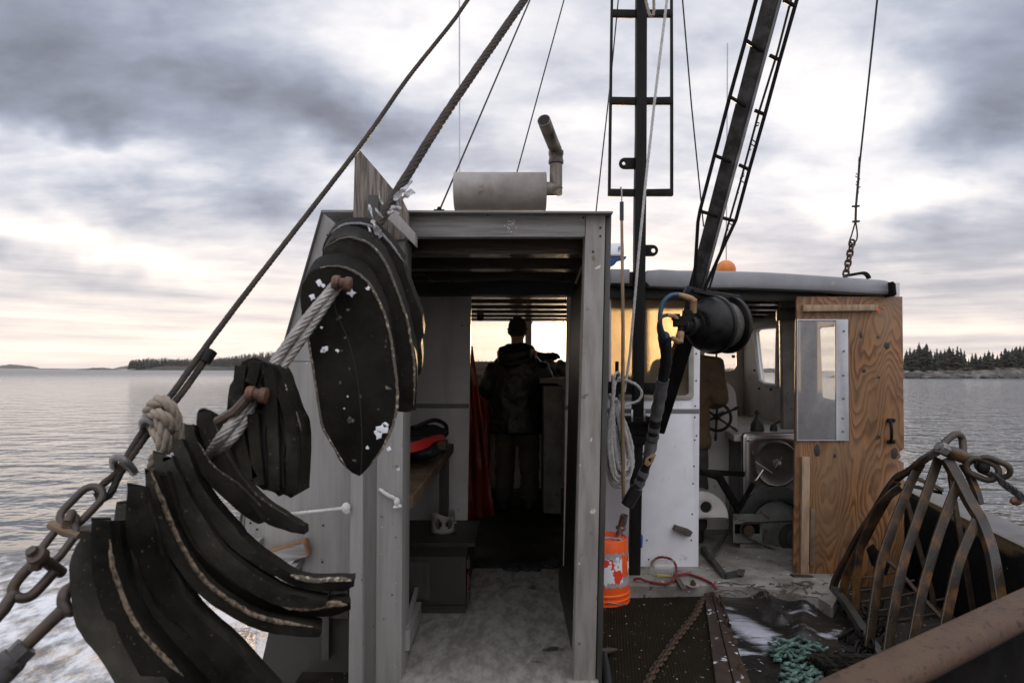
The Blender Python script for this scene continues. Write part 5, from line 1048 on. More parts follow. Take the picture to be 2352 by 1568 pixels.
# ------------------------------------------------------------------ hanging wires and rubber pieces (port side)
t = thing('main_wire', P(870, 510, 1.50), 'thick twisted steel wire running up from the hanging tyre pieces', 'wire rope')
q_ = PL((1222, -25, 1.95), (1040, 238, 1.72)); b = MB(); b.rope([beyond(q_[1], q_[0], 1.3)] + PL((1222, -25, 1.95), (1040, 238, 1.72), (930, 412, 1.58), (880, 495, 1.52), (858, 535, 1.49)), 0.0115, 6, 0.11, 6, 0.012); b.build('upper_wire', 'greasy_wire', t, ang=60)
for k, (o, w) in enumerate((((-8, -5), 0.0), ((8, 6), 0.01))):
    b = MB(); b.rope(PL((772 + o[0] * 0.4, 656 + o[1] * 0.4, 1.275 + w), (700 + o[0], 752 + o[1], 1.245 + w), (628 + o[0], 852 + o[1], 1.215 + w), (598 + o[0] * 0.6, 900 + o[1] * 0.6, 1.20 + w)), 0.0095, 6, 0.09, 6, 0.010); b.build('doubled_wire', 'steel_wire', t, ang=60)
    b = MB(); b.rope(PL((580 + o[0] * 0.4, 915 + o[1] * 0.4, 1.185 + w), (552 + o[0], 965 + o[1], 1.17 + w), (515 + o[0], 1010 + o[1], 1.15 + w), (480, 1045, 1.2 + w)), 0.0095, 6, 0.09, 6, 0.010); b.build('doubled_wire', 'steel_wire', t, ang=60)
b = MB(); b.tube(PL((576, 905, 1.17), (540, 945, 1.16), (500, 968, 1.18)), 0.009, 8); b.build('loose_end', 'brown_shackle', t)
for (u, v, d) in ((780, 650, 1.27), (583, 905, 1.165)):
    b = MB(); ax = P(u + 20, v + 3, d) - P(u - 16, v - 2, d); o = P(u - 16, v - 2, d)
    b.lathe([(0.012, 0.0), (0.014, 0.004), (0.014, 0.012), (0.010, 0.014), (0.011, 0.022), (0.014, 0.024), (0.014, 0.034), (0.008, 0.036)], o, ax, 12); b.build('crimp', 'copper_rust', t)
b = MB(); rn = random.Random(44)
t2 = thing('plastic_tatters', P(890, 470, 1.53), 'torn whitish plastic tatters wrapped round the thick wire above the tyre pieces', 'plastic scraps')
def tatter(pts, w, m='plastic_scrap'):
    b = MB(); q = smooth_path(PL(*pts), 4); b.flat(q, [w * rn.uniform(0.15, 0.8) * (1 - 0.7 * i / len(q)) for i in range(len(q))], 0.0025, Vector((rn.uniform(-.4, .4), -1, rn.uniform(-.3, .3)))); b.build('scrap', m, t2)
for p, w in (([(868, 540, 1.46), (860, 510, 1.45), (853, 490, 1.45), (848, 470, 1.46)], 0.022), ([(875, 545, 1.45), (862, 522, 1.44), (855, 505, 1.45)], 0.030), ([(880, 470, 1.5), (872, 455, 1.5), (871, 440, 1.5)], 0.014), ([(905, 460, 1.52), (922, 440, 1.52), (935, 428, 1.53), (946, 414, 1.53)], 0.026),
             ([(910, 462, 1.52), (928, 452, 1.52), (945, 440, 1.53), (953, 444, 1.53)], 0.032), ([(890, 490, 1.48), (905, 486, 1.48), (917, 492, 1.48)], 0.022), ([(880, 500, 1.47), (870, 490, 1.47), (862, 478, 1.47)], 0.014), ([(858, 560, 1.44), (850, 530, 1.44), (845, 520, 1.45)], 0.012), ([(895, 482, 1.5), (910, 475, 1.5), (922, 480, 1.5)], 0.02)): tatter(p, w)
# left hand wire with rope hitch, clips, chain, shackle
t = thing('side_wire', P(340, 960, 1.33), 'brown wire rope rising steeply left of the shelter to the top of the photo', 'wire rope')
q_ = PL((1092, -25, 2.3), (1040, 50, 2.24)); b = MB(); b.rope([beyond(q_[1], q_[0], 1.3)] + PL((1092, -25, 2.3), (1040, 50, 2.24), (935, 182, 2.10), (840, 318, 1.95), (700, 500, 1.75), (560, 680, 1.57), (470, 800, 1.46), (400, 898, 1.38), (345, 965, 1.335), (300, 1035, 1.29), (268, 1085, 1.265), (236, 1112, 1.25), (222, 1130, 1.245)), 0.0070, 6, 0.08, 6, 0.010); b.build('standing_part', 'greasy_wire', t, ang=60)
b = MB(); b.rope(PL((484, 808, 1.455), (450, 858, 1.43), (408, 915, 1.38), (355, 975, 1.335), (308, 1040, 1.29), (280, 1080, 1.268), (266, 1108, 1.26), (252, 1136, 1.25), (232, 1146, 1.245), (222, 1130, 1.245)), 0.0070, 6, 0.08, 6, 0.010); b.build('tail', 'greasy_wire', t, ang=60)
b = MB(); b.tube(PL((487, 806, 1.455), (470, 832, 1.442)), [0.012, 0.011], 10); b.build('end_sleeve', 'black_steel', t)
def uclip(u, v, d, par):
    b = MB(); p = smooth_path(PL((u - 16, v + 8, d + 0.01), (u - 17, v - 8, d - 0.02), (u - 5, v - 13, d - 0.03), (u + 12, v - 2, d - 0.03), (u + 26, v + 14, d - 0.01), (u + 28, v + 22, d + 0.01)), 4); b.tube(p, 0.0075, 9); b.build('wire_clip', 'bright_bolt', par)
    b = MB(); b.slab([(u - 6, v + 2), (u + 24, v + 14), (u + 32, v + 24), (u + 22, v + 26), (u - 2, v + 12)], d, 0.02, 0.004); b.build('clip_saddle', 'brown_shackle', par)
uclip(278, 1063, 1.262, t); uclip(345, 976, 1.32, t)
t = thing('hitch_rope', P(360, 960, 1.31), 'thick tan rope hitched round the brown wire and holding up the tyre pieces', 'rope')
for k, pts in enumerate([[(345, 985, 1.33), (338, 950, 1.30), (355, 925, 1.28), (380, 925, 1.28), (398, 950, 1.29), (402, 985, 1.30), (408, 1010, 1.31)], [(338, 975, 1.34), (346, 938, 1.33), (362, 918, 1.315), (384, 922, 1.31), (402, 948, 1.31), (410, 980, 1.32), (416, 1012, 1.33)],
                         [(352, 985, 1.305), (362, 1000, 1.28), (370, 1020, 1.275), (374, 1040, 1.29)], [(362, 955, 1.28), (372, 985, 1.275), (382, 1010, 1.28), (390, 1035, 1.30)], [(348, 955, 1.295), (362, 948, 1.27), (385, 962, 1.27), (398, 985, 1.29)], [(362, 1040, 1.32), (352, 1058, 1.32), (350, 1072, 1.33)]]):
    b = MB(); b.rope(PL(*pts), 0.0108, 3, 0.066, 7, 0.008); b.build('rope_turn', 'tan_rope', t, ang=60)
t = thing('chain', P(170, 1190, 1.2), 'rusty chain links joining the brown wire eye to the big shackle', 'chain')
def lk(a, c, w, r, n=None, m='brown_shackle', par=None): b = MB(); b.link(P(*a), P(*c), w, r, n, 10); b.build('chain_link', m, par or t)
lk((228, 1120, 1.235), (146, 1204, 1.19), 0.042, 0.0068, Vector((0.25, 1, 0.1))); lk((165, 1178, 1.185), (150, 1218, 1.18), 0.038, 0.0075, Vector((1, 0.5, 0.3)))
lk((170, 1186, 1.20), (160, 1222, 1.19), 0.038, 0.0072, Vector((0.8, 0.8, -0.4)))
lk((165, 1205, 1.175), (98, 1292, 1.13), 0.038, 0.0068, Vector((0.2, 1, 0.2)))
b = MB(); b.tube(PL((116, 1203, 1.17), (150, 1221, 1.165), (182, 1231, 1.16)), [0.008, 0.0085, 0.006], 9); b.build('brass_pin', 'bare_wood', t)
b = MB(); b.tube(PL((182, 1219, 1.175), (214, 1214, 1.17), (225, 1222, 1.16)), 0.008, 8); b.build('hook_end', 'brown_shackle', t)
t = thing('shackle', P(70, 1310, 1.1), 'heavy brown bow shackle with a square headed pin above the foam', 'shackle')
b = MB(); b.tube(smooth_path(PL((102, 1276, 1.09), (70, 1300, 1.08), (38, 1335, 1.07), (30, 1358, 1.065), (44, 1372, 1.065), (70, 1368, 1.075), (100, 1340, 1.09), (126, 1310, 1.10)), 5), [0.0082] * 36, 12); b.build('bow', 'brown_shackle', t)
b = MB(); b.lathe([(0.014, -0.004), (0.0155, 0.0), (0.0155, 0.009), (0.0095, 0.011), (0.0095, 0.066)], P(84, 1274, 1.075), P(130, 1306, 1.115) - P(84, 1274, 1.075), 14); b.lathe([(0.009, -0.022), (0.010, -0.019), (0.010, -0.003)], P(84, 1276, 1.075), P(86, 1262, 1.075) - P(84, 1276, 1.075), 6)
b.lathe([(0.009, 0.0), (0.009, 0.016)], P(70, 1262, 1.07), P(84, 1276, 1.08) - P(70, 1262, 1.07), 6); b.build('pin', 'brown_shackle', t)
b = MB(); b.tube(PL((34, 1360, 1.065), (8, 1398, 1.05), (-40, 1450, 1.03)), [0.009, 0.010, 0.0105], 10); b.build('eye_rod', 'brown_shackle', t)
t = thing('turnbuckle', P(80, 1450, 1.0), 'heavy turnbuckle with forked end and hex nut in the bottom corner', 'turnbuckle')
b = MB(); b.tube(smooth_path(PL((166, 1348, 1.0), (150, 1360, 0.99), (146, 1384, 0.985), (158, 1402, 0.985), (176, 1396, 1.0)), 4), 0.009, 10); b.tube(PL((150, 1396, 0.985), (118, 1425, 0.98), (60, 1482, 0.965), (20, 1520, 0.955)), [0.010, 0.009, 0.0085, 0.009], 12); b.build('eye_rod', 'brown_shackle', t)
b = MB(); ax = P(10, 1535, 0.95) - P(60, 1485, 0.965); b.lathe([(0.0165, 0.0), (0.0165, 0.024)], P(62, 1483, 0.962), ax, 6); b.lathe([(0.018, 0.0), (0.0195, 0.005), (0.019, 0.2)], P(36, 1508, 0.956), ax, 16); b.build('nut_and_body', 'boom_steel', t)

# rubber pieces strung on the wire
def rubber(label, pts, d, th, frays=(), m='rubber', E=None, bev=0.003, n=3, holes=(), name='tyre_piece', fr='frayed_cord', bend=0.0):
    np_ = len(pts); q = []
    for i, p in enumerate(pts):                       # keep cut corners crisp
        a = Vector((p[0] - pts[i - 1][0], p[1] - pts[i - 1][1])); c = Vector((pts[(i + 1) % np_][0] - p[0], pts[(i + 1) % np_][1] - p[1]))
        q += [p, p] if a.length > 0 and c.length > 0 and a.angle(c) > R_(48) else [p]
    pts = sm2(q, n)
    pts = [p for i, p in enumerate(pts) if (Vector(p) - Vector(pts[i - 1])).length > 4.0]
    jr = random.Random(int(pts[0][0] * 7 + pts[0][1]))
    pts = [(u + jr.uniform(-1.3, 1.3), v + jr.uniform(-1.3, 1.3)) for u, v in pts]
    b = MB(); b.slab(pts, d, th, 0.0, E, holes, off=False)
    zs = [v.co.z for v in b.bm.verts]; z1, z0 = max(zs), min(zs)
    bow = lambda p: Vector((0, bend * max(0.0, min(1.0, (z1 - p.z) / (z1 - z0))) ** 2, 0))
    for v in b.bm.verts: v.co += bow(v.co)
    o = b.build(name, m, ang=40, bevel=bev)
    tag(o, label, 'tyre piece', 'pieces of tyre rubber strung on the wire')
    if m == 'rubber_cut_lit':                            # sawn faces toward the camera paler, flanks black: shade of the gaps as colour
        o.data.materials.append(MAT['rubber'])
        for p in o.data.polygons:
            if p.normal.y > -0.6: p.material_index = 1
    for line, r in frays:
        b = MB(); q = resample(smooth_path([P(u, v, d - 0.001) for u, v in line], 5), 0.006); rn = random.Random(len(q))
        rr = [r * rn.uniform(0.85, 1.12) * min(1.0, 0.25 + 6 * min(i, len(q) - 1 - i) / len(q)) for i in range(len(q))]
        q = [p + bow(p) for p in q]
        q = [p + Vector((rn.uniform(-1, 1), 0, rn.uniform(-1, 1))) * 0.0007 for p in q]
        b.tube(q, rr, 7); f = b.build('frayed_edge', fr, o)
    return o
EB = lambda a, c: P(*c) - P(*a)
B1 = [(691, 706), (691, 668), (706, 632), (735, 613), (781, 611), (819, 626), (848, 651), (869, 689), (886, 731), (899, 790), (907, 848), (911, 890), (911, 932), (899, 983), (874, 1033), (848, 1071), (827, 1094), (798, 1079), (773, 1046), (756, 1008), (739, 974), (729, 911), (718, 840), (706, 773), (695, 735)]
o = rubber('big oval tyre piece with white spots facing the camera, front of the upper bundle', B1, 1.30, 0.06, [([(735, 614), (781, 612), (819, 627), (848, 652), (869, 690), (887, 732), (900, 790), (908, 848), (912, 890), (912, 932), (900, 984), (876, 1033), (850, 1070)], 0.0028), ([(692, 735), (706, 773), (718, 840), (729, 911), (739, 974), (756, 1008), (798, 1078)], 0.0022)],
       'rubber_spotted', EB((760, 620, 1.30), (771, 590, 1.36)), 0.004, fr='frayed_dark')
b = MB(); b.tube(smooth_path(PL((768, 680, 1.303), (774, 720, 1.303), (800, 780, 1.303), (818, 850, 1.303), (828, 930, 1.303), (832, 1010, 1.303), (830, 1088, 1.303)), 4), [0.0035] * 25, 6); b.build('cut_line', 'soot', o)
for u, v, s in ((733, 650, 10), (742, 655, 7), (717, 682, 11), (806, 672, 13), (748, 800, 12), (740, 806, 8), (845, 663, 8), (878, 985, 16), (870, 1000, 12), (884, 975, 10), (862, 992, 6), (843, 1028, 6), (893, 1030, 7), (738, 752, 4), (798, 910, 3), (790, 938, 3)):
    rn = random.Random(u); b = MB(); b.slab([(u + s * rn.uniform(0.35, 1) * math.cos(a), v + s * rn.uniform(0.35, 1) * math.sin(a)) for a in [6.283 * k / 9 for k in range(9)]], 1.2975, 0.003, 0.0005); b.build('white_splash', 'oar_white', o)
rubber('curved tyre piece tucked directly behind the big oval one with a beaded pale edge', [(739, 590), (756, 556), (790, 542), (827, 548), (861, 567), (890, 609), (916, 672), (937, 731), (949, 790), (958, 848), (956, 937), (941, 945), (905, 942), (860, 900), (800, 760), (740, 640)], 1.39, 0.05, [([(750, 565), (790, 546), (827, 551), (861, 570), (889, 611), (914, 674), (934, 732), (945, 790), (952, 848), (950, 930)], 0.0028)], 'rubber', EB((800, 560, 1.39), (808, 536, 1.44)), 0.004, fr='frayed_dark')
rubber('thin ragged tyre piece at the very back of the upper bundle', [(741, 580), (743, 561), (760, 533), (785, 517), (819, 512), (857, 521), (890, 550), (915, 580), (928, 601), (932, 630), (945, 662), (962, 706), (970, 730), (973, 768), (968, 790), (970, 848), (960, 863), (920, 860), (850, 740), (780, 620)], 1.46, 0.03, [([(760, 535), (786, 518), (819, 513), (857, 522), (890, 551), (928, 602)], 0.0028)], 'rubber', EB((800, 560, 1.46), (806, 545, 1.49)), 0.004, fr='gray_tape', n=2)
TP = [(541, 862), (555, 830), (585, 821), (617, 834), (640, 846), (655, 882), (668, 924), (682, 955), (690, 975), (691, 1040), (688, 1129), (667, 1143), (651, 1134), (640, 1141), (625, 1128), (604, 1124), (585, 1110), (549, 1076), (527, 1028), (520, 940), (528, 885)]
hole = [[(575, 896), (580, 890), (584, 900), (578, 906)], [(598, 922), (606, 930), (600, 942), (588, 938), (590, 926)]]
o = rubber('stubby tyre tread piece with wavy grooves hanging between the two bundles', TP, 1.19, 0.06, [([(655, 882), (668, 924), (684, 960), (691, 990)], 0.002)], 'rubber', None, 0.008, 2, hole, fr='frayed_dark')
b = MB()
for pts in ([(545, 868), (548, 890), (538, 915), (536, 960), (542, 1010), (556, 1060), (575, 1095)], [(575, 830), (572, 850), (560, 868), (558, 890)], [(600, 832), (606, 855), (596, 880), (610, 905), (614, 950), (606, 1000), (612, 1060), (610, 1110)], [(630, 850), (634, 880), (645, 910), (642, 950), (655, 1000), (648, 1060), (652, 1120)]):
    b.flat(smooth_path(PL(*[(u, v, 1.189) for u, v in pts]), 3), 0.0055, 0.004, Vector((0, 1, 0)))
b.build('grooves', 'soot', o)
b = MB()
for pts in ([(556, 840), (552, 880), (546, 930), (550, 990), (566, 1060), (584, 1098)], [(590, 830), (584, 862), (578, 880)], [(584, 950), (588, 1010), (594, 1070), (598, 1112)], [(618, 845), (624, 880), (628, 930), (630, 1000), (632, 1070), (634, 1125)], [(650, 900), (664, 940), (672, 1000), (674, 1070), (672, 1130)]):
    b.flat(smooth_path(PL(*[(u, v, 1.183) for u, v in pts]), 3), 0.019, 0.016, Vector((0, 1, 0)))
b.build('tread_ribs', 'rubber', o, ang=60)
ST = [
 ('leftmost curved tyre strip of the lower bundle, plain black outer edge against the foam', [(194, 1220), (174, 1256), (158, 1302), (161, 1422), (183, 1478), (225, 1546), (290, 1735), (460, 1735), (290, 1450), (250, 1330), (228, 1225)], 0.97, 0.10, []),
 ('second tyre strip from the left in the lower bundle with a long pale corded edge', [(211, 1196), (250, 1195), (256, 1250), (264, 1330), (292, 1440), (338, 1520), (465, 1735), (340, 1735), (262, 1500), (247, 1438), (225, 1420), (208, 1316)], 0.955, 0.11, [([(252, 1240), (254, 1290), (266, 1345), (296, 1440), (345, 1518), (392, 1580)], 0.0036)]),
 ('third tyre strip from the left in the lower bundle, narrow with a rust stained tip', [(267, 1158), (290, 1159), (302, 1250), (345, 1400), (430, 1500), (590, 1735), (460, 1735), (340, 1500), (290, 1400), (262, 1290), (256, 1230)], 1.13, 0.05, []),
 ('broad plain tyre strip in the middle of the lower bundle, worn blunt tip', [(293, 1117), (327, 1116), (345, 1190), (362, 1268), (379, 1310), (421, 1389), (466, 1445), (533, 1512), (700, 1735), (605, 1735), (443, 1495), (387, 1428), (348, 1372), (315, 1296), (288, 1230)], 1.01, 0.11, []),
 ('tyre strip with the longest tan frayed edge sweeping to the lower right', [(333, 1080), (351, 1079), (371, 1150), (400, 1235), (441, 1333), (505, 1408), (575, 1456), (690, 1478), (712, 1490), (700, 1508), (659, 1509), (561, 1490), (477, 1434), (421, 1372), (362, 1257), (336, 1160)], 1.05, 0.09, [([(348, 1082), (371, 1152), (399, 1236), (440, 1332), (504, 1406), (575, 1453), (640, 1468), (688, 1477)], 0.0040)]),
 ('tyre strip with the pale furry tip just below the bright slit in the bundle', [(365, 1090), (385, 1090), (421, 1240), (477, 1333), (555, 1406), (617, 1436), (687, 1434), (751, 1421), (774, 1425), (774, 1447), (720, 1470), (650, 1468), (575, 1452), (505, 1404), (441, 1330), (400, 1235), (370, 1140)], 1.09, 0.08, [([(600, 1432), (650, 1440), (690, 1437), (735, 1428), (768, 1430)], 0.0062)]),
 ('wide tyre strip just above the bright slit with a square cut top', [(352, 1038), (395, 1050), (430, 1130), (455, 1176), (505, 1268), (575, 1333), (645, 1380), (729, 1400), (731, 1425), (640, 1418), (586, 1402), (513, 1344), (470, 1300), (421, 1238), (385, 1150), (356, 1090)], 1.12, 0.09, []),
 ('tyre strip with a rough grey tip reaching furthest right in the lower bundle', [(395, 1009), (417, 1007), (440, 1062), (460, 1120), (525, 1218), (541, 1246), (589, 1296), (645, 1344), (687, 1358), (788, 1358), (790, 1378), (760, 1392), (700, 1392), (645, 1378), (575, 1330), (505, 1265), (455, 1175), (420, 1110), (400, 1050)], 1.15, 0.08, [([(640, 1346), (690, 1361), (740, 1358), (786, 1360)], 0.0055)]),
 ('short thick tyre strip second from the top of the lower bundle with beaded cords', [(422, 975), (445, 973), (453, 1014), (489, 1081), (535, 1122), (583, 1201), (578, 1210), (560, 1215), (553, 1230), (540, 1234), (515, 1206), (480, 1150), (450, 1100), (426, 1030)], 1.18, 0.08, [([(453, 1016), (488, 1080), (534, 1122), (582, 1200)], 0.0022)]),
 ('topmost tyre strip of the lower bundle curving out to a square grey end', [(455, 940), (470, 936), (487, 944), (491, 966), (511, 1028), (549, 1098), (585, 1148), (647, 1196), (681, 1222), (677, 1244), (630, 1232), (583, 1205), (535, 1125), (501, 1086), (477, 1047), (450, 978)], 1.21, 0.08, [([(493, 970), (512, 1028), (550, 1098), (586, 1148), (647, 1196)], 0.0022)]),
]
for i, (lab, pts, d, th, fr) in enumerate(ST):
    rubber(lab, pts, d, th, fr, 'rubber_cut_lit', EB((560, 1250, d), (568 + i, 1243, d + th)), 0.0055, 3, fr='frayed_cord' if i < 7 else 'frayed_dark', bend=0.06 + 0.03 * ((i * 7) % 3))
# little cords and blocks at the shelter
b = MB(); b.rope(PL((636, 1184, 2.86), (700, 1176, 2.86), (800, 1165, 2.70)), 0.0075, 3); b.ball(P(795, 1166, 2.69), (0.018, 0.015, 0.022)); b.ball(P(798, 1174, 2.69), 0.012); tag(b.build('taut_string', 'white_rope', ang=60), 'thin white cord stretched across the grey panel to the doorpost', 'cord')
b = MB(); b.rope(PL((871, 1123, 2.745), (892, 1137, 2.735), (912, 1147, 2.73), (913, 1158, 2.725)), 0.008, 3); b.ball(P(912, 1152, 2.725), (0.013, 0.012, 0.018)); b.ball(P(909, 1164, 2.725), (0.012, 0.01, 0.008)); b.ball(P(918, 1162, 2.725), 0.009)
tag(b.build('rope_stub', 'white_rope', ang=60), 'short knotted white rope stub poking out of the doorpost', 'rope')
t = thing('loose_block', P(652, 1275, 2.84), 'tilted grey wooden block with bare orange edges lying by the shelter wall', 'wood block')
b = MB(); b.slab([(600, 1272), (697, 1243), (707, 1277), (655, 1293), (617, 1304), (610, 1300)], 2.84, 0.05, 0.003); b.build('block', 'gray_paint_across', t)
b = MB(); b.slab([(599, 1270), (697, 1240), (701, 1243), (709, 1276), (705, 1276), (696, 1246), (601, 1275)], 2.837, 0.05, 0.002); b.build('bare_edge', 'cut_edge', t)
b = MB(); b.slab([(556, 1242), (596, 1240), (594, 1262), (586, 1276), (560, 1268)], 2.86, 0.05, 0.003); tag(b.build('support_block', 'gray_paint'), 'small grey block under the lower corner of the shelter panel', 'wood block')
b = MB(); zl = P(640, 1300, 2.85).z; b.hexa([P(540, 1290, 2.95), P(690, 1284, 2.95), P(634, 1348, 2.62), P(500, 1350, 2.62)] + [p + Vector((0, 0, -0.02)) for p in (P(540, 1290, 2.95), P(690, 1284, 2.95), P(634, 1348, 2.62), P(500, 1350, 2.62))]); led = b.build('side_ledge', 'white_paint', None)
tag(led, 'white painted side ledge beneath the tilted grey block', 'ledge')
b = MB(); b.bar(P(692, 1286, 2.93), P(630, 1352, 2.60), 0.028, 0.03); b.build('ledge_edge', 'gray_paint', led)
b = MB(); b.slab([(632, 1352), (694, 1292), (800, 1350), (800, 1420), (640, 1420)], 2.96, 0.02, 0.002); b.build('ledge_web', 'gray_paint_dark', led)
# ------------------------------------------------------------------ bulwark, dredge, foreground rail
zb = CAMZ - 0.82
o1 = G(2101, 1121, zb); o2 = G(2352, 1176, zb); i1 = G(2076, 1126, zb); i2 = G(2352, 1262, zb)
ext = lambda a, c, k: c + (c - a) * k
oo = ext(o1, o2, 1.6); ii = ext(i1, i2, 0.7); bk = Vector((2.55, 5.2, zb))
t = thing('bulwark', Vector((i1.x, i1.y, ZD)), 'black bulwark of the boat with a worn grey cap behind the dredge', 'bulwark')
b = MB(); sec = []
for k in range(13):
    f = k / 12; a = i1.lerp(ii, f); c = o1.lerp(oo, f); w = (c - a); w.z = 0; wl = min(w.length, 0.34); w.normalize()
    ring = [a + Vector((0.03, 0, -0.75)), a + Vector((0, 0, -0.07)), a + w * 0.012 + Vector((0, 0, -0.025)), a + w * 0.05 + Vector((0, 0, -0.002)), a + w * (wl - 0.04), a + w * wl + Vector((0, 0, -0.03)), a + w * wl + Vector((0, 0, -1.2))]
    sec.append([b.bm.verts.new(p) for p in ring])
for r0, r1 in zip(sec, sec[1:]):
    for j in range(6): b.face([r0[j], r0[j + 1], r1[j + 1], r1[j]])
b.face(sec[0]); b.face(sec[-1])
hull = [Vector((i1.x, i1.y, zb)), Vector((2.60, 5.2, zb + 0.03)), Vector((2.48, 6.4, zb + 0.08)), Vector((2.1, 8.0, zb + 0.16)), Vector((1.3, 9.8, zb + 0.26)), Vector((0.2, 11.0, zb + 0.33)), Vector((-0.9, 10.4, zb + 0.3))]
rows = []
for k, p in enumerate(hull):
    n = (hull[min(k + 1, 6)] - hull[max(k - 1, 0)]).normalized(); n = Vector((n.y, -n.x, 0)) * (0.30 if k == 0 else 0.12)
    rows.append([b.bm.verts.new(q) for q in (p + Vector((0, 0, -1.0)), p - Vector((0, 0, 0.01)), p + n - Vector((0, 0, 0.01)), p + n + Vector((0, 0, -1.3)))])
for r0, r1 in zip(rows, rows[1:]):
    for j in range(3): b.face([r0[j], r0[j + 1], r1[j + 1], r1[j]])
b.build('bulwark_side', 'bulwark_black', t)
b = MB(); sec = []
for k in range(13):
    f = k / 12; a = i1.lerp(ii, f); c = o1.lerp(oo, f); w = (c - a); w.z = 0; wl = min(w.length, 0.34); w.normalize()
    ring = [a + w * 0.03 + Vector((0, 0, 0.0)), a + w * 0.05 + Vector((0, 0, 0.008)), a + w * (wl - 0.05) + Vector((0, 0, 0.009)), a + w * (wl - 0.03) + Vector((0, 0, 0.0))]
    sec.append([b.bm.verts.new(p) for p in ring])
for r0, r1 in zip(sec, sec[1:]):
    for j in range(3): b.face([r0[j], r0[j + 1], r1[j + 1], r1[j]])
b.build('cap', 'bulwark_cap', t)

t = thing('scallop_dredge', G(2030, 1515, ZD), 'rusty iron scallop dredge with a fan of flat bars standing on deck', 'dredge')
NR = Vector((0.15, -1, 0.25)).normalized()
def dbar(name, pts, w, h=0.012, nrm=NR, m='dredge_steel', n=5):
    pts = [(u, v, d - 0.17 * max(0.0, (v - 1080) / 430)) for u, v, d in pts]
    b = MB(); b.flat(smooth_path(PL(*pts), n), w, h, nrm); return b.build(name, m, t, bevel=0.0025)
dbar('edge_bar', [(2153, 1036, 3.42), (2122, 1055, 3.44), (2093, 1079, 3.50), (2062, 1096, 3.60), (2036, 1130, 3.68), (2007, 1178, 3.76), (1972, 1232, 3.85), (1946, 1281, 3.93), (1922, 1325, 3.98), (1914, 1352, 4.0), (1911, 1386, 4.0)], 0.034, 0.03)
dbar('fan_bar', [(2060, 1106, 3.60), (2025, 1165, 3.70), (1990, 1230, 3.78), (1962, 1285, 3.84), (1942, 1330, 3.88), (1934, 1390, 3.9)], 0.049)
dbar('fan_bar', [(2068, 1118, 3.58), (2040, 1140, 3.60), (2015, 1169, 3.64), (1992, 1218, 3.68), (1976, 1262, 3.71), (1968, 1330, 3.73), (1965, 1410, 3.74)], 0.042)
dbar('fan_bar', [(2116, 1062, 3.48), (2100, 1090, 3.48), (2078, 1140, 3.46), (2056, 1196, 3.44), (2036, 1250, 3.42), (2022, 1300, 3.40), (2008, 1390, 3.36), (1996, 1488, 3.32)], 0.047)
dbar('fan_bar', [(2156, 1052, 3.44), (2143, 1090, 3.42), (2120, 1155, 3.40), (2098, 1220, 3.37), (2078, 1280, 3.34), (2062, 1350, 3.31), (2048, 1430, 3.28), (2038, 1505, 3.24)], 0.049)
dbar('fan_bar', [(2200, 1108, 3.36), (2180, 1160, 3.34), (2155, 1230, 3.31), (2134, 1300, 3.28), (2116, 1370, 3.25), (2096, 1475, 3.2), (2085, 1540, 3.18)], 0.049)
dbar('fan_bar', [(2243, 1196, 3.28), (2222, 1240, 3.26), (2200, 1300, 3.23), (2184, 1370, 3.2), (2170, 1440, 3.18), (2160, 1520, 3.15)], 0.049)
dbar('side_leg', [(2172, 1052, 3.40), (2186, 1075, 3.38), (2203, 1106, 3.36), (2226, 1150, 3.32), (2248, 1186, 3.29), (2262, 1218, 3.27), (2276, 1262, 3.24), (2286, 1310, 3.2), (2296, 1375, 3.16), (2306, 1440, 3.12)], 0.055, 0.03)
dbar('side_leg', [(2210, 1064, 3.41), (2226, 1090, 3.40), (2243, 1130, 3.38), (2250, 1158, 3.37)], 0.03, 0.03)
dbar('rear_bar', [(2180, 1060, 3.5), (2184, 1090, 3.55), (2190, 1135, 3.62)], 0.04)
dbar('rear_bar', [(2082, 1147, 3.75), (2096, 1200, 3.8), (2114, 1270, 3.85), (2138, 1350, 3.88), (2150, 1420, 3.9)], 0.03, 0.01, NR, 'rusty_steel')
dbar('rear_bar', [(2192, 1150, 3.65), (2206, 1230, 3.7), (2222, 1320, 3.72), (2236, 1410, 3.75)], 0.034, 0.01, NR, 'rusty_steel')
dbar('rear_bar', [(2100, 1096, 3.72), (2130, 1108, 3.8), (2165, 1125, 3.9)], 0.022, 0.014, NR, 'rusty_steel')
dbar('rear_bar', [(2256, 1210, 3.35), (2280, 1290, 3.34), (2304, 1360, 3.32)], 0.03, 0.012, NR, 'rusty_steel')
b = MB(); b.slab([(1993, 1262), (2008, 1250), (2022, 1270), (2046, 1296), (2036, 1322), (2004, 1298)], 3.75, 0.02, 0.003); b.build('dark_plate', 'black_steel', t)
dbar('brace', [(2020, 1270, 3.7), (2060, 1306, 3.68), (2110, 1362, 3.62), (2165, 1420, 3.55)], 0.02, 0.012, NR, 'rusty_steel')
b = MB(); b.tube(smooth_path(PL((2150, 1036, 3.42), (2168, 1018, 3.43), (2190, 999, 3.45), (2205, 1000, 3.46), (2211, 1014, 3.46), (2213, 1052, 3.43)), 5), 0.018, 10); b.build('lifting_bail', 'brown_shackle', t)
dbar('bottom_bar', [(1916, 1352, 3.98), (1950, 1396, 3.72), (1985, 1450, 3.45), (2030, 1516, 3.25)], 0.04, 0.035, Vector((0, -0.4, 1)), 'machine_dark')
dbar('bottom_bar', [(2030, 1516, 3.2), (2110, 1500, 3.15), (2200, 1470, 3.1), (2300, 1445, 3.08)], 0.035, 0.03, Vector((0, -0.4, 1)))
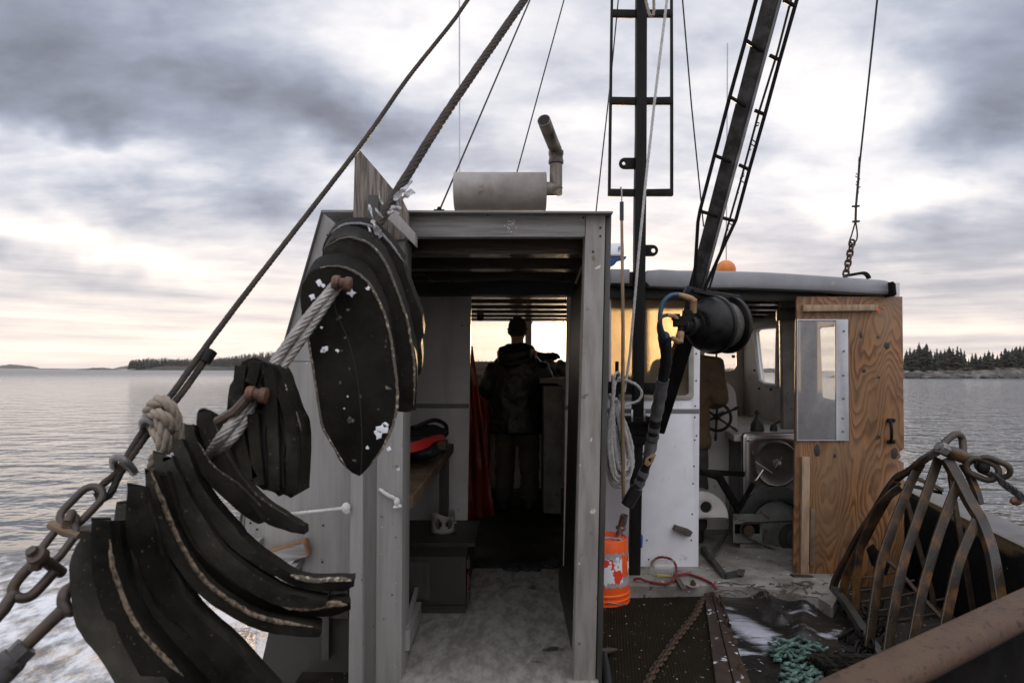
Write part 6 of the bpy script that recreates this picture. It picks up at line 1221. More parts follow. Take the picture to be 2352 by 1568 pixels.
for k, (u0, v0, d0, u1, v1, d1) in enumerate([(1944, 1330, 3.95, 2060, 1312, 4.05), (1938, 1361, 3.90, 2100, 1332, 4.0), (1960, 1384, 3.78, 2140, 1352, 3.92), (1974, 1408, 3.66, 2170, 1374, 3.82), (1984, 1434, 3.54, 2170, 1404, 3.72), (2000, 1460, 3.42, 2160, 1432, 3.6), (2016, 1492, 3.30, 2130, 1474, 3.48)]):
    b = MB(); b.tube(PL((u0, v0, d0), ((u0 + u1) / 2, (v0 + v1) / 2 + 3, (d0 + d1) / 2), (u1, v1, d1)), 0.0065, 6); b.build('grid_rod', 'rusty_steel', t)
b = MB(); b.lathe([(0.03, 0.0), (0.031, 0.004), (0.031, 0.045)], P(2157, 1026, 3.36), P(2180, 1036, 3.38) - P(2157, 1026, 3.36), 6); b.lathe([(0.016, -0.012), (0.016, 0.0)], P(2157, 1026, 3.36), P(2180, 1036, 3.38) - P(2157, 1026, 3.36), 14); b.build('bright_nut', 'bright_bolt', t)
b = MB(); b.tube(PL((2172, 1034, 3.375), (2200, 1044, 3.39), (2228, 1056, 3.4)), [0.03, 0.033, 0.03], 12); b.build('pin', 'dredge_steel', t)
b = MB(); rn = random.Random(77)
for i in range(34):
    b = MB(); a = G(rn.uniform(1925, 2040), rn.uniform(1400, 1515), ZD + 0.03); b.link(a, a + Vector((rn.uniform(-.05, .05), rn.uniform(-.05, .05), rn.uniform(0, 0.06))) * 1.0 + Vector((0.02, 0, 0)), 0.04, 0.006, Vector((rn.uniform(-1, 1), rn.uniform(-1, 1), rn.uniform(-1, 1))), 5); b.build('bag_ring', 'black_steel', t)
t = thing('dredge_link', P(2270, 1070, 3.35), 'two heavy links and a frayed wire end shackled to the top of the dredge', 'chain')
b = MB(); b.link(P(2222, 1062, 3.37), P(2292, 1092, 3.32), 0.085, 0.015, Vector((0.1, 1, 0.2)), 10); b.build('chain_link', 'brown_shackle', t)
b = MB(); b.link(P(2246, 1058, 3.36), P(2318, 1088, 3.30), 0.085, 0.015, Vector((0.35, 0.8, 0.5)), 10); b.build('chain_link', 'brown_shackle', t)
b = MB(); b.ball(P(2258, 1074, 3.34), 0.03); b.build('pin_ball', 'black_steel', t)
for k in range(5):
    b = MB(); o = k * 3 - 6; b.rope(PL((2282 + o, 1084 + k, 3.3), (2300, 1106 + o, 3.27), (2322, 1122 + o, 3.22), (2356, 1146 + o, 3.15)), 0.008, 3); b.build('wire_strand', 'thin_wire', t, ang=60)
b = MB(); b.ball(P(2334, 1150, 3.2), (0.028, 0.02, 0.022)); b.build('clip', 'copper_rust', t)

t = thing('foreground_rail', P(2200, 1500, 1.3), 'thick rusty pinkish steel beam crossing the lower right corner close by', 'rail')
b = MB(); A = P(1850, 1650, 1.06); C = P(2470, 1312, 1.52); ax = (C - A).normalized(); hz_ = Vector((ax.y, -ax.x, 0)).normalized(); hz_ = -hz_ if hz_.dot(Vector((-1, 1, 0))) < 0 else hz_
hz_ = Vector((-ax.y, ax.x, 0)).normalized(); dn = Vector((0, 0, -1))
prof = [(0.03, -0.06), (0.012, -0.045), (0.002, -0.032), (0.0, -0.022), (0.004, -0.010), (0.012, -0.003), (0.022, 0.0), (0.065, 0.0), (0.075, -0.004), (0.08, -0.014), (0.08, -0.06)]
q0 = P(2041, 1568, 1.10); q1 = P(2352, 1412, 1.36); e = (q1 - q0).normalized(); hz_ = Vector((-e.y, e.x, 0)).normalized()
s0 = q0 - e * 0.5; s1 = q1 + e * 0.6
ra = [b.bm.verts.new(s0 + hz_ * x + Vector((0, 0, y))) for x, y in prof]; rb = [b.bm.verts.new(s1 + hz_ * x + Vector((0, 0, y))) for x, y in prof]
for j in range(len(prof)): b.face([ra[j], ra[(j + 1) % len(prof)], rb[(j + 1) % len(prof)], rb[j]])
b.face(ra[::-1]); b.face(rb); b.build('beam', 'rail_rust', t, ang=60)
b = MB(); b.hexa([s0 + hz_ * 0.03 + Vector((0, 0, -0.75)), s1 + hz_ * 0.03 + Vector((0, 0, -0.75)), s1 + hz_ * 0.075 + Vector((0, 0, -0.75)), s0 + hz_ * 0.075 + Vector((0, 0, -0.75)), s0 + hz_ * 0.03 + Vector((0, 0, -0.0605)), s1 + hz_ * 0.03 + Vector((0, 0, -0.0605)), s1 + hz_ * 0.075 + Vector((0, 0, -0.0605)), s0 + hz_ * 0.075 + Vector((0, 0, -0.0605))]); b.build('dark_plate', 'bulwark_black', t)  # black sheet added in place of the dark space beneath the beam

# ------------------------------------------------------------------ inside the shelter
t = thing('workbench', (-0.5, 3.3, ZF), 'plain wooden bench along the left wall inside the shelter', 'bench')
zt_ = CAMZ - 0.46; zn_ = CAMZ - 0.553
b = MB(); b.hexa([(-0.78, 2.97, zn_ - 0.055), (-0.432, 2.97, zn_ - 0.055), (-0.36, 4.25, zt_ - 0.055), (-0.78, 4.25, zt_ - 0.055), (-0.78, 2.97, zn_), (-0.432, 2.97, zn_), (-0.36, 4.25, zt_), (-0.78, 4.25, zt_)]); b.build('bench_top', 'bare_wood', t, bevel=0.004)
xbox(-0.425, -0.372, 4.0, 4.05, ZF + 0.306, zt_ - 0.051).build('leg', 'brown_timber', t)
t = thing('tool_bag', (-0.55, 3.7, zt_), 'black bag with a bright red panel lying on the bench', 'bag')
b = MB(); b.ball((-0.56, 3.75, zt_ + 0.06), (0.15, 0.26, 0.065), None, 20, 12); b.ball((-0.50, 3.95, zt_ + 0.09), (0.13, 0.16, 0.05), None, 16, 10); b.ball((-0.47, 3.6, zt_ + 0.03), (0.09, 0.16, 0.04), None, 16, 10); b.build('bag', 'black_cloth', t, mods=[remesh(0.012), rumple(0.03, 0.06)])
b = MB(); b.flat(smooth_path([Vector((-0.60, 3.34, zt_ + 0.055)), Vector((-0.47, 3.42, zt_ + 0.075)), Vector((-0.405, 3.58, zt_ + 0.095)), Vector((-0.375, 3.75, zt_ + 0.085))], 5), [0.05] * 8 + [0.035] * 8, 0.02, Vector((0.5, -1, 0.5)).normalized()); b.build('red_panel', 'red_cloth', t)
b = MB(); b.tube(smooth_path([Vector((-0.55, 3.85, zt_ + 0.13)), Vector((-0.45, 3.9, zt_ + 0.17)), Vector((-0.39, 3.98, zt_ + 0.14)), Vector((-0.38, 4.0, zt_ + 0.09))], 5), 0.012, 8); b.build('strap', 'black_cloth', t)
b = MB(); b.box((-0.40, 3.95, zt_ + 0.025), (0.05, 0.12, 0.05)); tag(b.build('bench_block', 'bare_wood', bevel=0.003), 'small pale wood block on the end of the bench beside the bag', 'wood block')
cx = -0.33
t = thing('cabinet', (-0.45, 3.85, ZF), 'dark low cupboard under the bench with a ledge on top', 'cabinet')
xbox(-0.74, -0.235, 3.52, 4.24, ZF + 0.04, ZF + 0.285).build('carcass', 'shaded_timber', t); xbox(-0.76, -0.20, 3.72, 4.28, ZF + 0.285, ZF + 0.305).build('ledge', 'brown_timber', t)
xbox(-0.60, -0.42, 3.505, 3.519, ZF + 0.07, ZF + 0.26).build('front_panel', 'gray_paint_dark', t); xbox(-0.74, -0.235, 3.50, 3.53, ZF + 0.003, ZF + 0.038).build('plinth', 'brown_timber', t)
b = MB()
for z in (0.08, 0.15, 0.24): b.box((-0.225, 3.58, ZF + z), (0.018, 0.07, 0.05))
b.build('hinge', 'brown_timber', t, bevel=0.003); xbox(-0.229, -0.222, 3.53, 3.72, ZF + 0.10, ZF + 0.20).build('door_panel', 'oilskin_red', t)
t = thing('pipe_cuff', (-0.40, 3.98, ZF + 0.306), 'short cut piece of white plastic pipe with holes on the cupboard', 'pipe')
b = MB(); seg_ = 36; rad = 0.070; ring0 = []; O = Vector((-0.40, 3.98, ZF + 0.306))
def cuff(b):
    outer = []; rows = []
    for z in range(9):
        rows.append([b.bm.verts.new(O + Vector((rad * math.cos(2 * math.pi * k / seg_), rad * math.sin(2 * math.pi * k / seg_), 0.0135 * z + (0.012 * math.sin(4 * math.pi * k / seg_) if z == 8 else 0)))) for k in range(seg_)])
    for z in range(8):
        for k in range(seg_):
            c = ((k + 0.5) / seg_ * 360, z + 0.5); skip = False
            for a0 in (250, 312):
                if abs(c[0] - a0) / 18 <= 1 and ((c[0] - a0) / 18) ** 2 + ((c[1] - 4) / 1.8) ** 2 < 1: skip = True
            if not skip: b.face([rows[z][k], rows[z][(k + 1) % seg_], rows[z + 1][(k + 1) % seg_], rows[z + 1][k]])
cuff(b)
def sol(o): q = o.modifiers.new('thick', 'SOLIDIFY'); q.thickness = 0.006
b.build('cuff', 'pvc_white', t, mods=[sol])
b = MB(); b.flat(smooth_path([O + Vector((0.06, -0.01, 0.05)), O + Vector((0.072, -0.018, 0.055)), O + Vector((0.078, -0.02, 0.062))], 4), 0.012, 0.004, Vector((0, 1, 0))); b.build('tab', 'pvc_white', t)
b = MB(); b.bar(P(934, 1470, 2.85), P(962, 1400, 3.4), 0.025, 0.08); b.bar(P(934, 1440, 2.9), P(968, 1310, 3.9), 0.02, 0.02); tag(b.build('wall_plank', 'gray_paint'), 'pale plank edge low along the left wall inside the shelter', 'plank')
b = MB(); rn = random.Random(12)
b.tube(smooth_path(PL((946, 632, 3.1), (976, 631, 3.15), (986, 640, 3.2), (996, 648, 3.3)), 4), 0.0025, 5)
b.tube(smooth_path(PL((1010, 660, 4.3), (1040, 708 - 36, 4.28), (1072, 660, 4.28)), 5), 0.003, 5)
for i in range(10): b.tube(smooth_path(PL((1040 + rn.uniform(-20, 40), 652 + rn.uniform(-6, 8), 4.26), (1050 + rn.uniform(-20, 40), 660 + rn.uniform(-6, 8), 4.27), (1062 + rn.uniform(-30, 40), 652 + rn.uniform(-6, 12), 4.28)), 4), 0.003, 5)
tag(b.build('ceiling_wires', 'black_plastic'), 'loose dark wires tucked under the ceiling over the inner doorway', 'wires')
b = MB()
for i in range(12):
    u = 1262 + rn.uniform(0, 36); b.tube(smooth_path(PL((u, 706, 6.6), (u + rn.uniform(-14, 8), 718, 6.62), (u + rn.uniform(-6, 14), 726 + rn.uniform(-4, 4), 6.6)), 4), 0.0045, 5)
b.tube(smooth_path(PL((1270, 712, 6.6), (1272, 740, 6.62), (1283, 752, 6.62)), 4), 0.004, 5); b.tube(smooth_path(PL((1290, 712, 6.6), (1293, 735, 6.6), (1297, 745, 6.6)), 4), 0.004, 5)
tag(b.build('cable_tangle', 'black_plastic'), 'tangle of cables hanging above the right windscreen pane', 'wires')
t = thing('hanging_lamp', P(1103, 706, 6.2), 'small lamp with a brown glass jar hanging from the cabin ceiling', 'lamp')
b = MB(); zz = P(1103, 706, 6.2); b.lathe([(0.028, 0.0), (0.034, -0.012), (0.034, -0.045), (0.030, -0.05)], zz, (0, 0, 1), 16); b.build('cap', 'amber_lamp', t)
b = MB(); b.lathe([(0.030, -0.051), (0.032, -0.06), (0.032, -0.115), (0.026, -0.122)], zz, (0, 0, 1), 16); b.build('jar', 'brown_timber_glossy', t)
t = thing('oilskins', P(1100, 900, 4.7), 'red oilskin overalls hanging beside the inner doorway', 'overalls')
def cloth(name, pts_l, pts_r, d, m, folds, amp, par):
    b = MB(); rows = []; n = 14
    L = resample(smooth_path(PL(*pts_l), 4), 0.03); k = len(L); Rr = resample(smooth_path(PL(*pts_r), 4), 0.03)
    for i in range(k):
        r = Rr[min(len(Rr) - 1, int(i * len(Rr) / k))]; row = []
        for j in range(n + 1):
            f = j / n; p = L[i].lerp(r, f); row.append(b.bm.verts.new(p + Vector((0, amp * math.sin(folds * f * math.pi + i * 0.06) + amp * 0.6 * mnoise.noise(p * 9), 0))))
        rows.append(row)
    for r0, r1 in zip(rows, rows[1:]):
        for j in range(n): b.face([r0[j], r0[j + 1], r1[j + 1], r1[j]])
    def sol(o): q = o.modifiers.new('thick', 'SOLIDIFY'); q.thickness = 0.012
    return b.build(name, m, par, mods=[sol])
cloth('bib', [(1070, 780, 4.9), (1072, 960, 4.9), (1070, 1200, 4.9)], [(1086, 800, 4.85), (1110, 960, 4.8), (1136, 1180, 4.8)], 4.9, 'oilskin_red', 5, 0.03, t)
cloth('jacket', [(1088, 900, 5.2), (1092, 1000, 5.2), (1090, 1090, 5.2)], [(1110, 912, 5.2), (1122, 950, 5.2), (1120, 1090, 5.2)], 5.2, 'oilskin_red', 4, 0.03, t)
b = MB(); b.slab([(1302, 1080), (1309, 1085), (1308, 1150), (1300, 1150)], 4.28, 0.04, 0.01); tag(b.build('red_rag', 'red_cloth', mods=[rumple(0.02, 0.05)]), 'small red rag hanging on the right side of the inner doorway', 'rag')
t = thing('floor_ridge', G(1190, 1295, ZF), 'dark crumpled wet sack lying across the inner doorway sill', 'sack')
b = MB(); rn = random.Random(2)
for i in range(26): b.ball(G(1098 + 8 * i, 1288 + 12 * math.sin(i * 0.12) + rn.uniform(-7, 7), ZF + 0.004), (rn.uniform(0.02, 0.06), rn.uniform(0.03, 0.07), rn.uniform(0.012, 0.026)), None, 8, 6)
b.build('sack', 'black_cloth', t, mods=[remesh(0.012), rumple(0.03, 0.05)])
t = thing('gloves', P(1240, 818, 6.7), 'dark work glove heap lying on the window ledge right of the man', 'glove')
b = MB(); gz = P(1225, 832, 6.95)
b.ball(gz + Vector((0.12, 0, 0.055)), (0.15, 0.06, 0.045)); b.ball(gz + Vector((0.05, 0, 0.08)), (0.07, 0.05, 0.03)); b.ball(gz + Vector((0.20, 0, 0.07)), (0.06, 0.04, 0.035)); b.tube([gz + Vector((0.2, 0, 0.06)), gz + Vector((0.28, -0.02, 0.05))], 0.02, 8); b.build('glove', 'black_cloth', t, mods=[remesh(0.012), rumple(0.02, 0.04)])
t = thing('dash_clutter', P(1280, 850, 6.4), 'crumpled pale plastic and gear heaped on the dash at the right', 'clutter')
b = MB(); rn = random.Random(4)
for i in range(12): b.ball(P(1258 + rn.uniform(0, 40), 848 + rn.uniform(-10, 12), 6.4 + rn.uniform(0, 0.3)), rn.uniform(0.03, 0.06), None, 8, 6)
b.build('heap', 'machine_gray', t, mods=[remesh(0.014), rumple(0.05, 0.05)])
b = MB(); b.ball(P(1287, 832, 6.6), (0.035, 0.035, 0.03)); b.build('cup', 'pvc_white', t)

# ------------------------------------------------------------------ starboard side of the wheelhouse
t = thing('helm_console', P(1660, 1170, 5.3), 'white rounded helm console carrying the steering wheel', 'helm')
b = MB(); b.slab(sm2([(1560, 880), (1600, 872), (1640, 871), (1668, 876), (1686, 890), (1694, 915), (1697, 980), (1698, 1080), (1700, 1210), (1560, 1210)], 2), 5.35, 0.5, 0.03); b.build('console', 'white_inside', t)
t = thing('steering_wheel', P(1647, 957, 5.15), 'black spoked steering wheel with wooden handles on the helm', 'steering wheel')
wc = P(1646, 957, 5.14); wn = Vector((0.5, 0.85, 0.12)).normalized(); e1 = wn.cross(Vector((0, 0, 1))).normalized(); e2 = e1.cross(wn)
R0 = 0.105
b = MB(); b.tube([wc + (e1 * math.cos(x) + e2 * math.sin(x)) * R0 for x in [2 * math.pi * j / 32 for j in range(32)]], 0.012, 8, closed=True); b.build('rim', 'black_plastic', t)
b = MB(); b.lathe([(0.02, -0.02), (0.026, -0.01), (0.026, 0.02)], wc, wn, 16); b.tube([wc, wc + wn * 0.2], 0.014, 8); b.build('hub', 'black_plastic', t)
for j in range(6):
    x = 2 * math.pi * j / 6 + 0.45; d = e1 * math.cos(x) + e2 * math.sin(x); b = MB(); b.tube([wc, wc + d * R0, wc + d * (R0 + 0.025), wc + d * (R0 + 0.055), wc + d * (R0 + 0.08)], [0.009, 0.009, 0.008, 0.013, 0.008], 8); b.build('spoke', 'brown_timber', t)
t = thing('counter', P(1760, 990, 5.5), 'white counter shelf ahead of the steel panel in the wheelhouse', 'counter')
zc2 = CAMZ - 0.47
b = MB(); b.hexa([P(1693, 0, 5.0) * 0 + Vector((1.62, 4.98, zc2 - 0.05)), (2.43, 4.98, zc2 - 0.05), (2.43, 7.15, zc2 - 0.05), (1.9, 7.15, zc2 - 0.05), (1.62, 4.98, zc2), (2.43, 4.98, zc2), (2.43, 7.15, zc2), (1.9, 7.15, zc2)]); b.build('counter_top', 'white_inside', t, bevel=0.008)
b = MB(); b.prism([Vector((1.70, 5.10, ZF + 0.01)), Vector((2.42, 5.10, ZF + 0.01)), Vector((2.42, 5.10, zc2 - 0.055)), Vector((1.70, 5.10, zc2 - 0.055))], (0, 1.9, 0)); b.build('counter_base', 'machine_gray', t)
t = thing('brass_bottle', P(1740, 985, 5.2), 'squat dark bottle with a wooden knob standing on the counter', 'bottle')
p = P(1739, 984, 5.25); p.z = zc2
b = MB(); b.lathe([(0.05, 0.0), (0.052, 0.01), (0.046, 0.06), (0.02, 0.10), (0.012, 0.12), (0.012, 0.13)], p, (0, 0, 1), 20); b.build('body', 'machine_dark', t)
b = MB(); b.ball(p + Vector((0, 0, 0.145)), 0.02); b.build('knob', 'oilskin_red', t)
t = thing('control_lever', P(1778, 985, 5.3), 'small control lever tilted to the right on the counter', 'lever')
p = P(1777, 985, 5.3); p.z = zc2
b = MB(); b.lathe([(0.03, 0.0), (0.026, 0.03), (0.018, 0.05)], p, (0, 0, 1), 14); b.build('base', 'machine_dark', t)
b = MB(); b.tube([p + Vector((0, 0, 0.05)), p + Vector((0.05, 0, 0.075)), p + Vector((0.09, 0, 0.11))], [0.007, 0.008, 0.012], 8); b.build('arm', 'rusty_steel', t)
t = thing('hauler_plate', P(1775, 1150, 4.9), 'shiny square steel panel with a round spinner disc beside the plywood door', 'hauler')
b = MB(); b.slab(rrect(1706, 994, 1860, 1152, 10), 4.9, 0.06, 0.02); b.build('panel', 'stainless', t)
b = MB(); b.slab(rrect(1714, 1004, 1852, 1144, 6), 4.885, 0.015, 0.006, holes=[circ(1784, 1064, 53, 55)]); b.build('raised_face', 'stainless', t)
cc = P(1784, 1065, 4.86)
b = MB(); b.lathe([(0.03, 0.006), (0.10, 0.004), (0.148, -0.002), (0.155, -0.006), (0.158, 0.0), (0.155, 0.01)], cc, (0, 1, 0), 48); b.build('disc', 'brushed_disc', t)
b = MB(); b.lathe([(0.03, 0.008), (0.034, 0.0), (0.028, -0.012), (0.012, -0.016)], cc, (0, 1, 0), 24); b.bar(cc + Vector((-0.02, -0.02, -0.035)), cc + Vector((0.03, -0.02, 0.05)), 0.008, 0.004); b.build('hub', 'stainless', t)
b = MB(); b.tube(PL((1735, 1060, 4.82), (1774, 1086, 4.82)), 0.005, 6); b.tube(PL((1753, 1078, 4.81), (1737, 1102, 4.81)), 0.008, 8); b.ball(P(1736, 1103, 4.81), 0.012); b.build('arm', 'stainless', t)
b = MB()
for u, v in ((1729, 1040), (1729, 1128), (1719, 1012)): b.ball(P(u, v, 4.883), 0.009, None, 8, 6)
b.build('bolts', 'bright_bolt', t)
t = thing('engine_drive', P(1750, 1320, 4.75), 'grey chain driven machine with big curved guard on the wheelhouse floor', 'machine')
def ringpts(cx, cy, r, a0, a1, n=26): return [(cx + r * math.cos(R_(a0 + (a1 - a0) * i / n)), cy + r * math.sin(R_(a0 + (a1 - a0) * i / n))) for i in range(n + 1)]
b = MB(); b.slab(ringpts(1785, 1208, 92, 178, 372) + ringpts(1785, 1208, 60, 372, 178), 4.86, 0.14, 0.008); b.build('curved_guard', 'machine_dark', t)
b = MB(); b.slab(circ(1785, 1208, 58), 4.90, 0.05, 0.006); b.build('guard_face', 'machine_gray', t)
b = MB(); b.slab([(1684, 1180), (1751, 1180), (1751, 1247), (1700, 1247), (1684, 1246)], 4.78, 0.02, 0.003, holes=[[(1688, 1203), (1746, 1203), (1746, 1226), (1688, 1226)]]); b.build('bearing_plate', 'machine_gray', t)
b = MB(); b.slab([(1700, 1248), (1752, 1248), (1800, 1268), (1772, 1296), (1748, 1318), (1712, 1324), (1701, 1302)], 4.80, 0.03, 0.003); b.build('leg_plate', 'machine_gray', t)
b = MB(); b.slab([(1686, 1203), (1750, 1203), (1750, 1228), (1686, 1228)], 4.84, 0.01, 0.001); b.build('dark_slot', 'black_steel', t)
b = MB(); b.lathe([(0.012, -0.03), (0.012, -0.02), (0.036, -0.018), (0.04, -0.01), (0.036, 0.0)], P(1719, 1217, 4.78), (0, 1, 0), 20); b.build('sprocket', 'rusty_steel', t)
b = MB(); b.lathe([(0.03, -0.05), (0.06, -0.045), (0.062, -0.03), (0.098, -0.028), (0.102, -0.01), (0.098, 0.0)], P(1820, 1232, 4.82), (0, 1, 0), 32); b.build('pulley', 'machine_dark', t)
b = MB(); ch = smooth_path(PL((1826, 1196, 4.765), (1780, 1198, 4.765), (1740, 1200, 4.765), (1714, 1200, 4.765), (1703, 1208, 4.765), (1702, 1222, 4.765), (1712, 1232, 4.765), (1745, 1248, 4.765), (1780, 1262, 4.765), (1815, 1268, 4.765)), 4)
chp = resample(ch, 0.014)
for i, p in enumerate(chp): b.box(p, (0.011, 0.014, 0.008 if i % 2 else 0.012))
b.build('drive_chain', 'brown_shackle', t)
b = MB(); b.bar(P(1600, 1083, 4.66), P(1708, 1088, 4.8), 0.03, 0.035); b.slab([(1600, 1078), (1650, 1080), (1662, 1090), (1660, 1110), (1640, 1100), (1600, 1088)], 4.66, 0.03, 0.004); b.bar(P(1650, 1092, 4.66), P(1697, 1172, 4.74), 0.03, 0.045); b.bar(P(1697, 1170, 4.74), P(1730, 1110, 4.8), 0.02, 0.03); b.build('black_arms', 'black_steel', t)
b = MB(); b.tube(PL((1666, 1105, 4.95), (1672, 1200, 4.95)), 0.008, 8); b.build('grey_rod', 'machine_gray', t)
t = thing('round_tank', P(1610, 1190, 5.0), 'white rounded tank end with a black hole low behind the panel edge', 'tank')
b = MB(); b.slab([(1560, 1192)] + ringpts(1612, 1190, 62, 180, 360) + [(1674, 1192)], 4.72, 0.2, 0.012, holes=[circ(1622, 1165, 12.5)]); b.build('tank', 'white_inside', t)
b = MB(); b.lathe([(0.045, 0.0), (0.045, 0.02)], P(1622, 1165, 4.735), (0, 1, 0), 20); b.build('hole', 'soot', t)
t = thing('angle_frame', P(1650, 1300, 4.6), 'dark steel angle frame lying on the floor in front of the machine', 'steel frame')
b = MB(); b.bar(G(1614, 1262, ZF + 0.02), G(1664, 1322, ZF + 0.02), 0.03, 0.035); b.bar(G(1664, 1322, ZF + 0.02), G(1704, 1314, ZF + 0.02), 0.03, 0.03); b.bar(G(1700, 1316, ZF + 0.03), P(1712, 1298, 4.7), 0.04, 0.02); b.bar(G(1630, 1280, ZF + 0.05), P(1668, 1226, 4.9), 0.02, 0.02); b.build('frame', 'machine_dark', t)
b = MB(); b.slab([(1716, 1302), (1740, 1300), (1742, 1330), (1722, 1332)], 4.62, 0.06, 0.004); b.build('foot', 'machine_gray', t)
t = thing('hanging_rope', P(1672, 800, 6.6), 'cord and a small toggle hanging down in the starboard windscreen', 'cord')
b = MB(); b.tube(PL((1645, 700, 6.7), (1644, 790, 6.7), (1648, 860, 6.7)), 0.01, 6); b.build('cord', 'tan_rope', t)
b = MB(); b.tube(PL((1685, 720, 6.7), (1684, 812, 6.7)), 0.003, 5); b.lathe([(0.01, 0.012), (0.018, 0.008), (0.018, -0.012), (0.01, -0.016)], P(1684, 818, 6.7), (0, 0, 1), 10); b.build('toggle', 'black_plastic', t)

# ------------------------------------------------------------------ people
def hand(b, w, fwd, side, s):
    fwd = fwd.normalized(); side = side.normalized(); up = side.cross(fwd).normalized()
    b.tube([w, w + fwd * 0.045, w + fwd * 0.09], [0.026, 0.036, 0.034], 10)
    for k, (o, l) in enumerate(((-0.028, 0.068), (-0.010, 0.078), (0.010, 0.074), (0.028, 0.058))):
        r = w + fwd * 0.085 + side * o; b.tube([r, r + fwd * l * 0.45 - up * 0.006, r + fwd * l * 0.75 - up * 0.022, r + fwd * l * 0.9 - up * 0.042], [0.0095, 0.009, 0.0085, 0.007], 8)
    r = w + fwd * 0.03 - side * s * 0.03; b.tube([r, r + fwd * 0.03 - side * s * 0.022, r + fwd * 0.06 - side * s * 0.028 - up * 0.015], [0.012, 0.011, 0.008], 8)
def person(loc, yaw, label, jm, tm, bulk, headwear, arms, height=1.0, hood=False):
    t = thing('person', loc, label, 'person'); M3 = Matrix.Rotation(yaw, 3, 'Z'); L = Vector(loc)
    X = lambda x, y, z: L + M3 @ Vector((x, y, z * height))
    b = MB()                                         # continuous body
    b.tube([X(0, 0.0, 0.86), X(0, 0.0, 1.0), X(0, -0.005, 1.2), X(0, -0.01, 1.38), X(0, -0.01, 1.44)], [0.13, 0.125, 0.135, 0.12, 0.07], 16)
    b.tube([X(-0.17, 0, 1.39), X(0, -0.01, 1.42), X(0.17, 0, 1.39)], [0.06, 0.075, 0.06], 12)
    b.tube([X(0, -0.01, 1.40), X(0, 0.0, 1.50), X(0, 0.015, 1.56)], [0.062, 0.056, 0.056], 14)
    b.ball(X(0, 0.02, 1.635), (0.074, 0.092, 0.112), M3, 20, 14); b.ball(X(0, 0.045, 1.575), (0.052, 0.062, 0.05), M3); b.ball(X(0, 0.118, 1.62), (0.013, 0.02, 0.022), M3, 10, 8); b.ball(X(0, 0.104, 1.575), (0.024, 0.012, 0.008), M3, 10, 8)
    for s in (-1, 1):
        b.ball(X(s * 0.078, 0.01, 1.625), (0.012, 0.02, 0.032), M3, 10, 8); b.ball(X(s * 0.03, 0.096, 1.642), (0.014, 0.012, 0.008), M3, 8, 6)
        b.tube([X(s * 0.09, 0, 0.93), X(s * 0.11, 0.01, 0.50), X(s * 0.115, -0.01, 0.10)], [0.085, 0.056, 0.04], 12)
        sh_, el, wr = arms[s]
        b.tube([X(*sh_), X(*el), X(*wr)], [0.052, 0.042, 0.030], 12)
        f = (M3 @ (Vector(wr) - Vector(el))).normalized(); hand(b, X(*wr), f, (M3 @ Vector((1, 0.2, 0))), -s)
    b.build('body', 'skin', t, mods=[remesh(0.0065, 3)])
    b = MB(); B = bulk
    rings = [(0.70, 0.222, 0.150), (0.74, 0.226, 0.155), (0.86, 0.218, 0.150), (1.02, 0.216, 0.150), (1.18, 0.225, 0.155), (1.28, 0.22, 0.15), (1.36, 0.19, 0.135), (1.42, 0.15, 0.118), (1.47, 0.115, 0.10), (1.51, 0.085, 0.085)]
    vs = []
    for z, rx, ry in rings: vs.append([b.bm.verts.new(X(rx * B * math.cos(a), -0.005 + ry * B * math.sin(a), z)) for a in [2 * math.pi * k / 28 for k in range(28)]])
    for r0, r1 in zip(vs, vs[1:]):
        for k in range(28): b.face([r0[k], r0[(k + 1) % 28], r1[(k + 1) % 28], r1[k]])
    b.face(vs[0][::-1]); b.face(vs[-1])
    for s in (-1, 1):
        sh_, el, wr = [Vector(q) for q in arms[s]]; w2 = el + (wr - el) * 0.92
        b.tube(smooth_path([X(*(sh_ * 0.8)), X(*sh_), X(*(sh_.lerp(el, 0.5))), X(*el), X(*(el.lerp(w2, 0.5))), X(*w2)], 3), [0.09, 0.092, 0.092, 0.092, 0.09, 0.09, 0.088, 0.086, 0.084, 0.082, 0.08, 0.076, 0.07, 0.064, 0.058, 0.055][:16], 14)
    if hood:
        b.tube([X(-0.115, 0.0, 1.47), X(-0.13, -0.07, 1.45), X(-0.06, -0.13, 1.41), X(0.02, -0.14, 1.40), X(0.09, -0.12, 1.42), X(0.13, -0.05, 1.46), X(0.11, 0.02, 1.48)], [0.03, 0.04, 0.05, 0.055, 0.05, 0.04, 0.03], 10)
        b.tube([X(-0.15, -0.08, 1.44), X(-0.14, -0.12, 1.36), X(-0.05, -0.16, 1.32), X(0.05, -0.15, 1.34)], [0.02, 0.025, 0.03, 0.02], 8)
    else: b.tube([X(0.085 * math.cos(a), 0.0 + 0.085 * math.sin(a), 1.50) for a in [2 * math.pi * k / 16 for k in range(16)]], 0.022, 8, closed=True)
    b.build('jacket', jm, t, mods=[remesh(0.013, 4), rumple(0.035, 0.11)])
    b = MB(); b.ball(X(0, 0, 0.86), (0.175 * B, 0.125 * B, 0.13), M3, 20, 12)
    for s in (-1, 1): b.tube(smooth_path([X(s * 0.085, 0, 0.88), X(s * 0.10, 0.0, 0.70), X(s * 0.108, 0.012, 0.50), X(s * 0.112, 0, 0.30), X(s * 0.115, -0.01, 0.10)], 3), [0.115, 0.112, 0.108, 0.104, 0.10, 0.096, 0.092, 0.09, 0.088, 0.086, 0.085, 0.084, 0.083], 14)
    b.build('trousers', tm, t, mods=[remesh(0.013, 3), rumple(0.03, 0.09)])
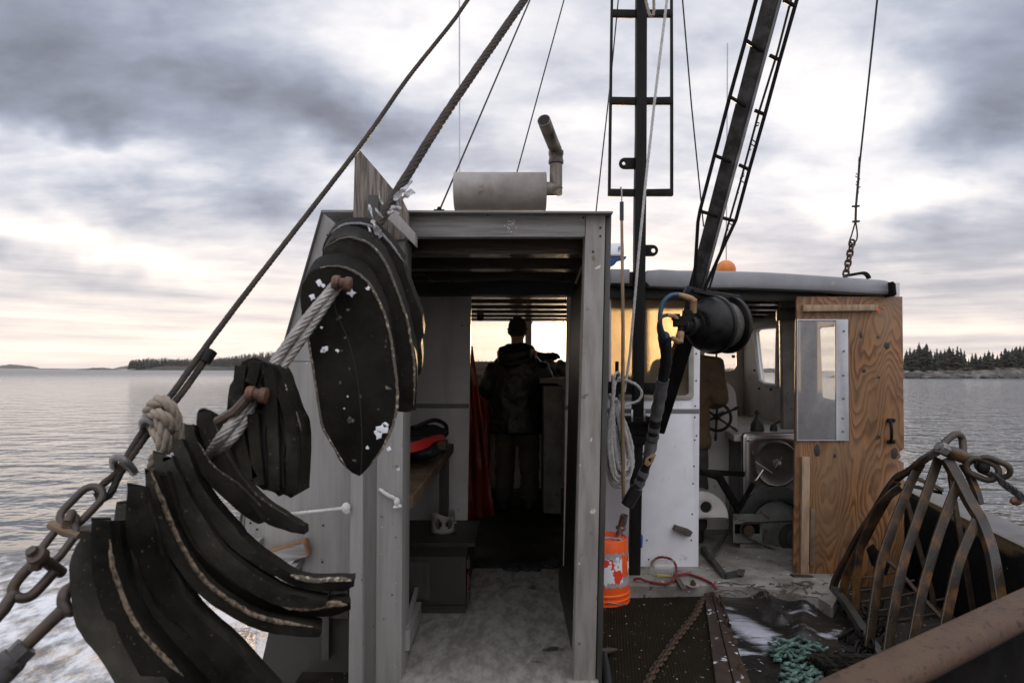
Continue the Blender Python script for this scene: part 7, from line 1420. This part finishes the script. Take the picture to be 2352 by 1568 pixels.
    for s in (-1, 1):
        b = MB(); b.tube([X(s * 0.115, -0.012, 0.005), X(s * 0.115, -0.012, 0.10), X(s * 0.115, -0.01, 0.2)], [0.062, 0.064, 0.062], 12); b.ball(X(s * 0.12, 0.08, 0.05), (0.052, 0.14, 0.048), M3, 14, 10); b.build('boot', 'boot_rubber', t, mods=[remesh(0.012, 3)])
    b = MB()
    if headwear == 'cap':
        vs = []; b.ball(X(0, 0.012, 1.665), (0.083, 0.102, 0.092), M3, 22, 14); b.tube([X(0.084 * math.cos(a), 0.012 + 0.102 * math.sin(a), 1.645) for a in [2 * math.pi * k / 24 for k in range(24)]], 0.009, 8, closed=True); b.ball(X(0, 0.012, 1.757), 0.011, None, 8, 6); b.build('cap', 'cap_cloth', t)
        b = MB(); b.ball(X(0, 0.0, 1.622), (0.078, 0.088, 0.06), M3, 18, 12); b.build('hair', 'hair_dark', t)
    else:
        b.ball(X(0, 0.002, 1.66), (0.082, 0.098, 0.098), M3, 20, 14); b.build('hair', 'hair_dark', t, mods=[rumple(0.012, 0.03)])
    return t
pz = P(1188, 800, 6.1)
person((pz.x, 6.1, ZF), -0.10, 'person seen from behind in a dark hooded jacket and cap at the cabin windows', 'jacket_black', 'trousers_olive', 1.08, 'cap',
       {-1: ((-0.175, 0.0, 1.30), (-0.290, 0.03, 1.08), (-0.25, 0.29, 1.12)), 1: ((0.18, 0.0, 1.295), (0.315, 0.04, 1.06), (0.17, 0.27, 1.00))}, 0.98, True)
px2 = P(1602, 860, 5.0)
person((px2.x - 0.13, 5.0, ZF), -0.25, 'person in a brown work jacket at the helm half hidden by the white panel', 'jacket_brown', 'trousers_dark', 0.98, 'hair',
       {-1: ((-0.195, 0.0, 1.36), (-0.25, 0.05, 1.10), (-0.12, 0.27, 1.04)), 1: ((0.205, 0.0, 1.35), (0.265, 0.02, 1.08), (0.15, 0.24, 1.05))}, 0.98)
# ------------------------------------------------------------------ sea air
def haze():
    m = bpy.data.materials.new('sea_haze'); m.use_nodes = True; nt = m.node_tree; nt.nodes.clear()
    out = nt.nodes.new('ShaderNodeOutputMaterial'); v = nt.nodes.new('ShaderNodeVolumePrincipled')
    v.inputs['Color'].default_value = (0.93, 0.94, 0.97, 1); v.inputs['Density'].default_value = 0.00007; v.inputs['Anisotropy'].default_value = 0.0
    nt.links.new(v.outputs[0], out.inputs['Volume'])
    b = MB(); b.box((0, 1000, 18), (9000, 9000, 38)); o = b.build('haze', m, smooth=False)
    o.visible_shadow = True
    tag(o, 'thin pale sea haze lying over the water', None, kind='stuff')
haze()
sc.cycles.volume_bounces = 0; sc.cycles.volume_max_steps = 16; sc.cycles.volume_step_rate = 10
